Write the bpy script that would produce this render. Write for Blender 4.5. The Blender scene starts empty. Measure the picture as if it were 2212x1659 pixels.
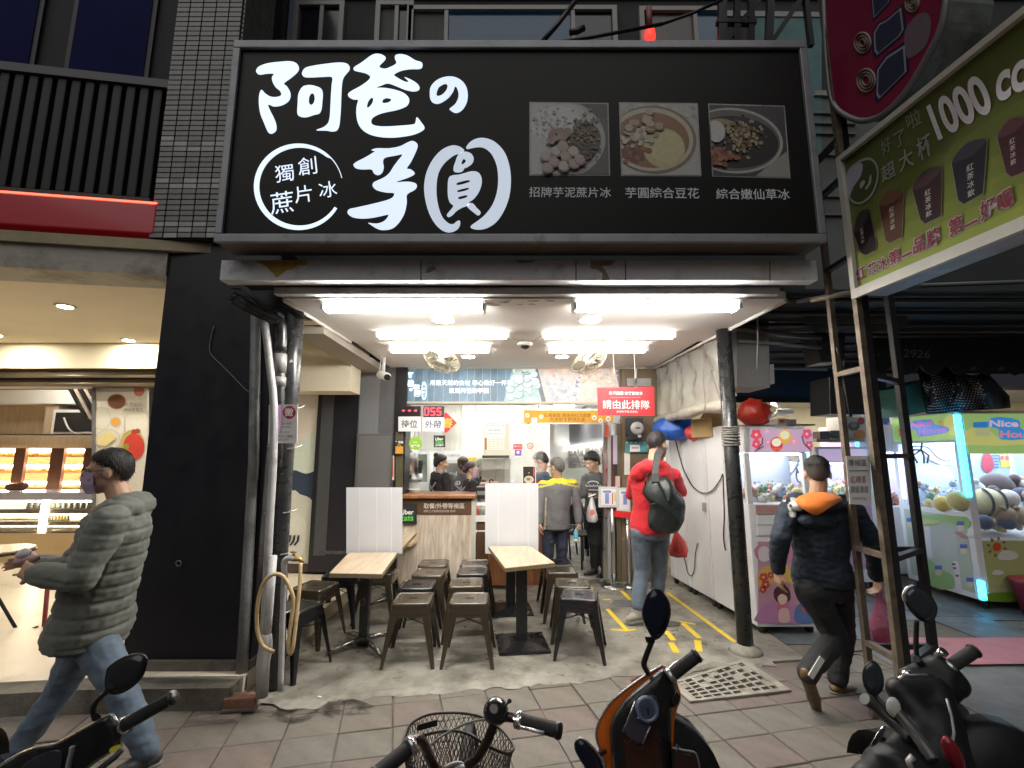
import bpy,bmesh,math,random
import numpy as np
from mathutils import Vector as V,Matrix,noise as NZ
from mathutils.geometry import tessellate_polygon
random.seed(7)
SC = bpy.context.scene
COL = SC.collection
R_ = math.radians
PI = math.pi

# ---------------------------------------------------------------- camera
CAM_Z = 1.6
FOC,CX,CY = 1000.0,1106.0,829.5          # the photograph measured on a 2212-pixel-wide view
TILT = math.atan((980-CY)/FOC)
cam = bpy.data.cameras.new('camera')
cam.sensor_width = 36
cam.lens = FOC/2212*36
cam.clip_start = 0.05
cam.clip_end = 400
camo = bpy.data.objects.new('camera',cam)
COL.objects.link(camo)
camo.location =(0,0,CAM_Z)
camo.rotation_euler =(PI/2+TILT,0,0)
SC.camera = camo

# ---------------------------------------------------------------- night sky, street glow, exposure
W = bpy.data.worlds.new('World')
SC.world = W
W.use_nodes = True
wn = W.node_tree
bg = wn.nodes['Background']
sky = wn.nodes.new('ShaderNodeTexSky')
sky.sky_type = 'NISHITA'
sky.sun_disc = False
sky.sun_elevation = R_(1.0)
sky.sun_rotation = R_(160)
night = wn.nodes.new('ShaderNodeMix'); night.data_type = 'RGBA'; night.inputs[0].default_value = .85
wn.links.new(sky.outputs[0],night.inputs[6]); night.inputs[7].default_value =(.55,.62,.85,1)
wn.links.new(night.outputs[2],bg.inputs[0])
bg.inputs[1].default_value = 0.016
sl = bpy.data.lights.new('street_glow','SUN')
sl.energy = 0.72
sl.angle = R_(70)
sl.color =(1.0,0.97,0.93)
so = bpy.data.objects.new('street_glow',sl)
COL.objects.link(so)
so.rotation_euler =(R_(34),0,R_(-20))
SC.view_settings.view_transform = 'Standard'
SC.view_settings.look = 'None'
SC.view_settings.gamma = 1
SC.view_settings.exposure = 0.85
SC.view_settings.use_curve_mapping = False
SC.render.engine = 'CYCLES'
SC.cycles.use_denoising = True
SC.cycles.max_bounces = 8
SC.cycles.diffuse_bounces = 4
SC.cycles.transparent_max_bounces = 16
SC.cycles.sample_clamp_indirect = 4
SC.cycles.caustics_reflective = False
SC.cycles.caustics_refractive = False

# ---------------------------------------------------------------- helpers
def ray(u,v):
    x,y =(u-CX)/FOC,-(v-CY)/FOC
    c,s = math.cos(TILT),math.sin(TILT)
    return V((x,c-s*y,s+c*y))
def P(u,v,Y):
    d = ray(u,v); return V((0,0,CAM_Z))+d*(Y/d.y)
def G(u,v,z=0.0):
    d = ray(u,v); return V((0,0,CAM_Z))+d*((z-CAM_Z)/d.z)
def PX(u,v,X):
    d = ray(u,v); return V((0,0,CAM_Z))+d*(X/d.x)
def crop(ox,oy,s):
    k = 2560/2212
    return lambda x,y:((ox+x/s)/k,(oy+y/s)/k)
def S(h,g=1.0):
    h = h.lstrip('#'); o =[]
    for i in(0,2,4):
        c = int(h[i:i+2],16)/255
        o.append(g*(c/12.92 if c<=.04045 else((c+.055)/1.055)**2.4))
    return tuple(o)
def smooth2(pts,n=4,closed=True):
    """Catmull-Rom through the points."""
    N = len(pts); out =[]; D = len(pts[0])
    rng = range(N)if closed else range(N-1)
    for i in rng:
        if closed:p =[pts[(i+k)% N]for k in(-1,0,1,2)]
        else:p =[pts[min(max(i+k,0),N-1)]for k in(-1,0,1,2)]
        for j in range(n):
            t = j/n
            out.append(tuple(.5*(2*p[1][d]+(p[2][d]-p[0][d])*t+(2*p[0][d]-5*p[1][d]+4*p[2][d]-p[3][d])*t*t
                     +(3*p[1][d]-p[0][d]-3*p[2][d]+p[3][d])*t**3)for d in range(D)))
    if not closed:out.append(tuple(pts[-1]))
    return out
class Frame:
    """A flat place in the world: origin, right, up; n points off its face."""
    def __init__(s,O,R,U):
        s.O,s.R,s.U = V(O),V(R).normalized(),V(U).normalized()
        s.N = s.R.cross(s.U).normalized()
    def pt(s,x,y,d=0.0):return s.O+s.R*x+s.U*y+s.N*d
    def px(s,u,v,d=0.0):
        r = ray(u,v); o = V((0,0,CAM_Z)); q = s.O+s.N*d
        return o+r*((q-o).dot(s.N)/r.dot(s.N))
    def xy(s,p):q = p-s.O; return q.dot(s.R),q.dot(s.U)
    def mat(s,x,y,d=0.0,ang=0.0):
        c,w = math.cos(ang),math.sin(ang)
        r,u = s.R*c+s.U*w,s.U*c-s.R*w
        o = s.pt(x,y,d)
        return Matrix(((r.x,u.x,s.N.x,o.x),(r.y,u.y,s.N.y,o.y),(r.z,u.z,s.N.z,o.z),(0,0,0,1)))
def FY(Y,x=0,z=0):return Frame((x,Y,z),(1,0,0),(0,0,1))     # faces the street
_tc = {}
SCRATCH = bpy.data.scenes.new('scratch')
def evaluated(o):
    SCRATCH.collection.objects.link(o)
    with bpy.context.temp_override(scene=SCRATCH,view_layer=SCRATCH.view_layers[0]):
        return bpy.data.meshes.new_from_object(o.evaluated_get(bpy.context.evaluated_depsgraph_get()))
def text_mesh(s,bold=0.0):
    k =(s,bold)
    if k not in _tc:
        c = bpy.data.curves.new('t','FONT'); c.body = s; c.resolution_u = 5 if s.isascii()else 2; c.offset = bold
        o = bpy.data.objects.new('t',c); m = evaluated(o)
        vs =[v.co.copy()for v in m.vertices]; fs =[tuple(p.vertices)for p in m.polygons]
        bpy.data.objects.remove(o); bpy.data.curves.remove(c); bpy.data.meshes.remove(m)
        xs =[v.x for v in vs]or[0,1]; ys =[v.y for v in vs]or[0,1]
        _tc[k]=(vs,fs,min(xs),max(xs),min(ys),max(ys))
    return _tc[k]

class MB:
    def __init__(s,col=(1,1,1)):
        s.v,s.f,s.c,s.sm,s.col =[],[],[],[],col
    def add(s,vs,fs,smooth=False,col=None):
        n = len(s.v); s.v +=[V(p)for p in vs]
        for f in fs:
            s.f.append([i+n for i in f]); s.c.append(col or s.col); s.sm.append(smooth)
        return s
    def box(s,x0,x1,y0,y1,z0,z1,col=None):
        return s.obox(((x0+x1)/2,(y0+y1)/2,(z0+z1)/2),(abs(x1-x0),abs(y1-y0),abs(z1-z0)),None,col)
    def obox(s,c,d,rot=None,col=None,taper=1.0):
        vs =[]
        for z in(-.5,.5):
            k = taper if z>0 else 1
            for x,y in((-.5,-.5),(.5,-.5),(.5,.5),(-.5,.5)):
                p = V((x*d[0]*k,y*d[1]*k,z*d[2]))
                vs.append(V(c)+((rot @ p)if rot is not None else p))
        return s.add(vs,[(3,2,1,0),(4,5,6,7),(0,1,5,4),(1,2,6,5),(2,3,7,6),(3,0,4,7)],False,col)
    def fbox(s,fr,x0,x1,y0,y1,d0,d1,col=None):
        c = fr.pt((x0+x1)/2,(y0+y1)/2,(d0+d1)/2)
        m = Matrix((fr.R,fr.U,fr.N)).transposed()
        return s.obox(c,(abs(x1-x0),abs(y1-y0),abs(d1-d0)),m,col)
    def bar(s,p,q,w,h=None,col=None,up=(0,0,1)):
        """square bar from p to q"""
        p,q = V(p),V(q); h = h or w; z =(q-p); L = z.length; z = z.normalized(); u = V(up)
        if abs(z.dot(u))>.98:u = V((0,1,0))
        x = u.cross(z).normalized(); y = z.cross(x)
        return s.obox((p+q)/2,(w,h,L),Matrix((x,y,z)).transposed(),col)
    def poly(s,pts,holes=(),col=None):
        loops =[[V(p)for p in pts]]+[[V(p)for p in h]for h in holes]
        tri = tessellate_polygon(loops); flat =[p for l in loops for p in l]
        return s.add(flat,tri,False,col)
    def prism(s,pts,vec,holes=(),col=None,smooth=False):
        """a flat polygon pushed along vec (back) with sides"""
        vec = V(vec); loops =[[V(p)for p in pts]]+[[V(p)for p in h]for h in holes]
        s.poly(pts,holes,col); s.poly([p+vec for p in loops[0]],[[p+vec for p in h]for h in loops[1:]],col)
        for l in loops:
            n = len(l)
            s.add(l+[p+vec for p in l],[(i,(i+1)% n,n+(i+1)% n,n+i)for i in range(n)],smooth,col)
        return s
    def rings(s,rs,closed=True,caps=True,smooth=True,col=None):
        n = len(rs[0]); vs =[p for r in rs for p in r]; fs =[]
        for k in range(len(rs)-1):
            for i in range(n if closed else n-1):
                j =(i+1)% n
                fs.append((k*n+i,k*n+j,(k+1)*n+j,(k+1)*n+i))
        s.add(vs,fs,smooth,col)
        if caps:
            s.add(rs[0],[tuple(range(n))[::-1]],False,col); s.add(rs[-1],[tuple(range(n))],False,col)
        return s
    def tube(s,pts,r,n=8,closed=False,col=None,caps=True,squash=1.0):
        pts =[V(p)for p in pts]; N = len(pts)
        rr = r if isinstance(r,(list,tuple))else[r]*N
        rs =[]; prev = None
        for i in range(N):
            if closed:t = pts[(i+1)% N]-pts[i-1]
            else:t = pts[min(i+1,N-1)]-pts[max(i-1,0)]
            t = t.normalized()if t.length>1e-9 else V((0,0,1))
            if prev is None:
                a = V((0,0,1))if abs(t.z)<.9 else V((1,0,0))
                x = a.cross(t).normalized()
            else:
                x = prev-t*prev.dot(t)
                x = x.normalized()if x.length>1e-6 else V((1,0,0))
            prev = x; y = t.cross(x)
            rs.append([pts[i]+(x*math.cos(2*PI*k/n)+y*squash*math.sin(2*PI*k/n))*rr[i]for k in range(n)])
        if closed:rs.append(rs[0])
        return s.rings(rs,True,caps and not closed,True,col)
    def lathe(s,prof,c=(0,0,0),ax=(0,0,1),n=20,col=None,smooth=True,sx=1.0):
        ax = V(ax).normalized(); a = V((1,0,0))if abs(ax.x)<.9 else V((0,1,0))
        y = ax.cross(a).normalized(); x = y.cross(ax); c = V(c)
        rs =[[c+ax*z+(x*sx*math.cos(2*PI*k/n)+y*math.sin(2*PI*k/n))*max(r,1e-4)for k in range(n)]for r,z in prof]
        return s.rings(rs,True,True,smooth,col)
    def cyl(s,c,r,h,ax=(0,0,1),n=20,col=None,r2=None):
        ax = V(ax).normalized()
        return s.lathe([(r,0),(r if r2 is None else r2,h)],c,ax,n,col)
    def ell(s,c,r,rot=None,n=14,m=8,col=None):
        if not isinstance(r,(tuple,list)):r =(r,r,r)
        rs =[]
        for j in range(m+1):
            th = PI*j/m; ring =[]
            for k in range(n):
                ph = 2*PI*k/n
                p = V((r[0]*max(math.sin(th),1e-3)*math.cos(ph),r[1]*max(math.sin(th),1e-3)*math.sin(ph),-r[2]*math.cos(th)))
                ring.append(V(c)+((rot @ p)if rot is not None else p))
            rs.append(ring)
        return s.rings(rs,True,True,True,col)
    def cap(s,p,r,q,r2=None,n=12,fl=1.0,up=None):
        """tapered capsule"""
        p,q = V(p),V(q); r2 = r if r2 is None else r2
        t =(q-p); L = t.length; t = t.normalized()if L>1e-6 else V((0,0,1))
        a = V(up)if up is not None else(V((0,0,1))if abs(t.z)<.9 else V((0,1,0)))
        x = a.cross(t).normalized(); y = t.cross(x)
        prof =[(-r*math.cos(k*PI/8),r*max(math.sin(k*PI/8),.02))for k in range(5)]
        prof +=[(L+r2*math.sin(k*PI/8),r2*max(math.cos(k*PI/8),.02))for k in range(5)]
        rs =[[p+t*z+(x*math.cos(2*PI*k/n)+y*fl*math.sin(2*PI*k/n))*w for k in range(n)]for z,w in prof]
        return s.rings(rs,True,True,True)
    def text(s,st,M,h=None,w=None,bold=0.0,col=None,align='C',cond=1.0):
        """st in the plane of matrix M, capital height h (or total width w)"""
        vs,fs,x0,x1,y0,y1 = text_mesh(st,bold)
        k =(h/(y1-y0))if h else w/(x1-x0)
        kx =(w/(x1-x0))if w else k*cond
        cx = {'C':(x0+x1)/2,'L':x0,'R':x1}[align]; cy =(y0+y1)/2
        return s.add([M @ V(((p.x-cx)*kx,(p.y-cy)*k,0))for p in vs],fs,False,col)
    def mesh(s,name,mats,W=None):
        me = bpy.data.meshes.new(name)
        vs = s.v if W is None else[W @ p for p in s.v]
        me.from_pydata([tuple(p)for p in vs],[],s.f)
        me.polygons.foreach_set('use_smooth',s.sm)
        a = me.color_attributes.new('Col','FLOAT_COLOR','CORNER')
        buf = np.ones((len(me.loops),4),np.float32)
        if any(c!=(1,1,1)for c in s.c):
            tot = np.array([len(f)for f in s.f]); buf[:,:3]= np.repeat(np.array(s.c,np.float32),tot,axis=0)
        a.data.foreach_set('color',buf.ravel())
        for m in(mats if isinstance(mats,list)else[mats]):me.materials.append(m)
        return me
    def build(s,name,m,parent=None,bevel=0,seg=2,local=False,label=None,kind=None,autosmooth=None,flip=True):
        Wm = None
        if parent is not None and not local:Wm = WM(parent).inverted()
        me = s.mesh(name,m,Wm)
        if flip or bevel:
            bm = bmesh.new(); bm.from_mesh(me)
            bmesh.ops.remove_doubles(bm,verts=bm.verts,dist=1e-5)
            bmesh.ops.recalc_face_normals(bm,faces=bm.faces)
            if bevel:
                es =[e for e in bm.edges if len(e.link_faces)==2 and e.calc_face_angle(0)>.6]
                bmesh.ops.bevel(bm,geom=es,offset=bevel,segments=seg,affect='EDGES',clamp_overlap=True,profile=.6)
            bm.to_mesh(me); bm.free()
        o = bpy.data.objects.new(name,me); COL.objects.link(o)
        if parent is not None:o.parent = parent
        if label:o['label']= label
        if kind:o['kind']= kind
        return o
def WM(o):
    m = Matrix.LocRotScale(o.location,o.rotation_euler,o.scale)
    return WM(o.parent)@ m if o.parent else m
def thing(name,label,cat,loc=(0,0,0),rotz=0.0,group=None):
    o = bpy.data.objects.new(name,None); COL.objects.link(o)
    o.empty_display_size = .1; o.location = loc; o.rotation_euler =(0,0,rotz)
    o['label']= label; o['category']= cat
    if group:o['group']= group
    return o
def tag(o,label,cat,group=None,kind=None):
    o['label']= label; o['category']= cat
    if group:o['group']= group
    if kind:o['kind']= kind
    return o
def struct(o,label=None):
    o['kind']= 'structure'
    if label:o['label']= label
    return o
def dup(root,loc=None,rotz=None,label=None,group=None,mats=None):
    r = root.copy(); COL.objects.link(r)
    if loc is not None:r.location = loc
    if rotz is not None:r.rotation_euler =(0,0,rotz)
    if label:r['label']= label
    if group:r['group']= group
    def rec(a,b):
        for ch in KIDS.get(a.name)or[o for o in bpy.data.objects if o.parent==a]:
            c = ch.copy(); COL.objects.link(c); c.parent = b
            rec(ch,c)
    rec(root,r)
    return r
KIDS = {}

# ---------------------------------------------------------------- materials
_mats = {}
def mat(name,col=(.5,.5,.5),rough=.5,metal=0.0,var=0.0,vs=6.0,bump=0.0,bs=40.0,attr=False,emit=0.0,ecol=None,
        trans=0.0,alpha=1.0,spec=.5,stretch=None,dirt=None,ds=3.0,dt=(.45,.7),coat=0.0,rvar=0.0,det=6,sheen=0.0,streak=None):
    if name in _mats:return _mats[name]
    m = bpy.data.materials.new(name); m.use_nodes = True; _mats[name]= m
    nt = m.node_tree; N = nt.nodes; L = nt.links.new; b = N['Principled BSDF']
    tc = N.new('ShaderNodeTexCoord'); src = tc.outputs['Object']
    if stretch:
        mp = N.new('ShaderNodeMapping'); mp.inputs['Scale'].default_value = stretch; L(src,mp.inputs[0]); src = mp.outputs[0]
    def nz(sc,d=6,r=.6):
        n = N.new('ShaderNodeTexNoise'); n.inputs['Scale'].default_value = sc; n.inputs['Detail'].default_value = d; n.inputs['Roughness'].default_value = r
        L(src,n.inputs['Vector']); return n
    if attr:
        a = N.new('ShaderNodeAttribute'); a.attribute_name = 'Col'; c = a.outputs['Color']
        if col!=(.5,.5,.5):
            mx = N.new('ShaderNodeMix'); mx.data_type = 'RGBA'; mx.blend_type = 'MULTIPLY'; mx.inputs[0].default_value = 1
            L(c,mx.inputs[6]); mx.inputs[7].default_value =(*col,1); c = mx.outputs[2]
    else:
        r = N.new('ShaderNodeRGB'); r.outputs[0].default_value =(*col,1); c = r.outputs[0]
    if var:
        n = nz(vs,det); mr = N.new('ShaderNodeMapRange'); mr.inputs[1].default_value = .25; mr.inputs[2].default_value = .75
        mr.inputs[3].default_value = 1-var; mr.inputs[4].default_value = 1+var; L(n.outputs[0],mr.inputs[0])
        mx = N.new('ShaderNodeMix'); mx.data_type = 'RGBA'; mx.blend_type = 'MULTIPLY'; mx.inputs[0].default_value = 1
        L(c,mx.inputs[6]); L(mr.outputs[0],mx.inputs[7]); c = mx.outputs[2]
    if dirt is not None:
        n = nz(ds,9,.68); mr = N.new('ShaderNodeMapRange'); mr.inputs[1].default_value = dt[0]; mr.inputs[2].default_value = dt[1]; L(n.outputs[0],mr.inputs[0])
        mx = N.new('ShaderNodeMix'); mx.data_type = 'RGBA'; L(mr.outputs[0],mx.inputs[0]); L(c,mx.inputs[6]); mx.inputs[7].default_value =(*dirt,1); c = mx.outputs[2]
    L(c,b.inputs['Base Color'])
    b.inputs['Roughness'].default_value = rough; b.inputs['Metallic'].default_value = metal
    b.inputs['Specular IOR Level'].default_value = spec
    if rvar:
        n = nz(vs*1.7,5); mr = N.new('ShaderNodeMapRange'); mr.inputs[1].default_value = .3; mr.inputs[2].default_value = .7
        mr.inputs[3].default_value = max(rough-rvar,.03); mr.inputs[4].default_value = min(rough+rvar,1); L(n.outputs[0],mr.inputs[0]); L(mr.outputs[0],b.inputs['Roughness'])
    if coat:b.inputs['Coat Weight'].default_value = coat; b.inputs['Coat Roughness'].default_value = .08
    if sheen:b.inputs['Sheen Weight'].default_value = sheen
    if trans:b.inputs['Transmission Weight'].default_value = trans
    if alpha<1:b.inputs['Alpha'].default_value = alpha
    if emit:
        if ecol:b.inputs['Emission Color'].default_value =(*ecol,1)
        else:L(c,b.inputs['Emission Color'])
        b.inputs['Emission Strength'].default_value = emit
    if bump:
        n = nz(bs,8); bp = N.new('ShaderNodeBump'); bp.inputs['Strength'].default_value = bump; bp.inputs['Distance'].default_value = .02
        L(n.outputs[0],bp.inputs['Height']); L(bp.outputs[0],b.inputs['Normal'])
    return m
def glass(name,tint=(1,1,1),alpha=.12,rough=.05):
    """clear sheet: mostly see-through with a glossy face"""
    if name in _mats:return _mats[name]
    m = bpy.data.materials.new(name); m.use_nodes = True; _mats[name]= m
    nt = m.node_tree; N = nt.nodes; L = nt.links.new; N.remove(N['Principled BSDF'])
    t = N.new('ShaderNodeBsdfTransparent'); t.inputs[0].default_value =(*tint,1)
    g = N.new('ShaderNodeBsdfPrincipled'); g.inputs['Base Color'].default_value =(*tint,1); g.inputs['Roughness'].default_value = rough
    f = N.new('ShaderNodeLayerWeight'); pw = N.new('ShaderNodeMath'); pw.operation = 'POWER'; pw.inputs[1].default_value = 4; L(f.outputs['Facing'],pw.inputs[0])
    ad = N.new('ShaderNodeMath'); ad.operation = 'MULTIPLY_ADD'; ad.use_clamp = True; ad.inputs[1].default_value = .7; ad.inputs[2].default_value = alpha+.015; L(pw.outputs[0],ad.inputs[0])
    mx = N.new('ShaderNodeMixShader'); L(ad.outputs[0],mx.inputs[0]); L(t.outputs[0],mx.inputs[1]); L(g.outputs[0],mx.inputs[2])
    L(mx.outputs[0],N['Material Output'].inputs[0])
    return m
def wood(name,a,b,sc=3.0,stretch=(1,1,12),rough=.45,bump=.05):
    if name in _mats:return _mats[name]
    m = bpy.data.materials.new(name); m.use_nodes = True; _mats[name]= m
    nt = m.node_tree; N = nt.nodes; L = nt.links.new; p = N['Principled BSDF']
    tc = N.new('ShaderNodeTexCoord'); mp = N.new('ShaderNodeMapping'); mp.inputs['Scale'].default_value = stretch; L(tc.outputs['Object'],mp.inputs[0])
    n = N.new('ShaderNodeTexNoise'); n.inputs['Scale'].default_value = sc; n.inputs['Detail'].default_value = 9; n.inputs['Roughness'].default_value = .65; n.inputs['Distortion'].default_value = .6
    L(mp.outputs[0],n.inputs['Vector'])
    r = N.new('ShaderNodeValToRGB'); r.color_ramp.elements[0].position = .32; r.color_ramp.elements[1].position = .68
    r.color_ramp.elements[0].color =(*a,1); r.color_ramp.elements[1].color =(*b,1); L(n.outputs[0],r.inputs[0]); L(r.outputs[0],p.inputs['Base Color'])
    p.inputs['Roughness'].default_value = rough
    bp = N.new('ShaderNodeBump'); bp.inputs['Strength'].default_value = bump*3; bp.inputs['Distance'].default_value = .003; L(n.outputs[0],bp.inputs['Height']); L(bp.outputs[0],p.inputs['Normal'])
    return m
PRINT = mat('printed_sheet',attr=True,rough=.45,var=.05,vs=30)
PRINTM = mat('matt_print',attr=True,rough=.8,var=.06,vs=20)
GLOSS = mat('glossy_print',attr=True,rough=.25,var=.05,vs=14,coat=.3)
STEEL = mat('brushed_steel',(.55,.55,.54),.32,1.0,var=.08,rvar=.1)
CHROME = mat('chrome',(.75,.75,.75),.12,1.0,rvar=.06)
BLACKM = mat('black_metal',(.012,.012,.013),.38,0,var=.2,vs=30,rvar=.12)
BLACKP = mat('black_plastic',(.013,.013,.014),.45,0,var=.15,bump=.1,bs=250)
RUBBER = mat('black_rubber',(.014,.014,.014),.75,0,bump=.15,bs=200)
WHITEP = mat('white_plastic',(.72,.72,.7),.4,0,var=.05,dirt=(.4,.38,.33),dt=(.62,.85))
WHITEW = mat('white_paint',(.74,.73,.7),.7,0,var=.05,vs=2,bump=.04,bs=30)
GREYM = mat('grey_metal',(.22,.22,.22),.45,.3,var=.15,vs=12)
CABLE = mat('cable',(.03,.03,.03),.6)
# ================================================================ GROUND AND STRUCTURE
ASPH = mat('asphalt',(.05,.05,.05),.85,var=.3,vs=9,bump=.4,bs=120)
GROUT = mat('paving_bed',(.12,.105,.085),.9,var=.35,vs=14,bump=.3,bs=90)
CONC = mat('worn_concrete',(.255,.24,.205),.42,var=.4,vs=2.6,dirt=(.075,.065,.05),ds=3.4,dt=(.43,.7),bump=.25,bs=22,rvar=.22,det=10)
TILE_G = mat('paver_grey',(.132,.120,.100),.75,var=.3,vs=5,dirt=(.09,.082,.066),ds=4,dt=(.46,.8),bump=.25,bs=140,rvar=.12)
TILE_R = mat('paver_red',(.136,.107,.092),.75,var=.3,vs=5,dirt=(.10,.08,.066),ds=4,dt=(.46,.8),bump=.25,bs=140,rvar=.12)
TILE_T = mat('paver_tan',(.134,.117,.097),.75,var=.3,vs=5,dirt=(.095,.083,.066),ds=4,dt=(.46,.8),bump=.25,bs=140,rvar=.12)
ARCF = mat('arcade_slabs',(.10,.115,.125),.55,var=.35,vs=2.5,dirt=(.055,.06,.065),ds=1.8,dt=(.45,.7),bump=.2,bs=30,rvar=.2)
CREAM = mat('cream_plaster',(.78,.70,.54),.75,var=.05,vs=2)
CREAMD = mat('weathered_cream',(.50,.48,.42),.8,var=.15,vs=3,dirt=(.2,.18,.14),ds=3)
CREAMF = mat('cream_floor',(.68,.60,.47),.35,var=.1,vs=2.5,dirt=(.4,.32,.22),ds=3,dt=(.55,.8))
DARKP = mat('black_cladding',(.012,.0112,.0165),.42,var=.2,vs=3,rvar=.1)
DGREY = mat('dark_grey_paint',(.03,.031,.034),.6,var=.12,vs=3)
MGREY = mat('grey_paint',(.20,.205,.215),.6,var=.1,vs=3)
DARKW = mat('dark_facade',(.035,.038,.042),.9,var=.3,vs=2)
CONCD = mat('dirty_kerb',(.17,.155,.125),.8,var=.3,vs=5,dirt=(.07,.065,.055),ds=4,dt=(.42,.65),bump=.35,bs=40)

g = MB(); g.box(-60,60,-40,60,-.2,-.13); struct(g.build('ground',ASPH))
pv = MB(); pv.box(-9,9,1.2,5.4,-.13,-.012); pave = struct(pv.build('pavement',GROUT))
a = R_(12); ex,ey = V((math.cos(a),math.sin(a),0)),V((-math.sin(a)*1.15,math.cos(a),0)).normalized(); o0 = V((.124,3.461,0))
tm = {}
def tile_mesh(mt):
    if mt.name not in tm:
        b = MB(); w,d = .298,.254
        b.add([ex*x+ey*y+V((0,0,z))for z in(-.03,0)for x,y in((0,0),(w,0),(w,d),(0,d))],
              [(3,2,1,0),(4,5,6,7),(0,1,5,4),(1,2,6,5),(2,3,7,6),(3,0,4,7)])
        me = b.mesh('paving_tile',mt); bm = bmesh.new(); bm.from_mesh(me); bmesh.ops.recalc_face_normals(bm,faces=bm.faces)
        bmesh.ops.bevel(bm,geom=[e for e in bm.edges if max(v.co.z for v in e.verts)>-.001 and min(v.co.z for v in e.verts)>-.001],offset=.004,segments=1,affect='EDGES'); bm.to_mesh(me); bm.free()
        tm[mt.name]= me
    return tm[mt.name]
rnd = random.Random(11)
for j in range(-6,4):
    for i in range(-15,14):
        p = o0+ex*(.304*i)+ey*(.26*j)
        if not(2.1<p.y<4.15 and-4.3<p.x<3.9):continue
        if p.x<-1.6 and p.y>3.05:continue
        if p.y>3.62+.2*max(p.x,0):continue
        k = rnd.random(); mt = TILE_R if(i+2*j)% 5==0 or k<.13 else(TILE_T if k<.5 else TILE_G)
        t = bpy.data.objects.new('paving_tile',tile_mesh(mt)); COL.objects.link(t); t.parent = pave
        t.location = p+V((rnd.uniform(-.002,.002),rnd.uniform(-.002,.002),rnd.uniform(-.004,.001))); t.rotation_euler =(rnd.uniform(-.008,.008),rnd.uniform(-.008,.008),rnd.uniform(-.006,.006))

# concrete floor of the shop: its street edge runs ragged over the paving
edge =[(520,1508),(600,1512),(690,1520),(735,1506),(800,1500),(860,1494),(905,1486),(960,1490),(1010,1480),(1080,1478),(1130,1472),(1200,1466),(1250,1468),(1310,1456),(1370,1452),(1430,1462),(1500,1440),(1560,1434),(1620,1428),(1680,1430)]
er =[]
rnd = random.Random(3)
for(u,v),(u2,v2)in zip(edge,edge[1:]):
    for k in range(4):
        q = G(u+(u2-u)*k/4,v+(v2-v)*k/4); er.append(V((q.x,q.y+rnd.uniform(-.018,.018),0)))
b = MB(); poly = er+[V((2.3,3.9,0)),V((2.3,12,0)),V((-2.6,12,0)),V((-2.6,6.0,0)),V((-1.78,5.9,0)),V((-1.78,3.4,0))]
b.prism([p+V((0,0,.011))for p in poly],(0,0,-.12)); b.add([p+V((0,0,.0112))for p in er]+[V((p.x+.02*NZ.noise(p*9),p.y-.05-.07*abs(NZ.noise(p*5)),.0012))for p in er],[(i,i+1,len(er)+i+1,len(er)+i)for i in range(len(er)-1)],True)
floor = struct(b.build('shop_floor',CONC))
# arcade floor to the right, dark slabs with open joints
b = MB(); b.prism([(2.302,3.9,.009),(2.6,4.02,.009),(3.3,4.16,.009),(4.2,4.3,.009),(9,4.6,.009),(9,14,.009),(2.302,14,.009)],(0,0,-.1)); arcf = struct(b.build('arcade_floor',GROUT))
rnd = random.Random(5)
for i in range(12):
    for j in range(14):
        x,y = 2.31+i*.58,3.62+j*.56+.1*(i % 2)
        if y<4.06+.12*(x-2.3)or y>11:continue
        s = MB(); s.box(x,x+.57,y,y+.55,-.02,.016+rnd.uniform(-.002,.003)); s.build('slab',ARCF,arcf)
b = MB(); b.box(2.9,9,2.0,4.2,-.1,.0035); struct(b.build('side_lane',mat('lane_concrete',(.13,.135,.135),.75,var=.3,vs=3,bump=.3,bs=60,dirt=(.07,.072,.07),ds=2)))
pk =[(G(2140,1410)+V((.78*math.cos(t),.30*math.sin(t)+.05*math.sin(3*t),.022)))for t in[k*PI/18 for k in range(36)]]
b = MB(); b.prism(pk,(0,0,-.003)); b.build('painted_patch',mat('pink_floor_paint',(.42,.15,.17),.7,var=.2,vs=4,dirt=(.2,.12,.12),ds=4,dt=(.5,.75)),arcf)

# yellow queue tape on the shop floor
TAPE = mat('yellow_tape',(.72,.5,.03),.5,var=.12,vs=20,dirt=(.35,.27,.08),ds=9,dt=(.58,.8))
def strip(u1,v1,u2,v2,w,z=.0125):
    p,q = G(u1,v1,z),G(u2,v2,z); d =(q-p).normalized(); n = V((-d.y,d.x,0))*w/2
    return[p-n,q-n,q+n,p+n]
c2 = crop(1160,1060,2.7657)
for segs in([((990,1278),(1130,1430),.045),((1015,1418),(1130,1430),.03),((1130,1430),(1190,1418),.03)],
             [((1510,1375),(1630,1480),.05),((1490,1365),(1600,1385),.03)],[((1405,1165),(1885,1515),.045)],
             [((1070,1130),(1150,1215),.045)],[((1395,1430),(1450,1495),.05)],[((880,1130),(930,1185),.03)],[((960,1215),(1015,1212),.03)],
             [((1430,1510),(1470,1580),.055)],[((1615,1495),(1625,1572),.055)]):
    b = MB()
    for(p,q,w)in segs:b.prism(strip(*c2(*p),*c2(*q),w,.0125+.0012*len(b.f)/10),(0,0,-.001))
    b.build('tape_marking',TAPE,floor)
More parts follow.
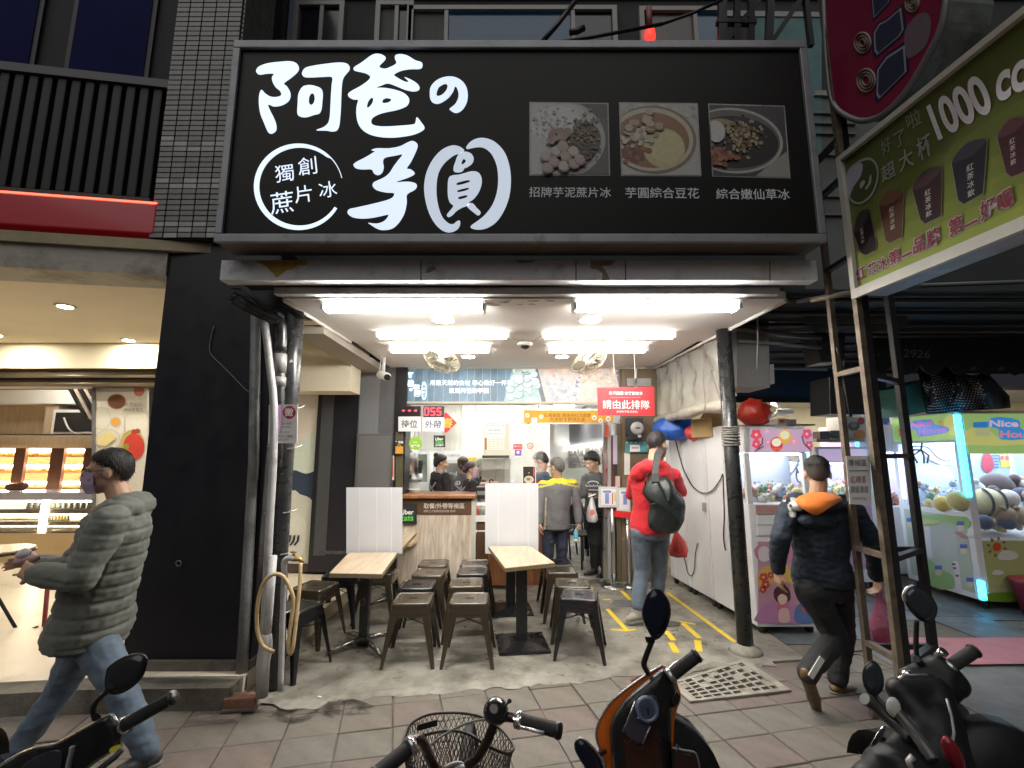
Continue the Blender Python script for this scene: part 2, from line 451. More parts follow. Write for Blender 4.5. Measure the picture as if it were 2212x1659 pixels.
# round floor plate and loose bits of paper
b = MB(); b.lathe([(.12,0),(.12,.006),(.10,.008)],G(*c2(1105,1240),.011),n=24); tag(b.build('drain_cover',mat('grey_plate',(.16,.16,.16),.5,.4)),'round grey drain cover flush in the floor beside the yellow arrow','drain cover')
b = MB(); b.prism([G(*c2(x,y),.02)for x,y in((1290,1375),(1440,1360),(1500,1372),(1490,1390),(1400,1398),(1300,1392))],(0,0,-.008)); tag(b.build('doormat_scrap',mat('brown_rubber',(.09,.08,.065),.8)),'flat brown rubber scrap lying between the yellow tape arrows','rubber scrap')
for u,v,l,an,lb in((948,1425,.035,.4,'small white paper scrap near the front stools'),(690,1505,.03,-.3,'white paper bit on the wet floor by the pipes'),(892,1320,.04,.7,'crumpled white paper beside the cross shaped table foot'),(885,1590,.03,1.2,'white scrap on the red paver behind the bicycle'),(152,1522,.04,.5,'white paper bit under the walking man')):
    b = MB(); q = G(u,v,.014); b.obox(q,(l,l*.35,.004),Matrix.Rotation(an,3,'Z')); tag(b.build('paper_scrap',WHITEW),lb,'litter')

# wet stains on the paving and floor by the pipes
WET = mat('wet_stain',(.04,.035,.028),.3,var=.4,vs=12)
wt_ = WET.node_tree; wz = wt_.nodes.new('ShaderNodeTexNoise'); wz.inputs['Scale'].default_value = 9; wz.inputs['Detail'].default_value = 8; wm = wt_.nodes.new('ShaderNodeMapRange'); wm.inputs[1].default_value = .44; wm.inputs[2].default_value = .72; wm.inputs[4].default_value = .5
wt_.links.new(wt_.nodes['Texture Coordinate'].outputs['Object'],wz.inputs['Vector']); wt_.links.new(wz.outputs[0],wm.inputs[0]); wt_.links.new(wm.outputs[0],wt_.nodes['Principled BSDF'].inputs['Alpha'])
for k,(u,v,ru,rv,z)in enumerate(((650,1545,70,16,.0042),(740,1528,75,17,.0044))):
    b = MB(); b.prism([G(u+ru*math.cos(t)*(1+.45*NZ.noise((math.cos(t)*2,math.sin(t)*2,k))),v+rv*math.sin(t)*(1+.45*NZ.noise((math.cos(t)*2,math.sin(t)*2,k+5))),z)for t in[q*PI/20 for q in range(40)]],(0,0,-.0008)); b.build('water_stain',WET,pave if k<2 else floor)

# drain grate in the pavement
dg = thing('drain_grate','cement framed drain grate with dark openings in the pavement','drain grate',G(1575,1470))
cs =[G(1458,1474,.016),G(1604,1428,.016),G(1692,1487,.016),G(1500,1511,.016)]
def bil(s,t,z=0):return(cs[0]*(1-s)*(1-t)+cs[1]*s*(1-t)+cs[2]*s*t+cs[3]*(1-s)*t)+V((0,0,z))
CEM = mat('cement_bars',(.27,.25,.21),.85,var=.25,vs=9,dirt=(.16,.14,.11),ds=6,bump=.3,bs=60)
def bq(b,s0,s1,t0,t1,z=0):b.prism([bil(s0,t0,z),bil(s1,t0,z),bil(s1,t1,z),bil(s0,t1,z)],(0,0,-.014))
b = MB()
for r in((-.06,1.06,-.06,.03),(-.06,1.06,.97,1.06),(-.06,.03,.03,.97),(.97,1.06,.03,.97)):bq(b,*r)
b.build('frame',CEM,dg)
b = MB(); b.prism([bil(0,0,-.0125),bil(1,0,-.0125),bil(1,1,-.0125),bil(0,1,-.0125)],(0,0,-.002)); b.build('pit',mat('pit_dark',(.012,.011,.01),.9),dg)
rnd = random.Random(2)
for k in range(1,9):
    b = MB(); bq(b,k/9-.012,k/9+.012,.0,1,-.001); b.build('bar',CEM,dg)
for k in range(1,6):
    b = MB(); bq(b,0,1,k/6-.03,k/6+.03,-.003); b.build('crossbar',CEM,dg)
b = MB()
for k in range(14):
    i,j = rnd.randrange(9),rnd.randrange(3)if rnd.random()<.75 else rnd.randrange(6)
    bq(b,i/9+.01,(i+1)/9-.01,j/6+.02,(j+1)/6-.02,-.005)
b.build('cement_fill',CEM,dg)

# ================================================================ LEFT SHOP
FL = Frame((-2.68,3.43,0),(math.cos(R_(9)),math.sin(R_(9)),0),(0,0,1))
b = MB(); b.prism([(-10.3,2.3,.13),(-2.68,3.17,.13),(-1.79,3.19,.13),(-1.79,3.34,.13),(-2.68,3.32,.13),(-10.3,2.48,.13)],(0,0,-.2)); struct(b.build('kerb',CONCD))
b = MB(); b.prism([(-10.3,2.48,.137),(-2.68,3.32,.137),(-1.79,3.34,.137),(-1.79,5.86,.137),(-2.62,6.0,.137),(-2.62,9,.137),(-10.3,9,.137)],(0,0,-.2)); struct(b.build('bakery_floor',CREAMF))
pil = thing('pillar','tall black clad pillar between the bakery and the dessert shop','pillar',(-2.24,3.43,.137))
b = MB(); b.box(-2.68,-1.80,3.43,3.85,.20,3.22); b.build('cladding',DARKP,pil,bevel=.004)
b = MB(); b.box(-2.72,-1.79,3.40,3.87,.137,.20); b.build('plinth',CONCD,pil,bevel=.004)
b = MB(); b.tube([P(386+6*math.cos(t),1217+6*math.sin(t),3.42)for t in[k*PI/6 for k in range(12)]],.004,6,True); b.build('ring_bolt',GREYM,pil)
cb = MB(); cb.tube(smooth2([tuple(P(u,v,3.42))for u,v in((462,705),(454,740),(456,765),(480,790),(510,820),(535,845),(560,852))],4,False),.004,6); tag(cb.build('cable',mat('thin_grey_cable',(.2,.19,.18),.6)),'thin loose wire hanging across the black pillar','wire')

lb = thing('bakery_facade','cream beam and ceiling of the bakery arcade','building front',FL.pt(-1,0))
b = MB(); b.fbox(FL,-5,0,2.96,3.15,-.3,0.02); b.build('beam',CREAMD,lb)
b = MB(); b.fbox(FL,-5,.33,3.153,3.235,-.3,.05); b.build('ledge',mat('ledge_cream',(.42,.36,.24),.8,var=.12,dirt=(.2,.17,.12)),lb)
b = MB(); b.prism([(-10.3,2.7,3.01),(-2.68,3.5,3.01),(-1.85,3.6,3.01),(-1.85,6.1,3.01),(-10.3,6.1,3.01)],(0,0,.1)); b.build('ceiling',CREAM,lb)
b = MB(); b.box(-10.3,-1.86,5.82,6.1,2.68,3.009); b.build('inner_beam',CREAM,lb)
b = MB(); b.box(-1.9,-1.62,3.87,5.8,2.62,2.695); b.build('side_trim',mat('trim_grey',(.34,.31,.26),.7),lb)
b = MB(); b.box(-2.9,-1.856,5.25,5.6,2.31,3.005); b.build('corner_box',CREAM,lb)
SHUT = mat('bronze_shutter',(.10,.075,.05),.35,.5,var=.15)
b = MB()
for z0,z1,d in((2.6,2.675,0),(2.56,2.598,.03),(2.50,2.558,-.02),(2.45,2.498,.01)):b.box(-10.3,-2.5,5.88-d,6.1,z0,z1)
b.build('shutter_housing',SHUT,lb,bevel=.006)
# red lit band and balcony above
rb = thing('light_band','red light band glowing along its top edge on the bakery front','light band',FL.pt(-1,3.3,.05))
def fl(u,v,d=0):return FL.xy(FL.px(u,v,d))
x0,y0 = fl(-60,492,.06); x1,y1 = fl(331,505,.06); xt,yt = fl(331,440,.06)
b = MB(); b.fbox(FL,-5,x1,y1,yt-.0,-.1,.06); b.build('band',mat('red_acrylic',(.36,.008,.02),.35,coat=.3,emit=.02,ecol=(1,.02,.04)),rb,bevel=.01)
b = MB(); b.fbox(FL,-5,x1,yt+.002,yt+.012,.0,.066); b.build('light_strip',mat('red_led',(.9,.05,.03),.4,emit=2.6,ecol=(1,.09,.05)),rb,bevel=.004)
bal = thing('balcony','dark balcony with vertical ribbed railing above the red light band','balcony',FL.pt(-1.5,3.6,0))
SLAT = mat('dark_slats',(.008,.009,.010),.6,var=.25,vs=10)
xl,yl = fl(331,432,0); xr,yr = fl(366,192,0)
b = MB(); b.fbox(FL,-5,xl+.02,yl-.02,yr,-.08,-.03); b.build('backing',SLAT,bal)
for k in range(24):
    x = xl-.02-k*.098
    b = MB(); b.fbox(FL,x-.066,x,yl-.0,yr-.02,-.03,.02); b.build('slat',SLAT,bal,bevel=.012)
b = MB(); b.fbox(FL,-5,xl+.03,yr-.02,yr+.05,-.1,.04); b.build('rail',mat('rail_grey',(.07,.07,.075),.5,.3),bal)
b = MB(); b.fbox(FL,-5,xl+.0,yl-.07,yl-.01,-.1,.05); b.build('sill',mat('sill_green',(.03,.045,.042),.6),bal)
bw = thing('balcony_window','pair of dark blue window panes behind the ribbed balcony','window',FL.pt(-1.5,4.5,-.5))
b = MB(); b.fbox(FL,-6,.5,3.2,7.5,-.62,-.55); b.build('wall',mat('balcony_wall',(.024,.023,.028),.8,var=.15),bw)
NAVY = mat('navy_pane',(.010,.011,.075),.7,spec=.05,var=.2,vs=2)
for(ua,ub)in((-200,78),(165,325)):
    xa,_ = fl(ua,60,-.53); xb,_ = fl(ub,60,-.53)
    f = MB(); f.fbox(FL,xa-.04,xb+.04,3.9,6.3,-.55,-.52); fo = f.build('frame',mat('window_grey',(.038,.037,.04),.6),bw)
    f = MB(); f.fbox(FL,xa,xb,3.95,6.2,-.52,-.512); f.build('pane',NAVY,fo)
# downlights of the bakery ceiling
WARM = mat('warm_lamp',(1,.9,.7),.4,emit=420,ecol=(1,.93,.77))
for u,v,lbl in((141,662,'front downlight in the cream bakery ceiling'),(278,735,'rear downlight in the bakery ceiling close to the black pillar'),(-10.3,724,'downlight at the far end of the bakery ceiling cut by the picture edge'),(-150,690,'downlight in the bakery ceiling beyond the picture')):
    if u<-100:continue
    q = G(u,v,3.005); d = thing('downlight',lbl,'downlight',q,group='bakery ceiling lights')
    b = MB(); b.lathe([(.05,-.004),(.085,-.008),(.085,0)],q,n=24); b.build('trim_ring',WHITEP,d)
    b = MB(); b.cyl(q+V((0,0,-.007)),.055,.004,n=20); b.build('lamp',WARM,d)

# tiled column
TILEW = mat('wall_tile',attr=True,rough=.45,var=.2,vs=12,dirt=(.06,.06,.058),ds=4,dt=(.52,.75))
tc_ = thing('tiled_column','grimy column faced with small grey tiles left of the black sign','column',(-2.5,3.4,3.24))
b = MB(); b.box(-2.80,-2.252,3.372,3.9,3.24,7); b.build('mortar',mat('black_mortar',(.012,.012,.014),.9),tc_)
rnd = random.Random(4); n = 0; rest = MB()
meshes =[]
for k in range(6):
    c = rnd.uniform(.19,.30)*(1 if k<4 else 1.7); m = MB((c,c*1.0,c*.96)); m.box(0,.099,0,.014,0,.036)
    meshes.append(m.mesh('tile',TILEW))
for r in range(80):
    for c in range(5):
        x,z =-2.797+c*.1095,3.25+r*.0455
        if r<46:
            q = 4+rnd.randrange(2)if(r in(9,10,16,17,18)or r<3)and rnd.random()<.6 else rnd.randrange(4)
            t = bpy.data.objects.new('tile',meshes[q]); COL.objects.link(t); t.parent = tc_; t.location = V((x,3.36+rnd.uniform(-.001,.001),z))-tc_.location
        else:rest.box(x,x+.099,3.36,3.372,z,z+.036,(.16,.16,.155))
    for c in range(4):rest.box(-2.252,-2.24,3.375+c*.1095,3.474+c*.1095,3.25+r*.0455,3.286+r*.0455,(.2,.2,.19))
rest.build('tile',TILEW,tc_,kind='stuff')

# ---------------------------------------------------------------- bakery front and inside
bk = thing('bakery_wall','bakery shopfront wall with dark frame behind the arcade','wall',(-4,6.1,0))
b = MB(); b.box(-10.3,-2.0,9.0,9.1,0,4); b.build('back_wall',mat('bakery_back',(.12,.11,.13),.8),bk)
b = MB(); b.box(-10.2,-10.1,2.6,9.0,.14,3.05); b.build('side_wall',CREAM,bk)
b = MB(); b.box(-10.3,-2.63,6.12,9.0,3.05,3.1); b.build('inner_ceiling',mat('bakery_inner_ceiling',(.10,.10,.13),.8),bk)
for x0 in(-7.4,-4.4):
    b = MB(); b.box(x0,x0+1.1,6.9,7.1,3.035,3.048); tag(b.build('ceiling_light',mat('bakery_panel',(1,1,1),.5,emit=22,ecol=(1,.93,.8))),('far ' if x0<-5 else 'near ')+'strip light above the bakery display counter','ceiling light')
b = MB(); b.box(-2.66,-2.6,6.3,9.0,.14,3.05); b.build('side_wall',CREAM,bk)
# cabinet rail and shelf
sh = thing('wall_cabinet','pale wooden wall cabinet above the bakery display fridge','cabinet',P(60,900,7.6))
Yb = 7.6; WOODP = wood('pale_oak',(.42,.32,.22),(.55,.43,.30),2,(9,1,1.2))
def yb(mb,u0,v0,u1,v1,Y,dep,col=None):
    p,q = P(u0,v0,Y),P(u1,v1,Y); z0,z1 = sorted((P((u0+u1)/2,v0,Y).z,P((u0+u1)/2,v1,Y).z)); x0,x1 = sorted((p.x,q.x)); return mb.box(x0,x1,Y,Y+dep,z0,z1,col)
b = MB(); yb(b,-200,842,230,872,Yb-.05,.4); b.build('top_panel',WHITEW,sh)
b = MB(); yb(b,-200,876,102,938,Yb+.22,.1); b.build('back_panel',WOODP,sh)
b = MB(); yb(b,100,876,118,938,Yb,.3); b.build('side_panel',WOODP,sh)
b = MB(); yb(b,-200,940,228,962,Yb-.06,.4); b.build('shelf',WOODP,sh)
mw = thing('microwave_oven','white framed black oven on the bakery shelf under the slanted rails','oven',P(160,935,Yb))
b = MB(); yb(b,116,885,222,937,Yb-.03,.3); b.build('body',WHITEP,mw,bevel=.004)
b = MB(); yb(b,121,891,217,933,Yb-.04,.02); b.build('door',mat('oven_glass',(.02,.02,.025),.15),mw)
rl = thing('ceiling_rails','bundle of slanted metal rails hanging over the bakery shelf','metal rails',P(190,840,7.2))
for k,(ua,va,ub,vb)in enumerate(((150,836,188,905),(162,836,199,905),(172,836,209,902),(183,836,219,898),(193,836,228,893))):
    b = MB(); b.bar(P(ua,va,7.2),P(ub,vb,7.2),.05,.04); b.build('rail',(BLACKM if k % 2==0 else mat('rail_pale',(.6,.5,.42),.4,.4)),rl)
cb = MB(); cb.tube(smooth2([tuple(P(u,v,7.4))for u,v in((138,902),(148,925),(165,937),(185,934),(215,936))],4,False),.012,6); tag(cb.build('white_cable',WHITEP),'white cable curling across the black oven','cable')
# wall fridge with lit shelves
FRG = mat('fridge_brown',(.10,.035,.018),.5)
ff = thing('display_fridge','warm lit wall fridge with brown mullions and pastry shelves','display fridge',P(80,1060,7.5))
b = MB(); yb(b,-200,962,225,968,7.45,.6); yb(b,-200,968,225,1062,8.0,.05); b.build('cabinet',mat('fridge_back',(.6,.40,.22),.6),ff)
LEDW = mat('warm_strip',(1,.8,.5),.4,emit=16,ecol=(1,.85,.58))
for va in(970,1004,1040):
    b = MB(); yb(b,-200,va,222,va+6,7.62,.04); b.build('light_strip',LEDW,ff)
for va in(984,1018,1052):
    b = MB(); yb(b,-200,va,222,va+3,7.6,.4); b.build('shelf',mat('fridge_shelf',(.5,.33,.18),.4),ff)
for ua,w in((-60,8),(34,8),(112,14),(184,8),(221,5)):
    b = MB(); yb(b,ua,965,ua+w,1062,7.5,.05); b.build('mullion',FRG,ff)
rnd = random.Random(8); BREAD = mat('pastry',attr=True,rough=.6,var=.25,vs=30)
for va in(984,1018,1052):
    for u0 in range(-20,220,9):
        if abs((u0+2-38)% 75)<9:continue
        p = P(u0,va,7.7); c = rnd.choice(((.45,.2,.06),(.6,.35,.12),(.5,.12,.05),(.62,.45,.2)))
        b = MB(c); h = rnd.uniform(.02,.05); b.ell(p+V((0,0,h)),(.028,.05,h),n=10,m=5); tag(b.build('pastry',BREAD),('top','middle','bottom')[(984,1018,1052).index(va)]+' shelf pastry in the warm lit wall fridge','pastry','pastries in the wall fridge')
# glass counter case
gc = thing('glass_display_case','glass bakery counter with lit shelves of drinks and cakes','display case',P(90,1230,6.6))
Yc = 6.6
b = MB(); yb(b,-250,1152,215,1233,Yc,.6); b.build('base',mat('case_base',(.55,.40,.22),.45,var=.06),gc)
b = MB(); yb(b,-250,1064,212,1080,Yc,.55); b.build('top',mat('case_top',(.5,.5,.62),.2,.4),gc)
for va,h,w in((1100,9,0),(1127,7,0),(1148,5,0)):
    b = MB(); yb(b,-250,va,210,va+h,Yc+.02,.5); b.build('shelf',mat('case_shelf',(.07,.05,.03),.4),gc)
for va in(1082,1111,1137):
    b = MB(); yb(b,-250,va,208,va+3,Yc+.45,.04); b.build('light_strip',LEDW,gc)
b = MB(); yb(b,-250,1080,210,1152,Yc+.56,.03); b.build('back_panel',mat('case_back',(.6,.45,.25),.5),gc)
b = MB(); yb(b,-250,1080,212,1150,Yc-.005,.004); b.build('glass_front',glass('case_glass',alpha=.03),gc)
for ua in(91,):
    b = MB(); yb(b,ua,1080,ua+4,1150,Yc,.02); b.build('post',LEDW,gc)
rnd = random.Random(9)
for k in range(11):
    q = P(62+k*13,1100,Yc+.2); b = MB(); b.lathe([(.03,0),(.03,.06),(.02,.08),(.03,.085),(.03,.1)],q,n=10); tag(b.build('pudding_cup',mat('pudding_cup',(.35,.36,.33),.35)),'grey lidded pudding cup in the row on the top shelf of the glass counter','cup','pudding cups in the glass counter')
for k in range(7):
    q = P(104+k*7,1127,Yc+.2); b = MB((.75,.6,.15)if k>2 else(.35,.37,.3)); b.lathe([(.018,0),(.018,.07),(.008,.09),(.008,.11)],q,n=8); tag(b.build('drink_bottle',GLOSS),('yellow' if k>2 else 'grey green')+' drink bottle on the middle shelf of the glass counter','bottle',('yellow' if k>2 else 'grey green')+' bottles in the glass counter')
for k in range(10):
    q = P(-5+k*11,1127,Yc+.25); b = MB(rnd.choice(((.6,.35,.12),(.75,.65,.4)))); b.box(q.x-.03,q.x+.03,q.y,q.y+.08,q.z,q.z+.04); tag(b.build('cake',BREAD),'square cake slice on the middle shelf of the glass counter','cake','cake slices in the glass counter')
for k in range(5):
    q = P(-5+k*44,1149,Yc+.15); b = MB((.8,.72,.5)); b.ell(q+V((0,0,.02)),(.09,.07,.02)); tag(b.build('cake',BREAD),'flat round cream cake on the bottom shelf of the glass counter','cake','round cakes in the glass counter')
hd = thing('bread_loaf','dark brown loaf lying on the bakery glass counter','bread',P(35,1062,6.8))
b = MB((.12,.035,.018)); q = P(35,1052,6.8); b.cap(q+V((-.09,0,0)),.055,q+V((.10,0,.01)),.06); b.build('crust',GLOSS,hd)
# tall food posters
def poster(name,label,u0,v0,u1,v1,Y,base,cat='poster',frame=None,dep=.02):
    t = thing(name,label,cat,P((u0+u1)/2,v1,Y)); p,q = P(u0,v0,Y),P(u1,v1,Y)
    return t
F6 = FY(6.02)
def pxs(fr,pts,d=0):return[fr.px(u,v,d)for u,v in pts]
c1 = crop(0,930,3.3184)
pt = thing('food_poster','tall white bakery poster printed with bowls, butter and fruit','poster',F6.px(255,1230))
b = MB((.74,.70,.62)); b.prism(pxs(F6,[(205,836),(318,836),(318,1240),(205,1240)]),(0,.03,0)); b.build('panel',PRINTM,pt)
b = MB()
def circ(fr,cu,cv,ru,rv,d,col,n=20,ang=0):b.poly([fr.px(cu+ru*math.cos(t)*math.cos(ang)-rv*math.sin(t)*math.sin(ang),cv+ru*math.cos(t)*math.sin(ang)+rv*math.sin(t)*math.cos(ang),d)for t in[k*2*PI/n for k in range(n)]],col=col)
def ck(f,x,y):return f(x,y)
for(x,y,rx,ry,col)in((840,385,82,95,(.62,.56,.44)),(840,385,76,88,(.72,.68,.6)),(968,245,82,66,(.5,.42,.34)),(968,245,73,60,(.17,.065,.03)),(1175,160,45,42,(.6,.22,.14)),(958,415,46,42,(.55,.5,.45)),(958,413,36,32,(.75,.36,.05)),
                           (1035,345,25,38,(.66,.62,.55)),(895,565,108,92,(.58,.53,.43)),(895,565,98,84,(.7,.66,.56)),(1130,600,100,120,(.5,.42,.12)),(1110,500,22,26,(.4,.05,.03)),(1150,620,88,112,(.62,.05,.03)),(1140,490,24,20,(.35,.06,.03)),(1050,620,22,25,(.25,.3,.06))):
    u,v = c1(x,y); rr = 3.3184*1.1573; circ(F6,min(u,312-rx/rr if u>290 else u),v,rx/rr,ry/rr,.001+.0006*len(b.f)/20,col)
b.poly(pxs(F6,[c1(x,y)for x,y in((815,545),(905,490),(965,545),(870,620),(812,600))],.02),col=(.78,.66,.3))
b.poly(pxs(F6,[c1(x,y)for x,y in((1030,380),(1040,380),(1042,500),(1026,500))],.02),col=(.5,.45,.38))
b.text('天然餡料',F6.mat(*F6.xy(F6.px(*c1(1118,270))),.02),w=.24,col=(.2,.16,.12)); b.text('好品質堅持',F6.mat(*F6.xy(F6.px(*c1(1118,312))),.02),w=.24,col=(.2,.16,.12))
b.build('print',PRINTM,pt)
b = MB(); b.prism(pxs(F6,[(198,832),(206,832),(206,1245),(198,1245)],.01),(0,.05,0)); b.build('edge_trim',GREYM,pt)
# lower wall of the bakery seen past the pipes: big soft colour poster
pt2 = thing('wall_mural','large wall print of beige, mint and navy rounded shapes behind the black drainpipe','wall print',F6.px(660,1230))
b = MB((.76,.68,.58)); b.prism(pxs(F6,[(560,850),(697,850),(697,1217),(560,1217)]),(0,.06,0)); b.build('panel',PRINTM,pt2)
c3 = crop(560,1080,2.44)
b = MB()
def blobp(pts,col,d):b.poly(pxs(F6,smooth2([c3(x,y)for x,y in pts],4),d),col=col)
blobp([(420,110),(470,60),(540,0),(574,-60),(574,230),(545,245),(500,250),(420,230)],(.68,.75,.64),.002)
blobp([(420,235),(500,255),(574,235),(570,300),(558,440),(520,400),(440,370),(400,330)],(.03,.05,.085),.003)
blobp([(420,360),(470,385),(535,430),(556,450),(552,620),(545,790),(380,795),(390,500)],(.66,.66,.55),.004)
blobp([(430,500),(480,520),(510,600),(490,720),(440,780),(390,780),(395,520)],(.72,.71,.62),.006)
b.build('print',PRINTM,pt2)
b = MB()
for k in range(3):
    b.tube([F6.px(*c3(380+25*k,690),.015),F6.px(*c3(400+25*k,665),.015),F6.px(*c3(405+25*k,630),.015)],.012,6)
b.build('stroke_print',BLACKM,pt2)
b = MB(); b.prism(pxs(F6,[(560,1218),(697,1218),(697,1236),(560,1236)],.02),(0,.1,0)); b.build('skirting',mat('brown_skirting',(.07,.04,.03),.5),pt2)
b = MB()
for k in range(5):b.prism(pxs(F6,[(560,803+k*10),(700,803+k*10),(700,811+k*10),(560,811+k*10)],.04+.02*(k % 2)),(0,.1,0))
tag(b.build('roller_shutter',SHUT),'rolled bronze shutter over the mint and beige wall print','shutter')
# bakery table and folding chair at the picture edge
bt = thing('bakery_table','round bakery table with dark edge at the picture edge','table',G(-40,1400,.137))
q = P(-15,1192,4.3); b = MB(); b.cyl(q,.27,.022,n=28); b.build('tabletop',mat('table_laminate',(.5,.38,.28),.25),bt)
b = MB(); b.cyl(q+V((0,0,-.014)),.28,.0135,n=28); b.build('rim',BLACKM,bt)
for(ua,va,ub,vb)in((-75,1170,52,1388),(-60,1400,80,1355),(-10,1205,-60,1400),(-75,1200,10,1395)):
    b = MB(); b.tube([P(ua,va,4.25),P(ub,vb,4.2)],.013,6); b.build('leg',BLACKM,bt)
b = MB(); b.tube([P(105,1240,4.3),P(90,1415,4.2)],.016,8); rr = thing('red_pole','thin red pole standing behind the walking man','pole',P(90,1415,4.2)); b.build('pole',mat('red_paint',(.22,.02,.02),.4),rr)

# ---------------------------------------------------------------- pipes at the pillar
pg =[('GREY',[(557,680),(560,760),(549,1000),(535,1250),(520,1495)],.05,3.37,'wide grey pipe running up the black pillar edge','pipe',.5),
      ('PVC',[(563,692),(580,800),(590,900),(585,1010),(573,1250),(553,1495)],.030,3.30,'slanting pale grey pipe strapped in front of the drainpipe','pipe',1)]
PVC = mat('pvc_grey',(.40,.40,.40),.45,var=.12,vs=9,dirt=(.12,.11,.1),ds=7,dt=(.5,.8))
PVCD = mat('pvc_dark',(.19,.195,.19),.5,var=.2,vs=9,dirt=(.05,.05,.045),ds=6,dt=(.45,.75))
BLK = mat('painted_drain',(.02,.021,.022),.32,var=.3,vs=8,dirt=(.30,.29,.27),ds=16,dt=(.66,.7),rvar=.15)
b = MB()
pts =[P(553,680,3.40),P(548,1000,3.40),P(531,1300,3.40),P(520,1490,3.38)]
b.tube(pts,.034,10,squash=1.1); tag(b.build('conduit',PVCD),'wide dark grey conduit along the edge of the black pillar','pipe')
b = MB(); b.tube(smooth2([tuple(P(u,v,3.28))for u,v in((571,690),(582,780),(592,880),(590,1000),(583,1120),(578,1220),(568,1400),(560,1470))],3,False),.026,10); tag(b.build('water_pipe',PVC),'pale grey plastic pipe bowed in front of the black drainpipe','pipe')
wt = thing('floor_pipe','grey pipe with a bulging joint standing on the wet pavement by the pillar','pipe',P(568,1500,3.22))
b = MB(); b.tube([P(590,1200,3.24),P(580,1330,3.22),P(575,1385,3.2)],.026,10); b.build('riser',PVC,wt)
b = MB(); b.tube([P(577,1370,3.2),P(575,1390,3.2),P(572,1410,3.2),P(568,1435,3.2),P(566,1505,3.2)],[.028,.038,.042,.039,.036],12); b.build('trap',PVC,wt)
b = MB(); b.tube([P(598,690,3.36),P(601,780,3.36),P(600,860,3.36),P(592,960,3.36)],.012,8); tag(b.build('thin_pipe',PVC),'thin pale conduit between the slanting pipe and the drainpipe','pipe')
dp = thing('drain_pipe','thick scuffed black drainpipe between pillar and dessert shop with an elbow to the roof beam','drainpipe',P(590,1495,3.4))
b = MB(); b.tube([P(637,675,3.45),P(625,850,3.45),P(612,1000,3.45),P(600,1200,3.45),P(592,1480,3.45)],.068,16); b.build('pipe',BLK,dp)
b = MB(); b.tube(smooth2([tuple(V(p))for p in(P(500,640,3.1),P(540,664,3.2),P(590,690,3.3),P(606,702,3.33),P(606,760,3.33))],4,False),.042,12); b.build('elbow',BLK,dp)
b = MB(); b.tube([P(606,735,3.33),P(603,850,3.33),P(600,950,3.34),P(597,1010,3.34)],.040,12); b.build('branch',BLK,dp)
b = MB(); b.tube([P(606,765,3.33),P(604,806,3.33)],.045,12); b.tube([P(604,815,3.33),P(603,835,3.33)],.045,12); b.build('sleeve',mat('grey_sleeve',(.2,.2,.19),.5,var=.2,vs=20),dp)
for v,du in((880,0),(965,0),(1103,0),(1193,0),(1322,0)):
    b = MB(); uu = 625-(v-850)*.066
    b.tube([P(uu+37*math.cos(t)-3,v+6*math.sin(t)-4*math.cos(t),3.45-.08*max(0,math.sin(t))+.03)for t in[k*PI/10 for k in range(11)]],.0045,5); b.build('wire_tie',mat('galvanised_wire',(.5,.5,.48),.4,.8),dp)
# electrical junk around the elbow
b = MB()
for k in range(4):b.tube(smooth2([tuple(P(u+k*4,v,3.36))for u,v in((500,622),(530,630),(560,655+6*k),(600,662),(650,690))],4,False),.006,5)
tag(b.build('cable_bundle',CABLE),'dark bundle of cables tucked under the roof beam above the drainpipe','cables')
# notice on the drain pipe
FN = FY(3.30)
nt_ = thing('recruitment_notice','white notice with a round red stamp tied to the black drainpipe','notice',FN.px(612,960))
c4 = crop(560,620,3.16)
b = MB((.66,.64,.64)); b.prism(pxs(FN,[c4(*p)for p in((355,1238),(583,1236),(575,1540),(350,1545))]),(0,.004,0)); b.build('sheet',PRINT,nt_)
b = MB((.35,.012,.02)); u,v = c4(515,1298); b.poly([FN.px(u+14*math.cos(t),v+14*math.sin(t),.002)for t in[k*PI/12 for k in range(24)]])
b.text('徵',FN.mat(*FN.xy(FN.px(u,v)),.0035),h=.062,bold=.02,col=(.8,.78,.78))
for y,s,w in((1387,'誠徵夥伴 加入我們',.2),(1415,'工作內容 外場 內場',.18),(1455,'意者請洽 店內',.16),(1487,'正職 假日工讀生',.23),(1515,'薪資面議 電話預約',.15)):
    b.text(s,FN.mat(*FN.xy(FN.px(*c4(455,y))),.003),w=w*.72,col=(.08,.07,.08))
b.build('lettering',PRINT,nt_)
b = MB((.65,.4,.66)); b.poly(pxs(FN,[c4(*p)for p in((405,1240),(460,1240),(455,1400),(430,1480),(390,1480),(395,1380))],.005)); b.build('tape',GLOSS,nt_)
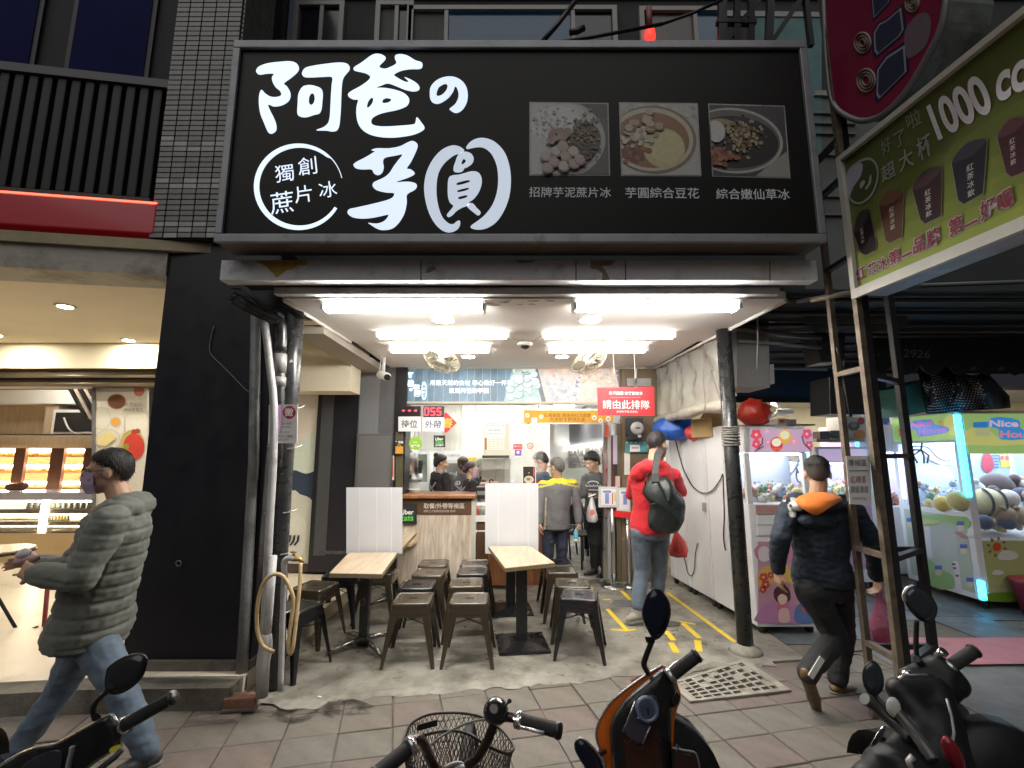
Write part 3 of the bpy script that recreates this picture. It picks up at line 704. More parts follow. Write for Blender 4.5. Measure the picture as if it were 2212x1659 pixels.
# tap, stand pipe and hose
tp = thing('water_tap','grey standpipe with a brass tap beside the drainpipe','tap',P(600,1490,3.2))
b = MB(); b.tube(smooth2([tuple(P(u,v,3.2))for u,v in((606,1492),(610,1350),(614,1240),(614,1215),(622,1206),(636,1207))],4,False),.018,10); b.build('standpipe',PVC,tp)
b = MB(); b.tube([P(630,1208,3.2),P(648,1208,3.2),P(654,1216,3.2)],.016,8); b.tube([P(636,1206,3.2),P(634,1192,3.2)],.009,6); b.ell(P(634,1192,3.2),(.025,.01,.008)); b.build('brass_valve',mat('brass',(.45,.3,.1),.35,.9),tp)
HOSE = mat('cream_hose',(.58,.42,.22),.45,var=.1,dirt=(.35,.25,.13),ds=9)
hs = thing('garden_hose','cream garden hose looped over the tap beside the pipes','hose',P(600,1400,3.1))
b = MB(); b.tube(smooth2([tuple(P(u,v,y))for u,v,y in((650,1216,3.19),(646,1280,3.15),(634,1390,3.1),(627,1412,3.1),(623,1390,3.1),(633,1310,3.12),(630,1280,3.12),(612,1246,3.12),(590,1241,3.12),(568,1262,3.12),(556,1310,3.12),(556,1360,3.12),(568,1395,3.12),(592,1408,3.12))],5,False),.0125,8); b.build('tube',HOSE,hs)
# brick by the pipes
bb = thing('brick','worn red brick lying at the foot of the grey pipes','brick',G(515,1535))
b = MB(); q = G(517,1533); b.obox(q+V((0,.02,.045)),(.19,.09,.06),Matrix.Rotation(.1,3,'Z')); b.build('clay',mat('red_brick',(.24,.12,.08),.9,var=.3,vs=12,bump=.4,bs=60),bb,bevel=.008)
b = MB(); q = G(517,1535); b.obox(q+V((0,.02,.012)),(.2,.1,.0135),Matrix.Rotation(.1,3,'Z')); b.build('mortar_bed',CONCD,bb)
# ================================================================ UPPER FACADE
ub = thing('apartment_block','dark apartment wall with pale framed windows above the black sign','building',(0,4.3,4.5))
b = MB(); b.box(-2.25,12,4.3,4.6,2.95,9); b.build('wall',mat('block_wall',(.045,.05,.05),.9,var=.25,vs=1.5),ub)
b = MB(); b.box(-2.25,9,4.27,4.3,6.42,9); b.build('upper_band',mat('block_band',(.02,.021,.022),.9),ub)
FU = FY(4.3); WF = mat('window_frame',(.34,.34,.32),.5,var=.1); PB = mat('blue_pane',(.01,.055,.12),.15,var=.3,vs=1.5,emit=.022,ecol=(.02,.12,.3)); PD = mat('dark_pane',(.02,.022,.03),.15,var=.3)  # faint emission in the blue panes stands in for reflected sky
PT = mat('teal_wall',(.13,.24,.25),.8,var=.15); CUR = mat('curtain',(.12,.13,.12),.9,var=.2,stretch=(14,1,.3))
def window(u0,u1,vt,panes,fr=FU):
    x0,zt = fr.xy(fr.px(u0,vt)); x1,_ = fr.xy(fr.px(u1,vt)); zb = 4.2
    f = MB(); w = .05
    f.fbox(fr,x0,x1,zt-w,zt,0,.05); f.fbox(fr,x0,x0+w,zb,zt-w,0,.05); f.fbox(fr,x1-w,x1,zb,zt-w,0,.05)
    fo = f.build('window',WF,ub)
    for k,(ua,ub_,m)in enumerate(panes):
        a_,_ = fr.xy(fr.px(ua,vt)); c_,_ = fr.xy(fr.px(ub_,vt))
        p = MB(); p.fbox(fr,max(a_,x0+w),min(c_,x1-w),zb,zt-w,.004,.012); p.build('pane',m,fo)
        if k:p = MB(); p.fbox(fr,a_-.02,a_+.02,zb,zt-w,.012,.045); p.build('mullion',WF,fo)
window(641,748,10,[(641,700,PD),(700,748,PD)])
window(815,896,10,[(815,860,CUR),(860,896,PD)])
window(882,1330,20,[(882,966,CUR),(966,1236,PB),(1236,1330,PD)])
window(1378,1560,22,[(1378,1497,mat('grey_pane',(.07,.07,.065),.3)),(1497,1560,PB)])
b = MB(); b.prism(pxs(FU,[(1625,36),(1775,36),(1775,330),(1625,330)],.01),(0,.02,0)); b.build('wall_panel',PT,ub)
b = MB(); b.prism(pxs(FU,[(1560,22),(1790,26),(1790,36),(1560,34)],.02),(0,.06,0)); b.build('gutter',WF,ub)
b = MB(); b.prism(pxs(FU,[(1760,195),(1850,195),(1850,208),(1760,205)],.03),(0,.06,0)); b.build('ledge',WF,ub)
for z in(240,262,284,330,420,460):
    b = MB(); b.prism(pxs(FU,[(1755,z),(1850,z+1),(1850,z+5),(1755,z+4)],.03),(0,.03,0)); b.build('bar',GREYM,ub)
b = MB(); b.prism(pxs(FU,[(1740,205),(1960,215),(1960,700),(1740,700)],.005),(0,.004,0)); b.build('wall_panel',mat('pale_block_wall',(.16,.17,.165),.85,var=.3,vs=2),ub)
b = MB((.6,.01,.01)); q = FU.px(1404,72,.06); b.cap(q+V((0,0,-.05)),.055,q+V((0,0,.02)),.05)
ln = thing('red_lamp','red lamp glowing in the window above the sign','lamp',q); b.build('shade',mat('red_glow',(.8,.03,.02),.4,emit=1.4,ecol=(1,.03,.02)),ln)
b = MB(); b.cyl(q+V((0,0,.06)),.03,.25,n=10); b.build('sleeve',mat('pink_sleeve',(.2,.06,.06),.6),ln)
sb = thing('sign_bracket','dark steel lattice of struts above the right end of the black sign','steel frame',P(1650,60,3.5))
for(ua,va,ub_,vb,w)in((1560,0,1560,110,.07),(1592,0,1590,105,.05),(1622,-10,1622,100,.05),(1664,0,1660,100,.06),(1664,96,1735,-10,.055),(1740,0,1752,100,.04),(1548,48,1632,50,.05),(1560,100,1640,0,.03)):
    b = MB(); b.bar(P(ua,va,3.5),P(ub_,vb,3.5),w,.04); b.build('strut',BLACKM,sb)
s2 = thing('cable_stay','dark diagonal stays crossing the blue window over the sign','stay',P(1180,95,3.4))
for(ua,va,ub_,vb,w)in((1165,98,1245,0,.04),(1130,102,1430,52,.03),(1230,70,1262,60,.05),(1430,52,1560,0,.025)):
    b = MB(); b.tube([P(ua,va,3.4),P((ua+ub_)/2,(va+vb)/2+3,3.4),P(ub_,vb,3.4)],w/2,6); b.build('stay',BLACKM,s2)

# ================================================================ THE BLACK SIGN
YS = 2.85; FS = FY(YS)
SGN = thing('shop_sign','large black shop sign with glowing white brush lettering and three dessert photos','sign',(0,YS,2.95))
xa,zb = FS.xy(FS.px(467,524)); xb,_ = FS.xy(FS.px(1781,524)); _,zt = FS.xy(FS.px(1106,97))
SFACE = mat('sign_acrylic',(.010,.010,.0095),.4,var=.25,vs=1.2,spec=.16)
ALU = mat('sign_aluminium',(.25,.255,.275),.45,.3,var=.15,vs=6,dirt=(.10,.095,.09),ds=8,dt=(.55,.8))
b = MB(); b.box(xa,xb,YS,YS+.2,zb,zt); b.build('box',mat('sign_box',(.13,.115,.09),.6,var=.15,dirt=(.07,.06,.05)),SGN)
b = MB(); b.box(xa+.02,xb-.02,YS-.004,YS-.001,zb+.03,zt-.03); b.build('face_panel',SFACE,SGN)
fw = .048
for(x0,x1,z0,z1)in((xa,xb,zb-.01,zb+fw),(xa,xb,zt-fw,zt+.01),(xa,xa+fw,zb+fw+.002,zt-fw-.002),(xb-fw,xb,zb+fw+.002,zt-fw-.002)):
    b = MB(); b.box(x0,x1,YS-.03,YS-.0045,z0,z1); b.build('frame',ALU,SGN,bevel=.006)
cs_ = crop(500,60,2.6024)
def LIT(nm,s):return mat(nm,(.8,.85,.95),.5,emit=s,ecol=(.70,.83,1.0),var=.06,vs=3,stretch=(6,6,.6))
L1,L2,L3,L4 = LIT('lit_letter_bright',.56),LIT('lit_letter',.46),LIT('lit_letter_soft',.34),LIT('lit_letter_dim',.26)
def letter(outs,m,nm='character',d=.008,n=4):
    b = MB()
    for o,hs_ in outs:
        sm = lambda pts:[FS.px(*cs_(*p),d)for p in smooth2(pts,n)]
        b.prism(sm(o),(0,.0095,0),[sm(h)for h in hs_])
    return b.build(nm,m,SGN)
A1 =[(365,300),(385,275),(440,255),(520,245),(590,242),(630,258),(643,288),(630,315),(590,350),(545,385),(565,405),(585,440),(587,475),(570,505),(530,528),(480,535),(443,522),(452,555),(475,600),(493,645),(496,685),(480,706),(458,712),(440,698),(415,640),(393,585),(383,520),(385,460),(400,428),(425,452),(460,472),(500,474),(528,462),(520,435),(490,408),(472,375),(468,345),(480,322),(430,322),(390,328),(370,318)]
A2 =[(664,315),(685,285),(740,270),(820,258),(900,250),(950,255),(972,275),(970,300),(945,330),(930,355),(922,400),(918,480),(915,560),(910,620),(905,660),(890,690),(860,698),(820,692),(757,690),(800,672),(830,648),(843,610),(848,540),(852,460),(856,400),(858,345),(800,342),(740,345),(690,345),(668,335)]
A3 =[(640,455),(665,410),(700,397),(740,400),(785,418),(798,450),(795,500),(790,550),(775,580),(740,590),(690,605),(650,600),(633,580),(635,520)]
A3h =[(728,448),(742,460),(746,490),(738,515),(722,526),(708,510),(708,480),(715,460)]
letter([(A1,[]),(A2,[]),(A3,[A3h])],L1)
B1 =[(1003,300),(1003,280),(1050,250),(1120,200),(1165,193),(1203,210),(1203,232),(1165,275),(1200,290),(1235,280),(1277,255),(1268,225),(1272,202),(1305,195),(1350,205),(1400,235),(1440,248),(1447,270),(1432,290),(1370,292),(1310,302),(1262,328),(1290,352),(1335,375),(1358,372),(1330,345),(1370,360),(1410,385),(1428,410),(1420,430),(1385,437),(1330,425),(1270,400),(1220,385),(1180,398),(1142,412),(1200,415),(1260,425),(1320,445),(1355,475),(1360,505),(1340,535),(1280,558),(1220,570),(1165,585),(1125,607),(1113,632),(1125,655),(1170,665),(1240,665),(1310,660),(1370,655),(1400,645),(1410,605),(1440,640),(1460,670),(1450,690),(1400,715),(1330,730),(1240,738),(1150,730),(1080,705),(1035,660),(1018,600),(1018,540),(1028,493),(1000,490),(970,475),(963,455),(985,435),(1040,405),(1090,370),(1108,342),(1080,320),(1040,310)]
letter([(B1,[[(1115,478),(1127,487),(1120,515),(1097,542),(1085,535),(1095,500)],[(1190,490),(1215,480),(1243,488),(1235,505),(1205,514),(1187,510)]])],L1,n=3)
letter([([(1495,465),(1500,410),(1540,365),(1600,342),(1660,345),(1710,375),(1738,425),(1740,490),(1720,540),(1690,570),(1660,577),(1632,562),(1625,550),(1660,520),(1680,480),(1680,440),(1667,408),(1656,410),(1648,435),(1620,475),(1580,505),(1545,518),(1515,510),(1500,490)],[[(1597,388),(1610,397),(1605,425),(1580,455),(1550,468),(1538,455),(1550,415),(1575,395)]])],L2)
C1 =[(998,915),(1020,895),(1070,870),(1120,840),(1138,826),(1115,820),(1150,808),(1230,808),(1300,795),(1340,775),(1380,760),(1410,775),(1415,800),(1395,850),(1370,900),(1345,938),(1370,945),(1395,965),(1390,980),(1350,1000),(1270,1028),(1340,1025),(1385,1030),(1410,1045),(1400,1075),(1347,1108),(1345,1160),(1330,1230),(1295,1290),(1250,1330),(1190,1340),(1150,1330),(1110,1305),(1095,1293),(1150,1298),(1200,1280),(1227,1240),(1180,1248),(1120,1260),(1050,1265),(990,1255),(960,1230),(970,1205),(1010,1195),(1100,1175),(1200,1150),(1250,1130),(1262,1100),(1210,1095),(1150,1080),(1123,1055),(1130,1030),(1165,1013),(1205,993),(1235,965),(1260,925),(1290,885),(1317,848),(1270,855),(1205,868),(1190,893),(1195,930),(1185,965),(1160,982),(1132,972),(1115,945),(1060,945),(1015,938)]
letter([(C1,[])],L2,n=3)
D1 =[(1665,790),(1700,803),(1720,825),(1690,842),(1660,850),(1632,868),(1590,905),(1555,960),(1540,1030),(1540,1120),(1555,1200),(1580,1260),(1620,1298),(1650,1300),(1668,1285),(1688,1278),(1693,1300),(1675,1335),(1630,1355),(1580,1345),(1530,1300),(1490,1230),(1465,1140),(1458,1050),(1475,960),(1515,880),(1570,820),(1625,793)]
D2 =[(1732,800),(1760,765),(1810,742),(1870,745),(1930,775),(1985,840),(2015,930),(2023,1030),(2010,1130),(1975,1220),(1925,1290),(1860,1330),(1800,1337),(1762,1325),(1768,1308),(1800,1285),(1850,1245),(1900,1180),(1930,1100),(1940,1010),(1930,920),(1900,850),(1860,812),(1820,800),(1770,806),(1740,812)]
D3 =[(1660,900),(1680,850),(1720,830),(1760,840),(1780,870),(1772,905),(1740,930),(1720,938),(1708,957),(1680,965),(1652,958),(1650,930)]
D4 =[(1615,1010),(1640,985),(1680,980),(1720,970),(1770,957),(1810,965),(1832,1000),(1830,1050),(1810,1100),(1780,1138),(1752,1158),(1750,1178),(1710,1192),(1670,1215),(1640,1245),(1615,1255),(1606,1240),(1630,1210),(1648,1182),(1625,1160),(1612,1110)]
D5 =[(1742,1172),(1772,1165),(1800,1195),(1826,1225),(1810,1245),(1780,1225),(1740,1190)]
letter([(D1,[]),(D2,[]),(D3,[[(1716,877),(1730,888),(1720,905),(1702,913),(1705,890)]]),(D4,[[(1672,1032),(1745,1014),(1752,1028),(1680,1048)],[(1678,1080),(1742,1064),(1744,1078),(1682,1094)],[(1680,1126),(1732,1112),(1736,1126),(1690,1140)]]),(D5,[])],L4,n=3)
# brush ring
b = MB(); N_ = 60
def rr_(k):
    t = 2*PI*k/N_
    th = 34*(.35+.65*abs(math.cos((t-PI*.95)/2))**1.1)
    if 5.55<t or t<.2:th *= .35
    return t,th
out,inn =[],[]
for k in range(5,N_-1):
    t,th = rr_(k)
    if .12<t<.38:continue
    out.append((640+290*math.cos(t),1058+281*math.sin(t))); inn.append((640+(290-th)*math.cos(t),1058+(281-th)*math.sin(t)))
pts =[FS.px(*cs_(*p),.008)for p in out+inn[::-1]]
b.prism(pts,(0,.0095,0)); b.build('brush_ring',L1,SGN)
for s,x,y,h,an in(('獨',553,975,120,.16),('創',702,928,125,.16),('蔗',537,1165,150,.16),('片',676,1110,118,.16),('冰',835,1080,112,.16)):
    b = MB(); fx,fz = FS.xy(FS.px(*cs_(x,y))); b.text(s,FS.mat(fx,fz,.008,an),h=h/2.6024/1.1573*3.1/1000,bold=0.0); b.build('character',L1,SGN)
# dessert photos
c3s = crop(1250,0,2.5918)
PHOTO = mat('sign_photo',attr=True,rough=.4,var=.12,vs=40)
def photo(q4,kind,seed):
    fo = thing_part = MB((.42,.42,.42))
    inner =[c3s(*p)for p in q4]; cxm = sum(p[0]for p in inner)/4; cym = sum(p[1]for p in inner)/4
    fo.prism(pxs(FS,inner,.004),(0,.004,0))
    lerp = lambda s,t:tuple(inner[0][i]*(1-s)*(1-t)+inner[1][i]*s*(1-t)+inner[2][i]*s*t+inner[3][i]*(1-s)*t for i in(0,1))
    rn = random.Random(seed); e = .016
    lay =[0.006]
    def pg(pts,col):
        lay[0]+= .00006; fo.poly([FS.px(*lerp(min(max(s,e),1-e),min(max(t,e),1-e)),lay[0])for s,t in pts],col=col)
    def el(cx,cy,rx,ry,col,n=14,an=0,wob=0):
        pg([(cx+rx*math.cos(t)*math.cos(an)-ry*math.sin(t)*math.sin(an)+wob*rn.uniform(-1,1),cy+rx*math.cos(t)*math.sin(an)+ry*math.sin(t)*math.cos(an)+wob*rn.uniform(-1,1))for t in[k*2*PI/n for k in range(n)]],col)
    sq =[(0,0),(1,0),(1,1),(0,1)]
    def scat(n,fx,cols,r0,r1):
        for _ in range(n):
            x,y = fx(); el(x,y,rn.uniform(r0,r1),rn.uniform(r0,r1)*.8,rn.choice(cols),8,rn.random()*3,r0*.1)
    k = .95
    c_ = lambda*a:tuple(x*k for x in a)
    if kind==0:
        pg(sq,c_(.08,.08,.08)); el(.8,.1,.4,.12,c_(.05,.05,.05)); el(.25,.5,.70,.58,c_(.34,.34,.33),40); el(.22,.48,.66,.53,c_(.42,.43,.42),40)
        el(.32,.3,.33,.25,c_(.5,.51,.5),20,0,.02); scat(90,lambda:(rn.gauss(.28,.16),rn.gauss(.3,.12)),[c_(.5,.51,.5),c_(.4,.41,.4),c_(.3,.31,.3)],.01,.03)
        el(.68,.55,.2,.28,c_(.06,.045,.03),20,.4); scat(130,lambda:(rn.gauss(.68,.09),rn.gauss(.4,.13)),[c_(.2,.14,.05),c_(.09,.05,.03),c_(.28,.22,.1),c_(.05,.03,.02)],.012,.026)
        scat(70,lambda:(rn.gauss(.68,.08),rn.gauss(.66,.07)),[c_(.05,.04,.035),c_(.08,.06,.045)],.015,.03)
        scat(26,lambda:(rn.gauss(.37,.06),rn.gauss(.45,.05)),[c_(.3,.2,.18),c_(.25,.15,.13)],.03,.06)
        for x,y in((.2,.72),(.33,.66),(.42,.6),(.3,.8),(.45,.73),(.55,.66),(.55,.82),(.42,.86),(.22,.88),(.62,.77)):
            el(x+.01,y+.02,.075,.07,c_(.2,.15,.14),8,rn.random()); el(x,y,.068,.06,rn.choice([c_(.42,.34,.32),c_(.36,.28,.26),c_(.45,.38,.34)]),8,rn.random(),.008)
    elif kind==1:
        pg(sq,c_(.4,.4,.38)); scat(40,lambda:(rn.random(),rn.random()*.2),[c_(.33,.33,.31),c_(.44,.44,.42)],.02,.06); el(.42,.5,.54,.46,c_(.2,.16,.11),40); el(.4,.5,.52,.43,c_(.46,.42,.34),40); el(.4,.51,.47,.38,c_(.24,.13,.05),40)
        el(.55,.62,.26,.27,c_(.46,.42,.22),30,.3); el(.58,.6,.22,.22,c_(.5,.46,.26),30,.3)
        scat(40,lambda:(abs(rn.gauss(.12,.1)),rn.gauss(.68,.07)),[c_(.2,.07,.04),c_(.26,.1,.06),c_(.14,.05,.03)],.03,.05)
        scat(60,lambda:(rn.gauss(.22,.09),rn.gauss(.46,.06)),[c_(.5,.48,.4),c_(.42,.4,.32),c_(.3,.27,.2)],.025,.045)
        for _ in range(14):
            x,y = rn.gauss(.4,.13),rn.gauss(.27,.05); el(x+.01,y+.02,.06,.05,c_(.18,.11,.07),9); el(x,y,.055,.045,rn.choice([c_(.44,.34,.26),c_(.38,.28,.2)]),9,0,.006)
    else:
        pg(sq,c_(.055,.055,.06)); pg([(.55,1),(1,.62),(1,1)],c_(.3,.29,.27)); el(.3,.5,.64,.45,c_(.4,.39,.37),40); el(.28,.5,.62,.42,c_(.12,.11,.1),40); el(.3,.52,.58,.36,c_(.02,.018,.022),40)
        el(.15,.3,.2,.1,c_(.3,.22,.12),16); scat(170,lambda:(rn.gauss(.42,.11),rn.gauss(.44,.1)),[c_(.3,.24,.14),c_(.2,.15,.08),c_(.38,.3,.18),c_(.1,.07,.04)],.018,.034)
        el(.08,.38,.12,.15,c_(.5,.5,.49),20); scat(45,lambda:(abs(rn.gauss(.1,.1)),rn.gauss(.72,.06)),[c_(.26,.1,.06),c_(.32,.15,.09),c_(.18,.06,.04)],.03,.05)
    fo.build('photo_panel',PHOTO,SGN)
photo([(190,660),(703,667),(714,1138),(190,1138)],0,1)
photo([(770,662),(1282,668),(1305,1142),(785,1140)],1,2)
photo([(1348,670),(1845,685),(1883,1157),(1375,1143)],2,3)
CAPT = mat('sign_caption',(.40,.40,.42),.6,emit=.05,ecol=(.6,.6,.65))
for s,x0,x1,y in(('招牌芋泥蔗片冰',188,718,1250),('芋圓綜合豆花',810,1287,1254),('綜合嫩仙草冰',1397,1872,1262)):
    b = MB(); fx,fz = FS.xy(FS.px(*c3s((x0+x1)/2,y))); w =(FS.px(*c3s(x1,y))-FS.px(*c3s(x0,y))).length
    b.text(s,FS.mat(fx,fz,.008,-.008),w=w,bold=.008); b.build('caption',CAPT,SGN)

# ================================================================ BEAM, CEILING, LIGHTS
BEAMM = mat('chipped_white_beam',(.66,.67,.70),.7,var=.12,vs=4,dirt=(.34,.33,.32),ds=5,dt=(.52,.75),bump=.08,bs=20)
rbm = thing('roof_beam','long white roof beam with peeling paint under the black sign','beam',(0,3.0,2.8))
FB = FY(3.0)
xl_,z0_ = FB.xy(FB.px(474,605)); xr_,z1_ = FB.xy(FB.px(1763,562))
b = MB(); b.box(xl_,xr_,3.0,3.1,z0_,z1_); b.build('fascia',BEAMM,rbm,bevel=.004)
PEEL = mat('ochre_undercoat',(.42,.28,.045),.8,var=.25,vs=15); PEELG = mat('grey_undercoat',(.27,.23,.17),.85,var=.2)
for pts,m in(([(545,562),(665,562),(662,572),(640,574),(635,580),(618,584),(608,592),(596,600),(590,590),(582,584),(578,578),(565,570)],PEEL),([(1275,562),(1330,562),(1322,572),(1300,574),(1308,584),(1318,604),(1300,606),(1302,590),(1290,582),(1276,580)],PEELG),
               ([(925,578),(938,574),(944,580),(930,588),(918,590)],PEELG),([(1110,562),(1160,562),(1150,567),(1120,568)],PEELG)):
    b = MB(); b.prism(pxs(FB,pts,.002),(0,.0015,0)); b.build('peeled_patch',m,rbm)
for u in(908,1243,1350,1662):
    b = MB(); b.prism(pxs(FB,[(u,563),(u+2.5,563),(u+2.5,606),(u,606)],.002),(0,.0015,0)); b.build('seam',mat('seam_dark',(.1,.1,.1),.8),rbm)
b = MB(); b.box(xl_+.3,xr_-.18,3.14,3.2,2.715,2.765); b.build('lower_beam',BEAMM,rbm,bevel=.003)
b = MB(); b.box(xl_+.05,xr_-.05,3.105,3.3,2.80,2.93); b.build('backing',DARKW,rbm)
CEIL = mat('ceiling_paint',(.84,.82,.79),.75,var=.05,vs=2,dirt=(.45,.41,.35),ds=2,dt=(.62,.85))
cl = MB(); cl.prism([(-1.66,3.21,2.703),(1.98,3.21,2.703),(1.90,4.48,2.703),(-1.60,4.48,2.703)],(0,0,.06)); c_o = struct(cl.build('ceiling',CEIL))
cl = MB(); cl.box(-1.6,1.88,4.50,6.12,2.722,2.78); cl.build('rear_panel',CEIL,c_o)
cl = MB(); cl.tube([(-1.64,3.21,2.69),(-1.60,4.48,2.69)],.014,6); cl.build('edge_trim',WHITEW,c_o); cl = MB(); cl.tube([(1.98,3.21,2.69),(1.90,4.48,2.69),(1.86,6.1,2.70)],.014,6); cl.build('edge_trim',WHITEW,c_o)
rn = random.Random(6); cl = MB((.36,.32,.26))
for k in range(26):
    x = rn.choice([rn.uniform(-.9,.6),rn.uniform(-.5,.2)]); y = 3.24+rn.random()*.12; w = rn.uniform(.01,.06)
    cl.prism([V((x+w*math.cos(t)*rn.uniform(.6,1.3),y+.25*w*math.sin(t)*rn.uniform(.5,1.4),2.7025))for t in[q*PI/4 for q in range(8)]],(0,0,-.001))
cl.build('flaking_paint',PRINTM,c_o)
TUBE = mat('tube_glow',(1,1,1),.5,emit=52,ecol=(1.0,.96,.89))
TUBEB = mat('tube_glow_soft',(1,1,1),.5,emit=30,ecol=(1.0,.96,.88))
def batten(u0,u1,v,w,h,zc,label,m=TUBE):
    z = zc-h*.7; p,q = G(u0,v,z),G(u1,v,z); y =(p.y+q.y)/2; x0,x1 = p.x,q.x
    t = thing('fluorescent_light',label,'ceiling light',((x0+x1)/2,y,zc),group='fluorescent battens on the shop ceiling')
    b = MB(); b.box(x0-.03,x1+.03,y-w*.42,y+w*.42,zc-.026,zc-.001); b.build('housing',WHITEP,t)
    b = MB(); b.rings([[V((xx,y+w/2*math.cos(a_),zc-.027-(h-.027)*math.sin(a_)))for a_ in[k*PI/8 for k in range(9)]]for xx in(x0,x1)],closed=True); b.build('diffuser',m,t)
    for xx,s in((x0,-1),(x1,1)):
        b = MB(); b.box(xx,xx+s*.025,y-w*.5,y+w*.5,zc-h*.95,zc-.0265); b.build('end_cap',WHITEP,t)
batten(706,1042,668,.13,.075,2.703,'wide glowing tube light at the front left of the shop ceiling')
batten(1244,1588,666,.13,.075,2.703,'wide glowing tube light at the front right of the shop ceiling')
batten(820,1094,728,.06,.055,2.703,'slim tube light second from the street on the left of the ceiling',TUBEB)
batten(1176,1452,728,.06,.055,2.703,'slim tube light second from the street on the right of the ceiling',TUBEB)
batten(846,1056,757,.13,.07,2.722,'rear tube light behind the left ceiling fan',TUBEB)
batten(1186,1392,757,.13,.07,2.722,'rear tube light behind the right ceiling fan',TUBEB)
DL = mat('round_lamp',(1,1,1),.5,emit=38,ecol=(1,.96,.88))
for u,v,r,z,lb_ in((958,692,.085,2.703,'round downlight behind the front left tube light'),(1275,692,.085,2.703,'round downlight behind the front right tube light'),(1012,771,.075,2.722,'round downlight beside the left ceiling fan'),(1214,771,.075,2.722,'round downlight left of the right ceiling fan')):
    q = G(u,v,z-.01); d = thing('downlight',lb_,'downlight',q,group='round downlights in the shop ceiling')
    b = MB(); b.lathe([(r,-.001),(r+.02,-.004),(r+.02,.009),(r,.009)],q,n=28); b.build('trim_ring',WHITEP,d)
    b = MB(); b.cyl(q+V((0,0,-.003)),r-.004,.003,n=28); b.build('lamp',DL,d)
# cameras on the ceiling
q = G(1134,740,2.70); t = thing('dome_camera','white dome camera in the middle of the shop ceiling','security camera',q)
b = MB(); b.lathe([(.075,0),(.075,-.025),(.06,-.035)],q,n=24); b.build('base',WHITEP,t)
b = MB(); b.ell(q+V((0,0,-.035)),(.05,.05,.032)); b.build('dome',mat('camera_dome',(.02,.015,.015),.1),t)
b = MB(); b.tube(smooth2([tuple(G(u,v,2.697))for u,v in((1096,722),(1118,736),(1134,733),(1150,738),(1175,723))],5,False),.005,5); tag(b.build('lamp_cable',mat('beige_cable',(.4,.36,.3),.6)),'thin sagging cable joining the two slim tube lights','cable')
q = P(829,812,5.3); t = thing('bullet_camera','white bullet camera hanging from the ceiling above the grey column','security camera',q)
b = MB(); b.cap(q+V((-.05,.05,.02)),.05,q+V((.05,-.06,-.02)),.05); b.build('body',WHITEP,t)
b = MB(); b.cyl(q+V((.06,-.09,-.03)),.036,.03,ax=(.6,-.75,-.2)); b.build('lens',mat('camera_lens',(.01,.01,.01),.08),t)
b = MB(); b.tube([q+V((-.01,.02,.03)),q+V((-.01,.02,.30))],.018,8); b.tube([q+V((-.06,.02,.05)),q+V((-.04,.02,.25))],.006,6); b.build('bracket',WHITEP,t)
# fans
FANM = mat('fan_wire',(.30,.27,.19),.35,.5)
def fan(u,v,Y,tilt,label):
    c = P(u,v,Y); t = thing('ceiling_fan',label,'fan',c); n = V(tilt).normalized(); R = n.to_track_quat('Z','Y').to_matrix(); r = .21
    b = MB()
    for k in range(26):
        a_ = 2*PI*k/26
        b.tube([c+R @ V((rr*math.cos(a_+tw),rr*math.sin(a_+tw),zz))for rr,zz,tw in((.035,.07,0),(.13,.072,.15),(r,0,.3),(.13,-.05,.15),(.04,-.06,0))],.0026,4)
    for rr,zz in((r,0),(.14,.07),(.07,.072),(.14,-.05)):b.tube([c+R @ V((rr*math.cos(a_),rr*math.sin(a_),zz))for a_ in[k*PI/14 for k in range(28)]],.004,4,True)
    b.build('cage',FANM,t)
    for k in range(3):
        a0 = k*2*PI/3; b = MB(); b.add([c+R @ V((x*math.cos(a0)-y*math.sin(a0),x*math.sin(a0)+y*math.cos(a0),z))for x,y,z in((.03,-.02,.0),(.10,-.07,-.02),(.17,-.05,-.015),(.18,.03,.015),(.11,.06,.02),(.03,.02,.01))],[(0,1,2,3,4,5)]); b.build('blade',mat('fan_blade',(.30,.29,.24),.4),t)
    b = MB(); b.cyl(c+R @ V((0,0,-.05)),.05,.1,ax=n); b.cyl(c+R @ V((0,0,-.15)),.055,.1,ax=n); b.build('motor',WHITEP,t)
    b = MB(); top = V((c.x+n.x*-.1,c.y+.1,2.72)); b.tube([c+R @ V((0,0,-.12)),top+V((0,0,-.06)),top],.018,8); b.cyl(top+V((0,0,-.03)),.06,.03); b.build('mount',WHITEP,t)
    b = MB(); b.tube([c+R @ V((.05,0,-.1)),top+V((.08,0,-.03)),top+V((.06,0,0))],.006,5); b.build('cord',mat('beige_cable',(.4,.36,.3),.6),t)
fan(955,778,4.75,(-.28,-.35,-.9),'caged white fan tilted down under the left rear tube light')
fan(1272,780,4.75,(.35,-.3,-.9),'caged white fan tilted down under the right rear tube light')
# ================================================================ INSIDE THE SHOP
CK = crop(980,1000,4.148); CQ = crop(1300,900,4.148); C1 = crop(560,1080,2.44); C2 = crop(1160,1060,2.7657); C3 = crop(560,620,3.16); C4 = crop(1200,620,2.765)
def zat(u,v,Y):return P(u,v,Y).z
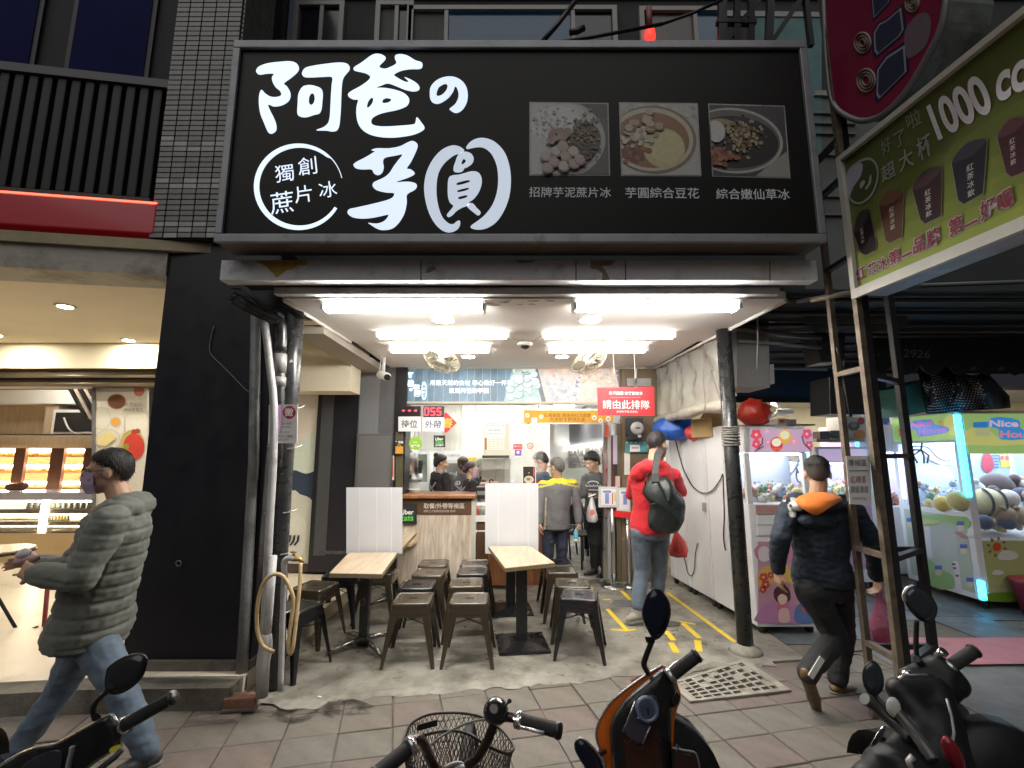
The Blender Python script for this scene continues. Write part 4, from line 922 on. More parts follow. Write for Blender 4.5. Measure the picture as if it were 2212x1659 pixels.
# walls of the inside
WG = mat('inner_white',(.66,.66,.64),.6,var=.05)
iw = thing('inner_walls','pale back walls of the kitchen and seating room','wall',(0,9,0))
b = MB(); b.box(-1.75,.62,8.6,8.7,0,2.75); b.build('kitchen_wall',WG,iw)
b = MB(); b.box(.56,.62,6.9,8.6,0,2.75); b.build('side_wall',WG,iw)
b = MB(); b.box(.62,4,14.5,14.6,0,2.75); b.build('back_wall',WG,iw)
b = MB(); b.box(-1.75,-1.68,6.25,8.6,0,2.75); b.build('side_wall',WG,iw)
b = MB(); b.box(-1.75,3.2,6.14,14.6,2.75,2.8); b.build('ceiling',mat('room_ceiling',(.5,.5,.49),.8),iw)
b = MB(); b.box(1.78,1.86,6.2,14.6,1.83,2.75); b.build('upper_wall',MGREY,iw)
b = MB(); b.box(1.80,1.88,6.2,14.6,0,1.15); b.build('lower_wall',WG,iw)
b = MB(); b.box(1.74,1.86,6.6,14.5,1.775,1.80); b.build('cove_light',mat('cove_glow',(1,1,1),.5,emit=20,ecol=(1,.97,.9)),iw)
STONE = mat('white_stone',(.78,.76,.72),.8,var=.2,vs=20,bump=.5,bs=60,dirt=(.3,.29,.27),ds=9)
rn = random.Random(5); rest = MB()
sm_ =[]
for k in range(5):
    m = MB(); m.obox((0,0,0),(.05,.22,.085),Matrix.Rotation(rn.uniform(-.05,.05),3,'Z'),taper=.8); sm_.append(m.mesh('stone',STONE))
for i in range(36):
    for j in range(7):
        y,z = 6.5+i*.225+.11*(j % 2),1.20+j*.088
        if i<12:
            o = bpy.data.objects.new('stone',sm_[rn.randrange(5)]); COL.objects.link(o); o.parent = iw; o.location = V((1.785+rn.uniform(-.02,.02),y,z))-iw.location; o.rotation_euler =(rn.uniform(-.1,.1),0,rn.uniform(-.15,.15))
        else:rest.obox((1.785+rn.uniform(-.02,.02),y,z),(.05,.215,.08))
rest.build('stone',STONE,iw,kind='stuff')
# lamps of the kitchen and the seating room
RP = mat('room_panel',(1,1,1),.5,emit=19,ecol=(1,.97,.92))
for x0,x1,y0,y1,lb_ in((-1.2,-.1,7.0,7.3,'ceiling light panel inside the kitchen behind the menu board'),(-.9,.3,7.9,8.1,'second light panel at the back of the kitchen'),(.9,1.5,8.2,8.6,'ceiling light panel of the seating room'),(.9,1.5,11,11.4,'far ceiling light panel at the end of the seating room')):
    b = MB(); b.box(x0,x1,y0,y1,2.735,2.749); tag(b.build('ceiling_light',RP),lb_,'ceiling light')
GLB = mat('globe_glow',(1,1,1),.4,emit=7,ecol=(1,.98,.95))
for u,v,r,Y,lb_ in((1164,925,.085,7.6,'large white globe lamp beneath the orange banner'),(1180,951,.085,10.2,'white globe lamp hanging in front of the small red diamond'),(1184,880,.05,6.9,'flat white lamp just above the orange banner')):
    q = P(u,v,Y); t = thing('globe_lamp',lb_,'lamp',q)
    b = MB(); b.ell(q,(r,r,r if Y>7 else r*.3)); b.build('globe',GLB,t)
    b = MB(); b.tube([q+V((0,0,r*.9)),(q.x,q.y,2.75)],.006,5); b.build('cord',CABLE,t)

# columns at the back left
cdk = thing('dark_column','dark column between the mint wall print and the grey column','column',P(722,1234,6.0))
b = MB(); yb(b,691,803,757,1236,5.93,.5); b.build('shaft',DARKP,cdk,bevel=.004)
b = MB(); yb(b,700,806,703,1200,5.925,.004); b.build('corner_trim',mat('trim_dark',(.06,.06,.065),.5),cdk)
b = MB(); yb(b,689,1190,757,1197,5.922,.007); b.build('scuff_band',mat('scuffs',(.06,.06,.06),.8,var=.6,vs=30),cdk)
cgr = thing('grey_column','grey painted column left of the menu board','column',P(800,1234,6.0))
b = MB(); yb(b,757.5,780,802,1240,5.96,.5); b.build('pilaster',MGREY,cgr)
b = MB(); yb(b,802.5,780,860,1240,6.0,.4); b.build('wall_face',mat('grey_paint_dark',(.115,.115,.12),.65,var=.1),cgr)
b = MB(); yb(b,856,780,866,1240,5.98,.3); b.build('black_edge',BLACKM,cgr)
ebx = thing('electric_cabinet','grey metal electric cabinet on the column behind the left divider','cabinet',P(806,1053,5.9))
b = MB(); yb(b,771,937,842,1058,5.85,.14); b.build('body',mat('cabinet_grey',(.10,.10,.10),.5),ebx,bevel=.006)
b = MB(); yb(b,776,942,838,1053,5.842,.009); b.build('door',mat('cabinet_door_grey',(.13,.13,.128),.5),ebx,bevel=.003)
bmd = thing('dark_wall','dark wall strip above the grey column left of the ceiling edge','wall',(-1.8,5.95,2.8))
b = MB(); b.box(-2.1,-1.602,5.93,6.05,2.735,3.3); b.build('face',DGREY,bmd)

# ---------------------------------------------------------------- menu board
YM = 6.02; FM = FY(YM)
mbd = thing('menu_board','long backlit menu board with blue planks and dessert photos across the shop','sign',FM.px(1103,868))
fx0,fz0 = FM.xy(FM.px(862,872)); fx1,fz1 = FM.xy(FM.px(1347,793))
b = MB(); b.box(fx0,fx1,YM+.005,YM+.2,fz0,fz1); b.build('box',WHITEP,mbd)
MF = mat('menu_frame',(.55,.47,.36),.45)
for(x0,x1,z0,z1)in((fx0,fx1,fz0,fz0+.025),(fx0,fx1,fz1-.025,fz1),(fx0,fx0+.03,fz0+.0255,fz1-.0255),(fx1-.03,fx1,fz0+.0255,fz1-.0255)):
    b = MB(); b.box(x0,x1,YM-.03,YM+.004,z0,z1); b.build('frame',MF,mbd)
LITP = mat('backlit_print',attr=True,rough=.4,emit=.45,var=.2,vs=16)
b = MB(); rn = random.Random(3)
x = fx0+.03
while x<fx1-.03:
    w = rn.uniform(.07,.12); c = rn.uniform(.75,1.2); b.prism([(x,YM-.003,fz0+.026),(min(x+w-.004,fx1-.03),YM-.003,fz0+.026),(min(x+w-.004,fx1-.03),YM-.003,fz1-.026),(x,YM-.003,fz1-.026)],(0,.004,0),col=(.095*c,.16*c,.22*c)); x += w
b.build('plank_print',LITP,mbd)
def inm(pts):return[tuple(min(max(a,lo),hi)for a,lo,hi in zip(FM.xy(FM.px(*CQ(x,y))),(fx0+.03,fz0+.026),(fx1-.03,fz1-.026)))for x,y in pts]
b = MB(); d0 =[.005]
def mp(pts,col):d0[0]+= .0001; b.poly([FM.pt(x,y,d0[0])for x,y in inm(pts)],col=col)
mp([(-80,70),(150,70),(265,440),(-170,440)],(.26,.36,.37)); mp([(135,70),(185,70),(270,440),(225,440)],(.10,.10,.12)); mp([(185,70),(1040,70),(1040,440),(270,440)],(.42,.37,.35)); mp([(590,180),(630,180),(565,440),(540,440)],(.15,.14,.16)); mp([(985,70),(1050,70),(1050,300),(1025,280)],(.11,.10,.12))
for k in range(26):
    cx,cy,r = rn.uniform(-110,190),rn.uniform(90,430),rn.uniform(24,62)
    if cx>110+cy*.28:continue
    c = rn.uniform(.75,1.25); mp([(cx+r*math.cos(t)+4,cy+r*.9*math.sin(t)+6)for t in[q*PI/7 for q in range(14)]],(.16,.22,.22)); mp([(cx+r*.9*math.cos(t),cy+r*.8*math.sin(t))for t in[q*PI/7 for q in range(14)]],(.42*c,.52*c,.52*c))
for k in range(170):
    cx,cy = rn.uniform(230,1010),rn.uniform(90,430); right = cx>640-(cy-180)*.25
    r = rn.uniform(10,34)
    if cx<300+(cy-70)*.25-60:continue
    c = rn.uniform(.7,1.2); col =((.5*c,.43*c,.34*c)if right else(.36*c,.37*c,.42*c))if cy>170 else(.5*c,.36*c,.3*c)
    mp([(cx+r*rn.uniform(.6,1.2)*math.cos(t),cy+r*rn.uniform(.5,1.1)*math.sin(t))for t in[q*PI/5 for q in range(10)]],col)
b.build('photo_print',LITP,mbd)
MTX = mat('backlit_text',(.8,.95,1),.5,emit=.75,ecol=(.75,.95,1))
b = MB()
for s,u,v,w in(('用最天然的食材 專心做好一件事',1018,827,176),('就是阿爸的芋圓',1013,844,84)):b.text(s,FM.mat(*FM.xy(FM.px(u,v)),.012),w=w*6.15/1000,bold=.004)
b.build('lettering',MTX,mbd)
b = MB()
for s,u,v,h in(('阿',886,812,15),('爸',887,828,15),('の',888,842,7),('芋',900,838,15),('圓',902,850,14)):b.text(s,FM.mat(*FM.xy(FM.px(u,v)),.012),h=h*6.15/1000,bold=.03)
u,v = 916,844; b.tube([FM.px(u+4.5*math.cos(t),v+19*(1 if math.sin(t)>0 else-1)*abs(math.sin(t))**.5,.012)for t in[k*PI/10 for k in range(20)]],.004,4,True)
for k,s in enumerate('傳統手工'):b.text(s,FM.mat(*FM.xy(FM.px(u,831+k*8.5)),.012),h=.034)
b.build('emblem',MTX,mbd)

# ---------------------------------------------------------------- number displays and notes
FD = FY(5.9)
LEDR = mat('led_red',(.9,.02,.03),.4,emit=2.6,ecol=(1,.04,.06))
def quadk(fr,cr,x0,y0,x1,y1,d=0):return[fr.px(*cr(*p),d)for p in((x0,y1),(x1,y1),(x1,y0),(x0,y0))]
def plate(mb,fr,cr,x0,y0,x1,y1,d=0,th=.006,col=None):mb.prism(quadk(fr,cr,x0,y0,x1,y1,d),fr.N*-th,col=col)
SEG = {'0':'abcdef','5':'afgcd','-':'g'}
def seg(mb,fr,cr,ch,x,y,w,h,d,s=10):
    L = {'a':((0,0),(1,0)),'b':((1,0),(1,.5)),'c':((1,.5),(1,1)),'d':((0,1),(1,1)),'e':((0,.5),(0,1)),'f':((0,0),(0,.5)),'g':((0,.5),(1,.5))}
    for k in SEG[ch]:
        (a0,b0),(a1,b1)= L[k]; sk = lambda a,bb:(x+a*w+(1-bb)*6,y+bb*h)
        p,q = sk(a0,b0),sk(a1,b1); mb.bar(fr.px(*cr(*p),d),fr.px(*cr(*q),d),s/4.148/1.157*6/1000,.003,up=(0,1,0))
for nm,lb_,(x0,y0,x1,y1),(px0,py0,px1,py1),digits,word in(('number_display','black number display showing three red dashes at the menu board',(90,62,295,170),(65,172,300,325),'---','待位'),('number_display','black number display showing red 055 beside the red diamond',(325,64,537,178),(315,180,542,325),'055','外帶')):
    t = thing(nm,lb_,'number display',FD.px(*CK((x0+x1)/2,y1)))
    b = MB(); plate(b,FD,CK,x0,y0,x1,y1,0,.05); b.build('box',BLACKP,t,bevel=.004)
    b = MB((.02,.004,.005)); plate(b,FD,CK,x0+8,y0+8,x1-8,y1-10,.002,.001); b.build('screen',mat('led_screen',(.07,.004,.008)if digits=='055' else(.02,.004,.005),.3),t)
    b = MB()
    for k,ch in enumerate(digits):
        if ch=='-':seg(b,FD,CK,ch,102+k*62,82,28,56,.006,12)
        else:seg(b,FD,CK,ch,337+k*64,84,38,72,.006,11)
    b.build('digits',LEDR,t)
    p_ = thing('word_plate',f'white plate lettered {word} under the '+('red dashes' if '待' in word else '055 display'),'sign',FD.px(*CK((px0+px1)/2,py1)))
    b = MB((.78,.78,.78)); plate(b,FD,CK,px0,py0,px1,py1,.012,.006); b.build('plate',PRINT,p_)
    b = MB((.12,.14,.2)); b.text(word,FD.mat(*FD.xy(FD.px(*CK((px0+px1)/2,(py0+py1)/2))),.0135),h=82/4.148/1.157*6/1000,bold=.02); b.build('lettering',PRINT,p_)
t = thing('red_diamond','red diamond paper with gold character behind the number plates','decoration',FD.px(*CK(560,345)))
b = MB((.62,.02,.015)); b.prism([FD.px(*CK(*p),-.02)for p in((560,345),(672,237),(560,125),(448,237))],(0,.003,0)); b.build('paper',PRINT,t)
b = MB((.85,.45,.05)); b.text('春',FD.mat(*FD.xy(FD.px(*CK(575,237))),-.017),h=.13,bold=.02); b.build('lettering',PRINT,t)
t = thing('green_tag','round lime green tag hanging under the 待位 plate','tag',FD.px(*CK(245,518)))
b = MB((.28,.52,.05)); b.cyl(FD.px(*CK(245,450)),68/4.148/1.157*6/1000,.006,ax=(0,-1,0),n=28); b.build('disc',PRINT,t)
b = MB((.8,.82,.75)); b.text('營業中',FD.mat(*FD.xy(FD.px(*CK(243,476))),.0085),w=.11,bold=.03); b.text('open',FD.mat(*FD.xy(FD.px(*CK(240,440))),.0085),w=.05,bold=.02); b.build('lettering',PRINT,t)
b = MB(); b.tube([FD.px(*CK(225,392)),FD.px(*CK(240,322)),FD.px(*CK(275,322)),FD.px(*CK(280,395))],.003,4); b.build('string',CABLE,t)
def uber(t,fr,cr,x0,y0,x1,y1,small):
    b = MB((.02,.022,.025)); plate(b,fr,cr,x0,y0,x1,y1,0,.004); b.build('panel',PRINT,t,bevel=0)
    m =(x0+x1)/2; w =(fr.px(*cr(x1,y0))-fr.px(*cr(x0,y0))).length; H = y1-y0
    b = MB((.82,.82,.82)); b.text('Uber',fr.mat(*fr.xy(fr.px(*cr(m,y0+H*(.3 if small else .4)))),.003),w=w*.68,bold=.025)
    if small:b.text('合作夥伴',fr.mat(*fr.xy(fr.px(*cr(m,y0+H*.83))),.003),w=w*.7,bold=.02)
    b.text('Eats',fr.mat(*fr.xy(fr.px(*cr(m,y0+H*(.56 if small else .68)))),.003),w=w*.66,bold=.025,col=(.12,.62,.08)); b.build('lettering',PRINT,t)
uber(thing('delivery_sticker','small black Uber Eats sticker on the clear strips under the displays','sticker',FD.px(*CK(492,490))),FD,CK,432,367,552,490,True)
t = thing('pickup_tag','black tag with an orange bag symbol hanging on the counter post','tag',FD.px(*CK(80,560)))
b = MB((.03,.025,.02)); plate(b,FD,CK,30,412,130,560,.01,.006); b.build('card',PRINT,t)
b = MB((.72,.38,.06)); plate(b,FD,CK,34,480,115,556,.0125,.001); b.tube([FD.px(*CK(60,480),.012),FD.px(*CK(62,465),.012),FD.px(*CK(85,465),.012),FD.px(*CK(88,480),.012)],.005,5); b.text('等候區',FD.mat(*FD.xy(FD.px(*CK(78,437))),.0125),w=.1,bold=.03,col=(.8,.8,.8)); b.build('print',PRINT,t)
t = thing('counter_post','narrow ochre steel post at the left end of the counter','post',P(*CK(70,1000),5.97))
b = MB(); b.prism(quadk(FY(5.95),CK,38,330,110,1050),(0,.06,0)); b.build('post',mat('ochre_steel',(.14,.12,.07),.4,.3,var=.2),t)
b = MB((.7,.68,.64)); plate(b,FY(5.94),CK,-4,575,22,830,.0,.004); plate(b,FY(5.94),CK,2,600,14,800,.002,.001,col=(.7,.15,.05)); tag(b.build('red_notice',PRINT),'narrow white and red notice strip beside the counter post','notice')

# clear strip wall of the kitchen
STRIP = mat('clear_strip',(.74,.76,.66),.1,alpha=.30,spec=.8,var=.1)
cw = thing('strip_curtain','clear corrugated plastic panels screening the kitchen','screen',P(1010,973,6.3))
FK = FY(6.3); XA,ZA = FK.xy(FK.px(*CK(135,525))); XB,ZB = FK.xy(FK.px(*CK(1490,50)))
def corr(x0,x1,z0,z1,Y,m,amp=.014,wl=.062,nm='panel'):
    n = max(int((x1-x0)/wl*6),4); b = MB()
    top =[V((x0+(x1-x0)*k/n,Y+amp*math.sin(2*PI*(x1-x0)/wl*k/n),z1))for k in range(n+1)]
    b.rings([top,[p+V((0,0,z0-z1))for p in top]],closed=False,caps=False,smooth=True); return b.build(nm,m,cw,flip=False)
w =(XB-XA)
corr(XA,XA+w*.28,ZA,ZB,6.30,STRIP); corr(XA+w*.29,XA+w*.425,ZA,ZB,6.285,mat('milky_panel',(.78,.82,.72),.25,alpha=.72),.001); corr(XA+w*.43,XA+w*.53,ZA,ZB,6.30,STRIP,.03,.13)
corr(XA+w*.53,XA+w*.80,ZA-.25,ZB,6.32,STRIP); corr(XA+w*.80,XB,ZA-.50,ZB,6.31,STRIP,.02,.1)
for k in(.285,.427,.533,.8):
    b = MB(); b.box(XA+w*k-.006,XA+w*k+.006,6.28,6.29,ZA,ZB); b.build('joint',mat('clear_edge',(.7,.72,.66),.2),cw)
t = thing('notice_board','cream board with a white notice above a price list','notice board',P(*CK(1083,570),6.2)); FN2 = FY(6.2)
b = MB((.60,.58,.48)); plate(b,FN2,CK,955,238,1213,572,0,.01); b.build('board',PRINT,t)
b = MB((.78,.77,.74)); plate(b,FN2,CK,965,250,1172,388,.003,.001); plate(b,FN2,CK,985,394,1166,516,.003,.001,col=(.74,.70,.64)); plate(b,FN2,CK,960,394,984,516,.003,.001,col=(.35,.16,.07))
b.build('paper',PRINT,t)
b = MB((.2,.25,.45)); b.text('歡迎光臨阿爸的芋圓',FN2.mat(*FN2.xy(FN2.px(*CK(1068,266))),.0045),w=.24); b.text('內用 外帶 點餐',FN2.mat(*FN2.xy(FN2.px(*CK(1068,314))),.0045),w=.18,bold=.02); b.text('請勿攜帶外食謝謝您的配合',FN2.mat(*FN2.xy(FN2.px(*CK(1068,348))),.0045),w=.24,col=(.4,.2,.15))
for i in range(4):
    for j in range(5):b.text('芋圓冰',FN2.mat(*FN2.xy(FN2.px(*CK(1010+i*43,410+j*23))),.0045),w=.036,col=(.35,.25,.18))
b.build('lettering',PRINT,t)
b = MB(); plate(b,FN2,CK,935,575,1215,602,.0,.3); tag(b.build('hood_slot',mat('slot_dark',(.03,.022,.02),.5)),'long dark brown slot under the cream notice board','bar')
t = thing('red_sticker','red and purple payment sticker on the clear strips','sticker',P(*CK(1305,600),6.22)); FS2 = FY(6.22)
b = MB((.66,.06,.08)); plate(b,FS2,CK,1258,456,1350,512,0,.002); plate(b,FS2,CK,1270,514,1345,598,.0,.002,col=(.76,.74,.78)); plate(b,FS2,CK,1273,518,1342,578,.001,.001,col=(.20,.10,.42)); circ(FS2,*CK(1307,543),3.4,3.6,.0022,(.75,.7,.8),14); b.text('電子支付',FS2.mat(*FS2.xy(FS2.px(*CK(1305,480))),.0012),w=.095,bold=.02,col=(.8,.7,.6)); b.build('print',PRINT,t)
t = thing('no_smoking_sign','round red no smoking sign on the clear strips','sign',P(*CK(1435,508),6.22))
b = MB((.66,.06,.05)); u,v = CK(1435,475); q = FS2.px(u,v,.002)
b.tube([FS2.px(u+6.2*math.cos(a_),v+6.2*math.sin(a_),.003)for a_ in[k*PI/12 for k in range(24)]],.006,5,True); b.bar(FS2.px(u-4.4,v-4.4,.003),FS2.px(u+4.4,v+4.4,.003),.01,.004); b.bar(FS2.px(u-4,v+1,.001),FS2.px(u+3.5,v+1,.001),.014,.003,col=(.1,.05,.04)); b.build('print',PRINT,t)
# orange banner
FO = FY(6.1)
t = thing('orange_banner','orange banner with brown lettering and white dumplings under the menu board','banner',FO.px(*CQ(500,655)))
b = MB((.70,.36,.045)); plate(b,FO,CQ,42,522,968,650,.0,.01); b.build('panel',PRINTM,t)
b = MB((.26,.12,.02)); b.text('防疫期間 請保持社交距離',FO.mat(*FO.xy(FO.px(*CQ(495,573))),.002),w=.62,bold=.012); b.text('內用恕不提供久坐',FO.mat(*FO.xy(FO.px(*CQ(495,618))),.002),w=.46,bold=.012)
for x,y,r in((78,575,22),(220,588,22),(770,597,26),(835,628,24),(915,608,28)):circ(FO,*CQ(x,y),r/4.8,r/4.8,.002,(.8,.76,.66),18); circ(FO,*CQ(x,y+3),r/12,r/16,.003,(.3,.2,.1),8)
plate(b,FO,CQ,118,598,178,648,.0022,.001,col=(.82,.78,.7)); b.build('print',PRINTM,t)
for y0,y1 in((508,520),(652,664)):
    b = MB(); plate(b,FO,CQ,30,y0,1060,y1,.01,.03); b.build('rail',STEEL,t)
for x0,x1 in((5,34),(1035,1060)):
    b = MB(); plate(b,FO,CQ,x0,465,x1,668,.008,.05); b.build('post',STEEL,t)

# ---------------------------------------------------------------- counter
WOODC = wood('bleached_wood',(.40,.30,.21),(.76,.68,.58),2.2,(9,3,1.1),.55)
WOODR = wood('red_wood',(.20,.075,.03),(.34,.15,.06),2,(10,2,1),.35)
YC = 5.95; FC = FY(YC)
ct = thing('service_counter','bleached wood service counter with a brown lettered band','counter',FC.px(*CK(460,1640)))
def kb(mb,fr,cr,x0,y0,x1,y1,dep,col=None):mb.prism(quadk(fr,cr,x0,y0,x1,y1),(0,dep,0),col=col)
def kz(y,x=460,Y=YC):return FY(Y).px(*CK(x,y)).z
xl,xr = FC.px(*CK(60,1300)).x,FC.px(*CK(822,1300)).x
b = MB(); b.box(xl,xr,YC,YC+.5,.012,kz(1188)); b.build('front_panel',WOODC,ct)
b = MB(); b.box(xl,xr,YC-.012,YC+.5,kz(1186),kz(1034)); b.build('band',mat('brown_band',(.10,.05,.025),.45),ct)
b = MB(); b.box(xl-.03,xr+.06,YC-.08,YC+.55,kz(1016),kz(985)+.005); b.build('worktop',WOODR,ct,bevel=.008)
b = MB(); b.box(xl,xr+.02,YC-.03,YC+.5,kz(1033),kz(1018)); b.build('shade_strip',mat('deep_brown',(.05,.022,.012),.5),ct)  # solid dark strip, shade under the worktop put into its colour
b = MB(); b.box(xr+.002,xr+.06,YC-.01,YC+.5,.012,kz(1020)); b.build('end_panel',mat('counter_end',(.55,.52,.46),.5),ct)
b = MB((.80,.77,.72)); FCb = FY(YC-.014); b.text('取餐/外帶等候區',FCb.mat(*FCb.xy(FCb.px(*CK(540,1098))),.0),w=.51,bold=.005); b.text('請依上方號碼燈號取餐 謝謝！',FCb.mat(*FCb.xy(FCb.px(*CK(495,1152))),0),w=.40,col=(.55,.48,.42)); b.build('lettering',PRINT,ct)
b = MB(); q = FC.px(*CK(200,1460)); b.add([q+V(p)for p in((-.25,0,.0),(.08,0,.0),(.02,-.22,0),(-.25,-.22,0),(-.25,0,-.03),(.08,0,-.03),(.02,-.22,-.03),(-.25,-.22,-.03))],[(0,1,2,3),(7,6,5,4),(0,4,5,1),(1,5,6,2),(2,6,7,3),(3,7,4,0)]); b.build('ledge',wood('light_wood',(.42,.29,.15),(.58,.43,.25),2,(1.2,12,1)),ct)
uber(thing('delivery_sign','black Uber Eats panel on the counter front half hidden by the divider','sign',FCb.px(*CK(180,1288))),FY(YC-.035),CK,55,1078,257,1288,False)
# side counter to the right with a drop front
sc_ = thing('side_counter','lower brown cabinet counter with white shelf beside the service counter','counter',P(*CK(1100,1640),5.9))
xs0,xs1 = xr+.07,.42
b = MB(); b.box(xs0,xs1,5.96,6.5,.012,kz(1268)); b.build('cabinet',WOODR,sc_)
b = MB(); b.box(xs0,xs1-.55,5.945,5.958,.05,kz(1275)); b.build('door',mat('brown_door',(.09,.05,.02),.45,var=.2),sc_)
b = MB(); b.box(xs0-.02,xs1,5.93,6.5,kz(1262),kz(1200)); b.build('shelf',WHITEP,sc_,bevel=.006)
b = MB((.8,.8,.8)); FA = FY(5.942); b.prism([FA.px(*CK(*p))for p in((850,1357),(880,1340),(880,1352),(975,1352),(975,1364),(880,1364),(880,1376))],(0,.002,0)); b.build('arrow_print',PRINT,sc_)
b = MB(); b.prism(quadk(FY(5.75),C2,168,868,292,1112),(0,.15,0)); b.build('side_panel',WOODR,sc_)
for x,c,lb_,r in((888,(.32,.05,.035),'red bowl with white lid on the side counter shelf',.075),(945,(.22,.24,.2),'grey green bowl with white lid on the side counter shelf',.075)):
    q = P(*CK(x,1190),6.05); t = thing('lidded_bowl',lb_,'bowl',q)
    b = MB(c); b.lathe([(r*.75,0),(r,.11)],q,n=20); b.build('bowl',GLOSS,t)
    b = MB((.75,.75,.73)); b.lathe([(r*1.02,.11),(r*.9,.135),(r*.3,.16)],q,n=20); b.build('lid',GLOSS,t)
t = thing('receipt_printer','black receipt printer on the side counter','printer',P(*CK(935,1040),6.15))
b = MB(); q = P(*CK(940,1040),6.15); b.obox(q+V((.02,0,.09)),(.2,.2,.17)); b.build('body',BLACKP,t,bevel=.01)
b = MB(); b.obox(q+V((.02,-.104,.10)),(.17,.006,.05)); b.build('slot',GREYM,t)
b = MB(); b.obox(q+V((.02,0,.01)),(.24,.26,.02)); b.build('tray',STEEL,t)
t = thing('menu_card','black menu card with a white bowl standing on the side counter','menu card',P(*CK(1420,870),5.95)); FMc = FY(5.95)
b = MB((.72,.68,.62)); plate(b,FMc,CK,1352,682,1492,900,0,.01); b.build('card',PRINT,t)
b = MB((.018,.014,.012)); plate(b,FMc,CK,1360,690,1484,862,.002,.001); circ(FMc,*CK(1420,825),10.5,8,.003,(.62,.58,.5),20); circ(FMc,*CK(1420,822),8,5.5,.0035,(.5,.42,.3),18); circ(FMc,*CK(1415,820),4,2.6,.004,(.22,.12,.06),12); plate(b,FMc,CK,1465,695,1480,790,.003,.001,col=(.5,.1,.08)); circ(FMc,*CK(1420,755),2,1.5,.0035,(.4,.33,.2),8); b.build('print',PRINT,t)
b = MB(); b.box(-.1,.42,6.3,6.34,.8,1.75); b.build('sneeze_guard',glass('guard_glass',alpha=.05),sc_)
# kitchen kit
t = thing('steel_tea_urn','tall steel dispenser at the left end of the kitchen','urn',P(*CK(180,830),6.6)); q = P(*CK(180,822),6.6)
b = MB(); b.lathe([(.115,0),(.115,.36),(.10,.40),(.02,.42)],q,n=24); b.build('body',STEEL,t)
b = MB(); b.obox(q+V((0,0,-.02)),(.3,.26,.03)); b.build('tray',STEEL,t)
b = MB(); b.tube([q+V((.05,-.11,.06)),q+V((.05,-.17,.06)),q+V((.05,-.17,.02))],.012,6); b.build('tap',BLACKP,t)
t = thing('blender','black blender standing in the kitchen beside the steel urn','blender',P(*CK(280,850),6.9)); q = P(*CK(275,850),6.9)
b = MB(); b.lathe([(.07,0),(.05,.12)],q,n=14); b.build('base',WHITEP,t)
b = MB(); b.lathe([(.04,.12),(.065,.30),(.06,.31)],q,n=14); b.build('jug',mat('smoky_jug',(.05,.05,.05),.2,alpha=.7),t)
b = MB(); b.tube([q+V((-.08,0,.28)),q+V((-.03,0,.24)),q+V((.09,0,.27))],.012,6); b.build('handle',BLACKP,t)
t = thing('kitchen_rack','white framed glass cabinet against the kitchen wall','cabinet',P(*CK(300,870),7.6))
b = MB(); kb(b,FY(7.6),CK,205,545,392,560,.3); kb(b,FY(7.6),CK,205,561,218,870,.3); kb(b,FY(7.6),CK,365,561,392,870,.3); kb(b,FY(7.6),CK,218,855,365,870,.3); b.build('frame',WHITEP,t)
b = MB(); kb(b,FY(7.7),CK,219,562,364,854,.02); b.build('pane',mat('green_glass',(.35,.42,.38),.1,var=.2),t)
t = thing('steel_fridge','grey steel fridge with two doors at the back of the kitchen','fridge',P(*CK(690,1000),8.2))
b = MB(); kb(b,FY(8.2),CK,570,650,810,1120,.3); b.build('body',mat('fridge_grey',(.40,.41,.41),.35,.3),t)
for x in(574,694):
    b = MB(); kb(b,FY(8.185),CK,x,658,x+112,830,.014); b.build('door',STEEL,t)
t = thing('steel_hood','steel cooking hood panels in the middle of the kitchen','hood',P(*CK(1080,860),7.0))
for x0,x1 in((930,1072),(1076,1232)):
    b = MB(); kb(b,FY(7.0),CK,x0,606,x1,862,.3); b.build('panel',mat('hood_steel',(.56,.55,.5),.35,.6,var=.15,vs=4),t)
b = MB((.74,.74,.74)); plate(b,FY(8.0),CK,540,528,715,620,0,.004); t = thing('kitchen_note','white sheet of handwriting on the kitchen back wall','note',P(*CK(628,620),8.0)); b.build('sheet',PRINT,t)
b = MB((.3,.32,.35)); b.text('今日備料表',FY(8.0).mat(*FY(8.0).xy(FY(8.0).px(*CK(628,575))),.002),w=.26); b.build('lettering',PRINT,t)
t = thing('yellow_apron','yellow cloth hanging at the back of the kitchen','cloth',P(*CK(865,720),7.6)); b = MB((.75,.6,.06)); b.prism([P(*CK(*p),7.6)for p in((790,600),(885,595),(900,760),(860,800),(800,740))],(0,.03,0)); b.build('fabric',PRINTM,t)
for x,lb_ in((235,'white plastic tub on the counter left of the kitchen staff'),):
    q = P(*CK(x,985),6.25); b = MB((.72,.73,.68)); b.lathe([(.07,0),(.085,.07),(.09,.075)],q,n=20); tag(b.build('plastic_tub',GLOSS),lb_,'tub')

# ---------------------------------------------------------------- right side of the doorway
BRW = mat('brown_board',(.14,.10,.06),.6,var=.25,vs=4,stretch=(1,1,.2))
dw = thing('door_frame','steel and brown door frame at the right of the passage','door frame',P(1325,1270,6.0)); F59 = FY(5.9)
for x0,x1,y0,y1,m,dep in((866,905,640,2260,STEEL,.1),(908,945,640,2260,mat('pale_steel',(.45,.45,.44),.4,.5),.1),(948,985,780,2260,mat('maroon_strip',(.10,.025,.02),.5),.08),(1003,1052,660,2300,mat('ochre_steel',(.14,.12,.07),.4,.3,var=.2),.12),(1055,1420,90,2300,BRW,.1)):
    b = MB(); kb(b,F59,CQ,x0,y0,x1,y1,dep); b.build('jamb',m,dw)
b = MB(); kb(b,FY(5.88),CQ,1110,190,1360,270,.02); b.build('lintel_box',mat('grey_box',(.3,.31,.3),.5,var=.2),dw)
b = MB(); kb(b,FY(5.88),CQ,1190,90,1212,280,.02); b.build('hanging_strap',WHITEP,dw)
